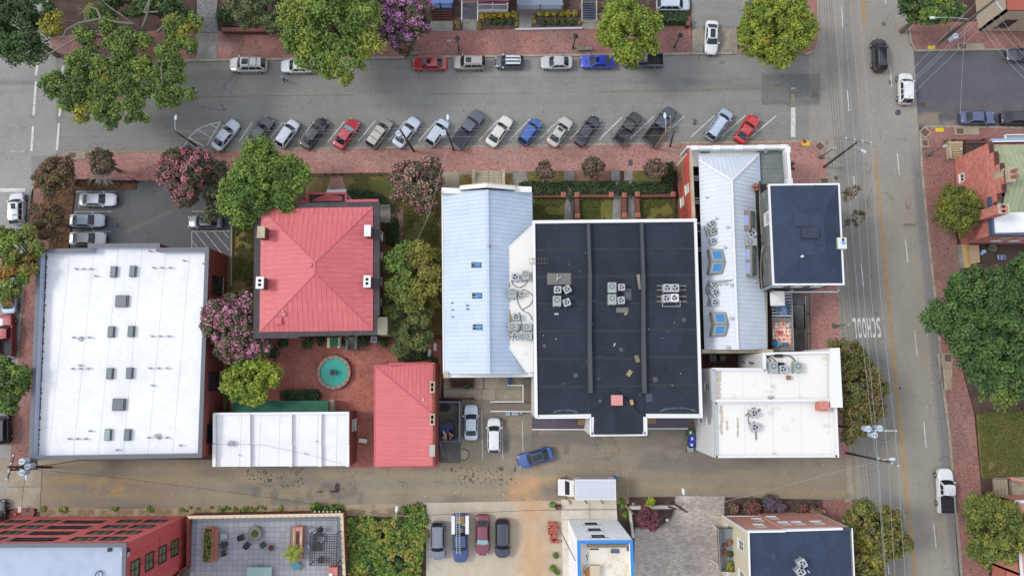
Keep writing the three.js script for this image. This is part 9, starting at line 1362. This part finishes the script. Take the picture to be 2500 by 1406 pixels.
const porch=(label,x0,x1,y1,h,floorM,railM,roofC)=>{const a=X(x0,y1,h),b=X(x1,y1,h),t=thing('porch',label,'porch',V((a.x+b.x) / 2,0.15,a.z)),w=b.x - a.x,n=Math.round(w / 0.3);for (let i=0;i<n;i++) wpart(t,'floor_board',box(a.x+(i+0.5)*w / n,h - 0.06,a.z - 2.2,w / n - 0.012,0.1,4.4),floorM);wpart(t,'apron',box(a.x+w / 2,h / 2 - 0.1,a.z,w,h - 0.1,0.12),railM);wpart(t,'rail',[box(a.x+w / 2,h+0.95,a.z - 0.06,w,0.09,0.12)],railM);wpart(t,'balusters',Array.from({length:n*2},(_,i)=>box(a.x+(i+0.5)*w / n / 2,h+0.45,a.z - 0.06,0.05,0.9,0.05)),railM).userData.kind='stuff';for (const f of [0.01,0.5,0.99]) wpart(t,'post',box(a.x+w*f,h+0.6,a.z - 0.06,0.2,1.4,0.2),railM);if (roofC){const u=X(x0 - 46,0.6,h+3),v=X(x1+4,0.6,h+3);wpart(t,'porch_roof',box((u.x+v.x) / 2,h+3,u.z - 1.5,v.x - u.x,0.14,3),om(...roofC,0.6));}};
porch('blue porch with dark railing at the top beside the purple crape myrtle',1045,1106,19,1.7,om(92,128,190,0.6),om(62,76,104,0.6));porch('porch with white railing and a red awning edge at the top',1166,1240,20,1.6,om(86,74,84,0.7),M.whiteTrim,[222,76,96]);porch('grey porch above the right row of golden shrubs',1262,1374,22,1.5,om(128,148,172,0.6),om(140,132,124,0.7));
steps('dark brick steps below the blue porch',1046,1104,22,50,1.4,5,M.darkBrick,null);steps('grey stair with white rails left of the white railed porch',1128,1165,2,46,1.6,9,om(112,116,124,0.8),M.whiteTrim);steps('wide blue grey stair with white rails at the right of the flower beds',1422,1456,2,47,1.6,8,om(86,94,110,0.8),om(208,202,190,0.7));solo('porch_step','blue grey step below the grey porch','step',(()=>{const q=X(1282,24,0.6);return box(q.x,0.3,q.z,2.1,0.6,0.4);})(),om(118,134,158,0.7));
for (const p of [[[1048,51],[1105,51],[1105,76],[1048,76]],[[1130,47],[1165,47],[1165,75],[1130,75]],[[1267,27],[1298,27],[1298,70],[1267,71]],[[1421,48],[1462,48],[1462,70],[1421,71]]]) struct('front_walk',slab(p,KERB_H+0.05,0),M.concreteGrey);solo('bed_edging','pale stone edging below the right flower bed','edging',beam(X(1258,72,0.3),X(1422,68.5,0.3),0.25,0.3),om(190,196,206,0.8));
gwall('brick garden wall at the top behind the white off-roader',[540,72],[692,72],0.5,1.0);solo('picket_fence','pale blue grey fence top under the sprawling tree','fence',[beam(X(205,75,1.2),X(330,74,1.2),0.14,0.3),beam(X(385,73,1.2),X(458,72,1.2),0.14,0.3)],om(150,166,196,0.7));gwall('curved brick wall end at the driveway hedge',[1684,40],[1680,62],0.5,1.1);
{const t=thing('corner_house','beige rendered house with a brick red roof cut by the top right corner','house',X(2470,20,0)),h=6,a=X(2424,-30,h),b=X(2462,24,h),p=[V(b.x,0,b.z - 12),V(b.x+12,0,b.z - 12),V(b.x+12,0,b.z),V(b.x,0,b.z)],m=om(196,180,158,0.9),L=p[2].distanceTo(p[3]);const w=[{s0:L - 3.4,s1:L - 1.6,y0:1.2,y1:3.4}];wpart(t,'wall',[...wall(p[0],p[1],0,h - 0.1,0.3),...wall(p[1],p[2],0,h - 0.1,0.3),...wall(p[2],p[3],0,h - 0.1,0.3,w),...wall(p[3],p[0],0,h - 0.1,0.3)],m);windowIn(t,p[2],p[3],w[0],{frame:om(120,70,76),nx:1,ny:2});wpart(t,'roof',plate(p.map((q)=>V(q.x,h,q.z)),0.2),om(176,92,78,0.9));}
{const t=thing('pink_house','pink brick house with white trimmed window cut by the lower right edge','house',X(2490,1230,0)),h=5,b=X(2478,1222,h),L=9,p=[V(b.x,0,b.z),V(b.x+10,0,b.z),V(b.x+10,0,b.z+L),V(b.x,0,b.z+L)],w=[{s0:L - 1.7,s1:L - 0.4,y0:1.6,y1:3.8}];for (let i=0;i<4;i++) wpart(t,'wall',wall(p[i],p[(i+1) % 4],0,h,0.3,i===3?w:[]),om(216,146,128,0.9));windowIn(t,p[3],p[0],w[0],{nx:2,ny:1});deck(t,p,h+0.05,om(222,158,142,0.9));coping(t,p,0.3,h+0.02,0.1,M.white);const u=X(2448,1184,0.6);for (let i=0;i<4;i++){const q=X(2432+i*8,1187,0.2+0.16*i);wpart(t,'entry_step',box(q.x,0.2+0.08*i,q.z,0.42,0.4+0.16*i,2.1),M.concrete);}const v=X(2485,1190,0.8);wpart(t,'entry_landing',box(v.x+1,0.4,v.z,3.4,0.9,2.6),M.concrete);wpart(t,'entry_wall',[beam(X(2465,1167,1),X(2510,1176,1.4),0.3,1.0)],om(216,146,128,0.9));wpart(t,'hand_rail',[beam(X(2422,1169,1),X(2470,1170,1.6),0.05,0.05),beam(X(2466,1206,1.3),X(2476,1208,1.6),0.05,0.05)],M.iron);}
{const t=thing('garden_shed_wall','salmon coloured low building at the lower right corner','building',X(2490,1400,0)),p=cw(plan([[2462,1378],[2560,1400],[2560,1460],[2455,1440]],2.6));shell(t,p,0,2.5,om(206,122,108,0.9));deck(t,p,2.62,om(204,120,106,0.9));wpart(t,'trim',beam(X(2476,1376,2.7),X(2530,1402,2.7),0.12,0.14),M.white);}
// stair, deck and yard of the stepped gable house
steps('timber stair with iron rails beside the stepped gable wall',2318,2352,345,388,1.2,7,om(196,176,138,0.8),null);solo('stair_wall','pale stone cheek of the timber stair','wall',beam(X(2315,341,0.5),X(2320,388,0.5),0.3,0.8),M.stone);ironFence('iron_fence','thin black railing above the timber stair',[[2316,341],[2334,340],[2362,341],[2420,338]],1.1,0.3);
{const t=thing('timber_deck','golden and grey boarded deck below the stepped gable house','deck',X(2370,625,0.2));strips(P3([[2348,596,0.6],[2367,594,0.6],[2372,652,0.6],[2354,656,0.6]]),V(0,0,1),0.2,0.02,0.1).forEach((g)=>wpart(t,'deck_board',g,om(206,172,112,0.8)));strips(P3([[2367,598,0.9],[2392,598,0.9],[2395,640,0.9],[2372,645,0.9]]),V(1,0,0),0.2,0.02,0.1).forEach((g)=>wpart(t,'platform_board',g,om(186,160,128,0.8)));wpart(t,'kerb_wall',beam(X(2341,598,0.4),X(2349,656,0.4),0.5,0.5),M.concreteGrey);}
struct('dark_yard',slab([[2395,585],[2500,580],[2500,640],[2396,640]],0.3,0),om(72,58,50));{const q=X(2424,606,0.7),t=thing('wicker_chair','round wicker chair in the dark yard','chair',V(q.x,0.3,q.z));part(t,'shell',new THREE.LatheGeometry([[0.3,0.1],[0.5,0.25],[0.58,0.6],[0.48,0.6],[0.4,0.3],[0,0.3]].map(([x,y])=>new THREE.Vector2(x,y)),18),om(116,112,98));part(t,'cushion',cyl(0,0.3,0.1,0.28,0.1,12),om(80,100,80));const u=X(2404,614,0.5);solo('blue_tarp','crumpled pale blue tarp left of the round seat','tarp',[ball(u.x,0.5,u.z,0.4,0.22,0.3,7),ball(u.x - 0.3,0.45,u.z+0.3,0.25,0.15,0.22,6)],om(150,180,220));const v=X(2446,628,0.6);const k=thing('folding_chair','blue striped folding chair in the dark yard','chair',V(v.x,0.3,v.z));for (let i=0;i<4;i++) part(k,'slat',box(-0.4+i*0.25,0.3,0,0.18,0.04,0.5),i % 2?om(70,96,190):om(150,170,200));part(k,'frame',[box(0.1,0.26,0.27,1.1,0.04,0.04),box(0.1,0.26,-0.27,1.1,0.04,0.04),box(0.6,0.26,0,0.05,0.04,0.56)],M.galv);}
// ---------- the person crossing the main street ----------
{
const base=X(697,199,0.02),t=thing('person','person in a blue shirt walking across the main street with raised arm','person',base);t.rotation.y=-0.5;
const field=(bones,N=52)=>{const mc=new MarchingCubes(N,barkM,false,false,60000),S=1.05;mc.isolation=0;for (let k=0;k<N;k++) for (let j=0;j<N;j++) for (let i=0;i<N;i++){const p=[(i / N*2 - 1)*S,(j / N*2 - 1)*S+0.95,(k / N*2 - 1)*S];let acc=0;for (const [a,b,r0,r1] of bones){const d=[b[0] - a[0],b[1] - a[1],b[2] - a[2]],e=[p[0] - a[0],p[1] - a[1],p[2] - a[2]],u=clamp((e[0]*d[0]+e[1]*d[1]+e[2]*d[2]) / (d[0]**2+d[1]**2+d[2]**2+1e-9)),q=Math.hypot(e[0] - d[0]*u,e[1] - d[1]*u,e[2] - d[2]*u) - (r0+(r1 - r0)*u);acc +=Math.exp(-q*38);}mc.field[i+j*N+k*N*N]=Math.log(acc+1e-12) / 38;}mc.update();const g=new THREE.BufferGeometry();g.setAttribute('position',new THREE.Float32BufferAttribute(mc.positionArray.slice(0,mc.count*3),3));g.setAttribute('normal',new THREE.Float32BufferAttribute(mc.normalArray.slice(0,mc.count*3),3));g.setAttribute('uv',new THREE.Float32BufferAttribute(new Float32Array(mc.count*2),2));g.scale(S,S,S);g.translate(0,0.95,0);return g;};
const arm=(s,e,w)=>[[[s*0.2,1.42,0],e,0.055,0.045],[e,w,0.045,0.032],...[-1,0,1,2].map((f)=>[w,[w[0]+s*0.02+f*0.018,w[1] - 0.02,w[2]+0.1],0.028,0.012])];
const legs=[[[-0.1,0.92,0],[-0.11,0.5,0.12],0.095,0.065],[[-0.11,0.5,0.12],[-0.11,0.08,0.14],0.06,0.045],[[0.1,0.92,0],[0.11,0.5,-0.02],0.095,0.065],[[0.11,0.5,-0.02],[0.11,0.1,-0.26],0.06,0.045]],torso=[[[0,0.98,0],[0,1.36,0],0.13,0.15],[[-0.15,1.4,0],[0.15,1.4,0],0.08,0.08]];
const body=part(t,'body',field([...torso.map(([a,b,r,q])=>[a,b,r - 0.02,q - 0.02]),...legs.map(([a,b,r,q])=>[a,b,r - 0.015,q - 0.01]),[[0,1.45,0],[0,1.56,0.02],0.055,0.05],[[0,1.6,0.02],[0,1.68,0.02],0.085,0.092],[[0,1.62,0.1],[0,1.6,0.125],0.02,0.012],...arm(-1,[-0.42,1.3,0.1],[-0.5,1.45,0.3]),...arm(1,[0.34,1.15,-0.06],[0.34,0.92,0.06])]),om(190,140,116,0.7));
part(t,'shirt',field([...torso,[[-0.17,1.42,0],[-0.32,1.36,0.06],0.075,0.065],[[0.17,1.42,0],[0.29,1.26,-0.04],0.075,0.065]]),om(108,156,226,0.9));part(t,'trousers',field(legs.map(([a,b,r,q])=>[a,b,r+0.008,q+0.014]).concat([[[0,0.94,0],[0,1.0,0],0.14,0.13]])),om(58,56,62,0.9));for (const [x,z] of [[-0.11,0.19],[0.11,-0.2]]) part(t,'shoe',ball(x,0.05,z,0.055,0.05,0.13,8),om(44,38,36));part(body,'hair',ball(0,1.7,0.0,0.1,0.09,0.11,10),om(214,206,196,0.9));
}
scene.updateMatrixWorld(true);
renderer.render(scene,camera);
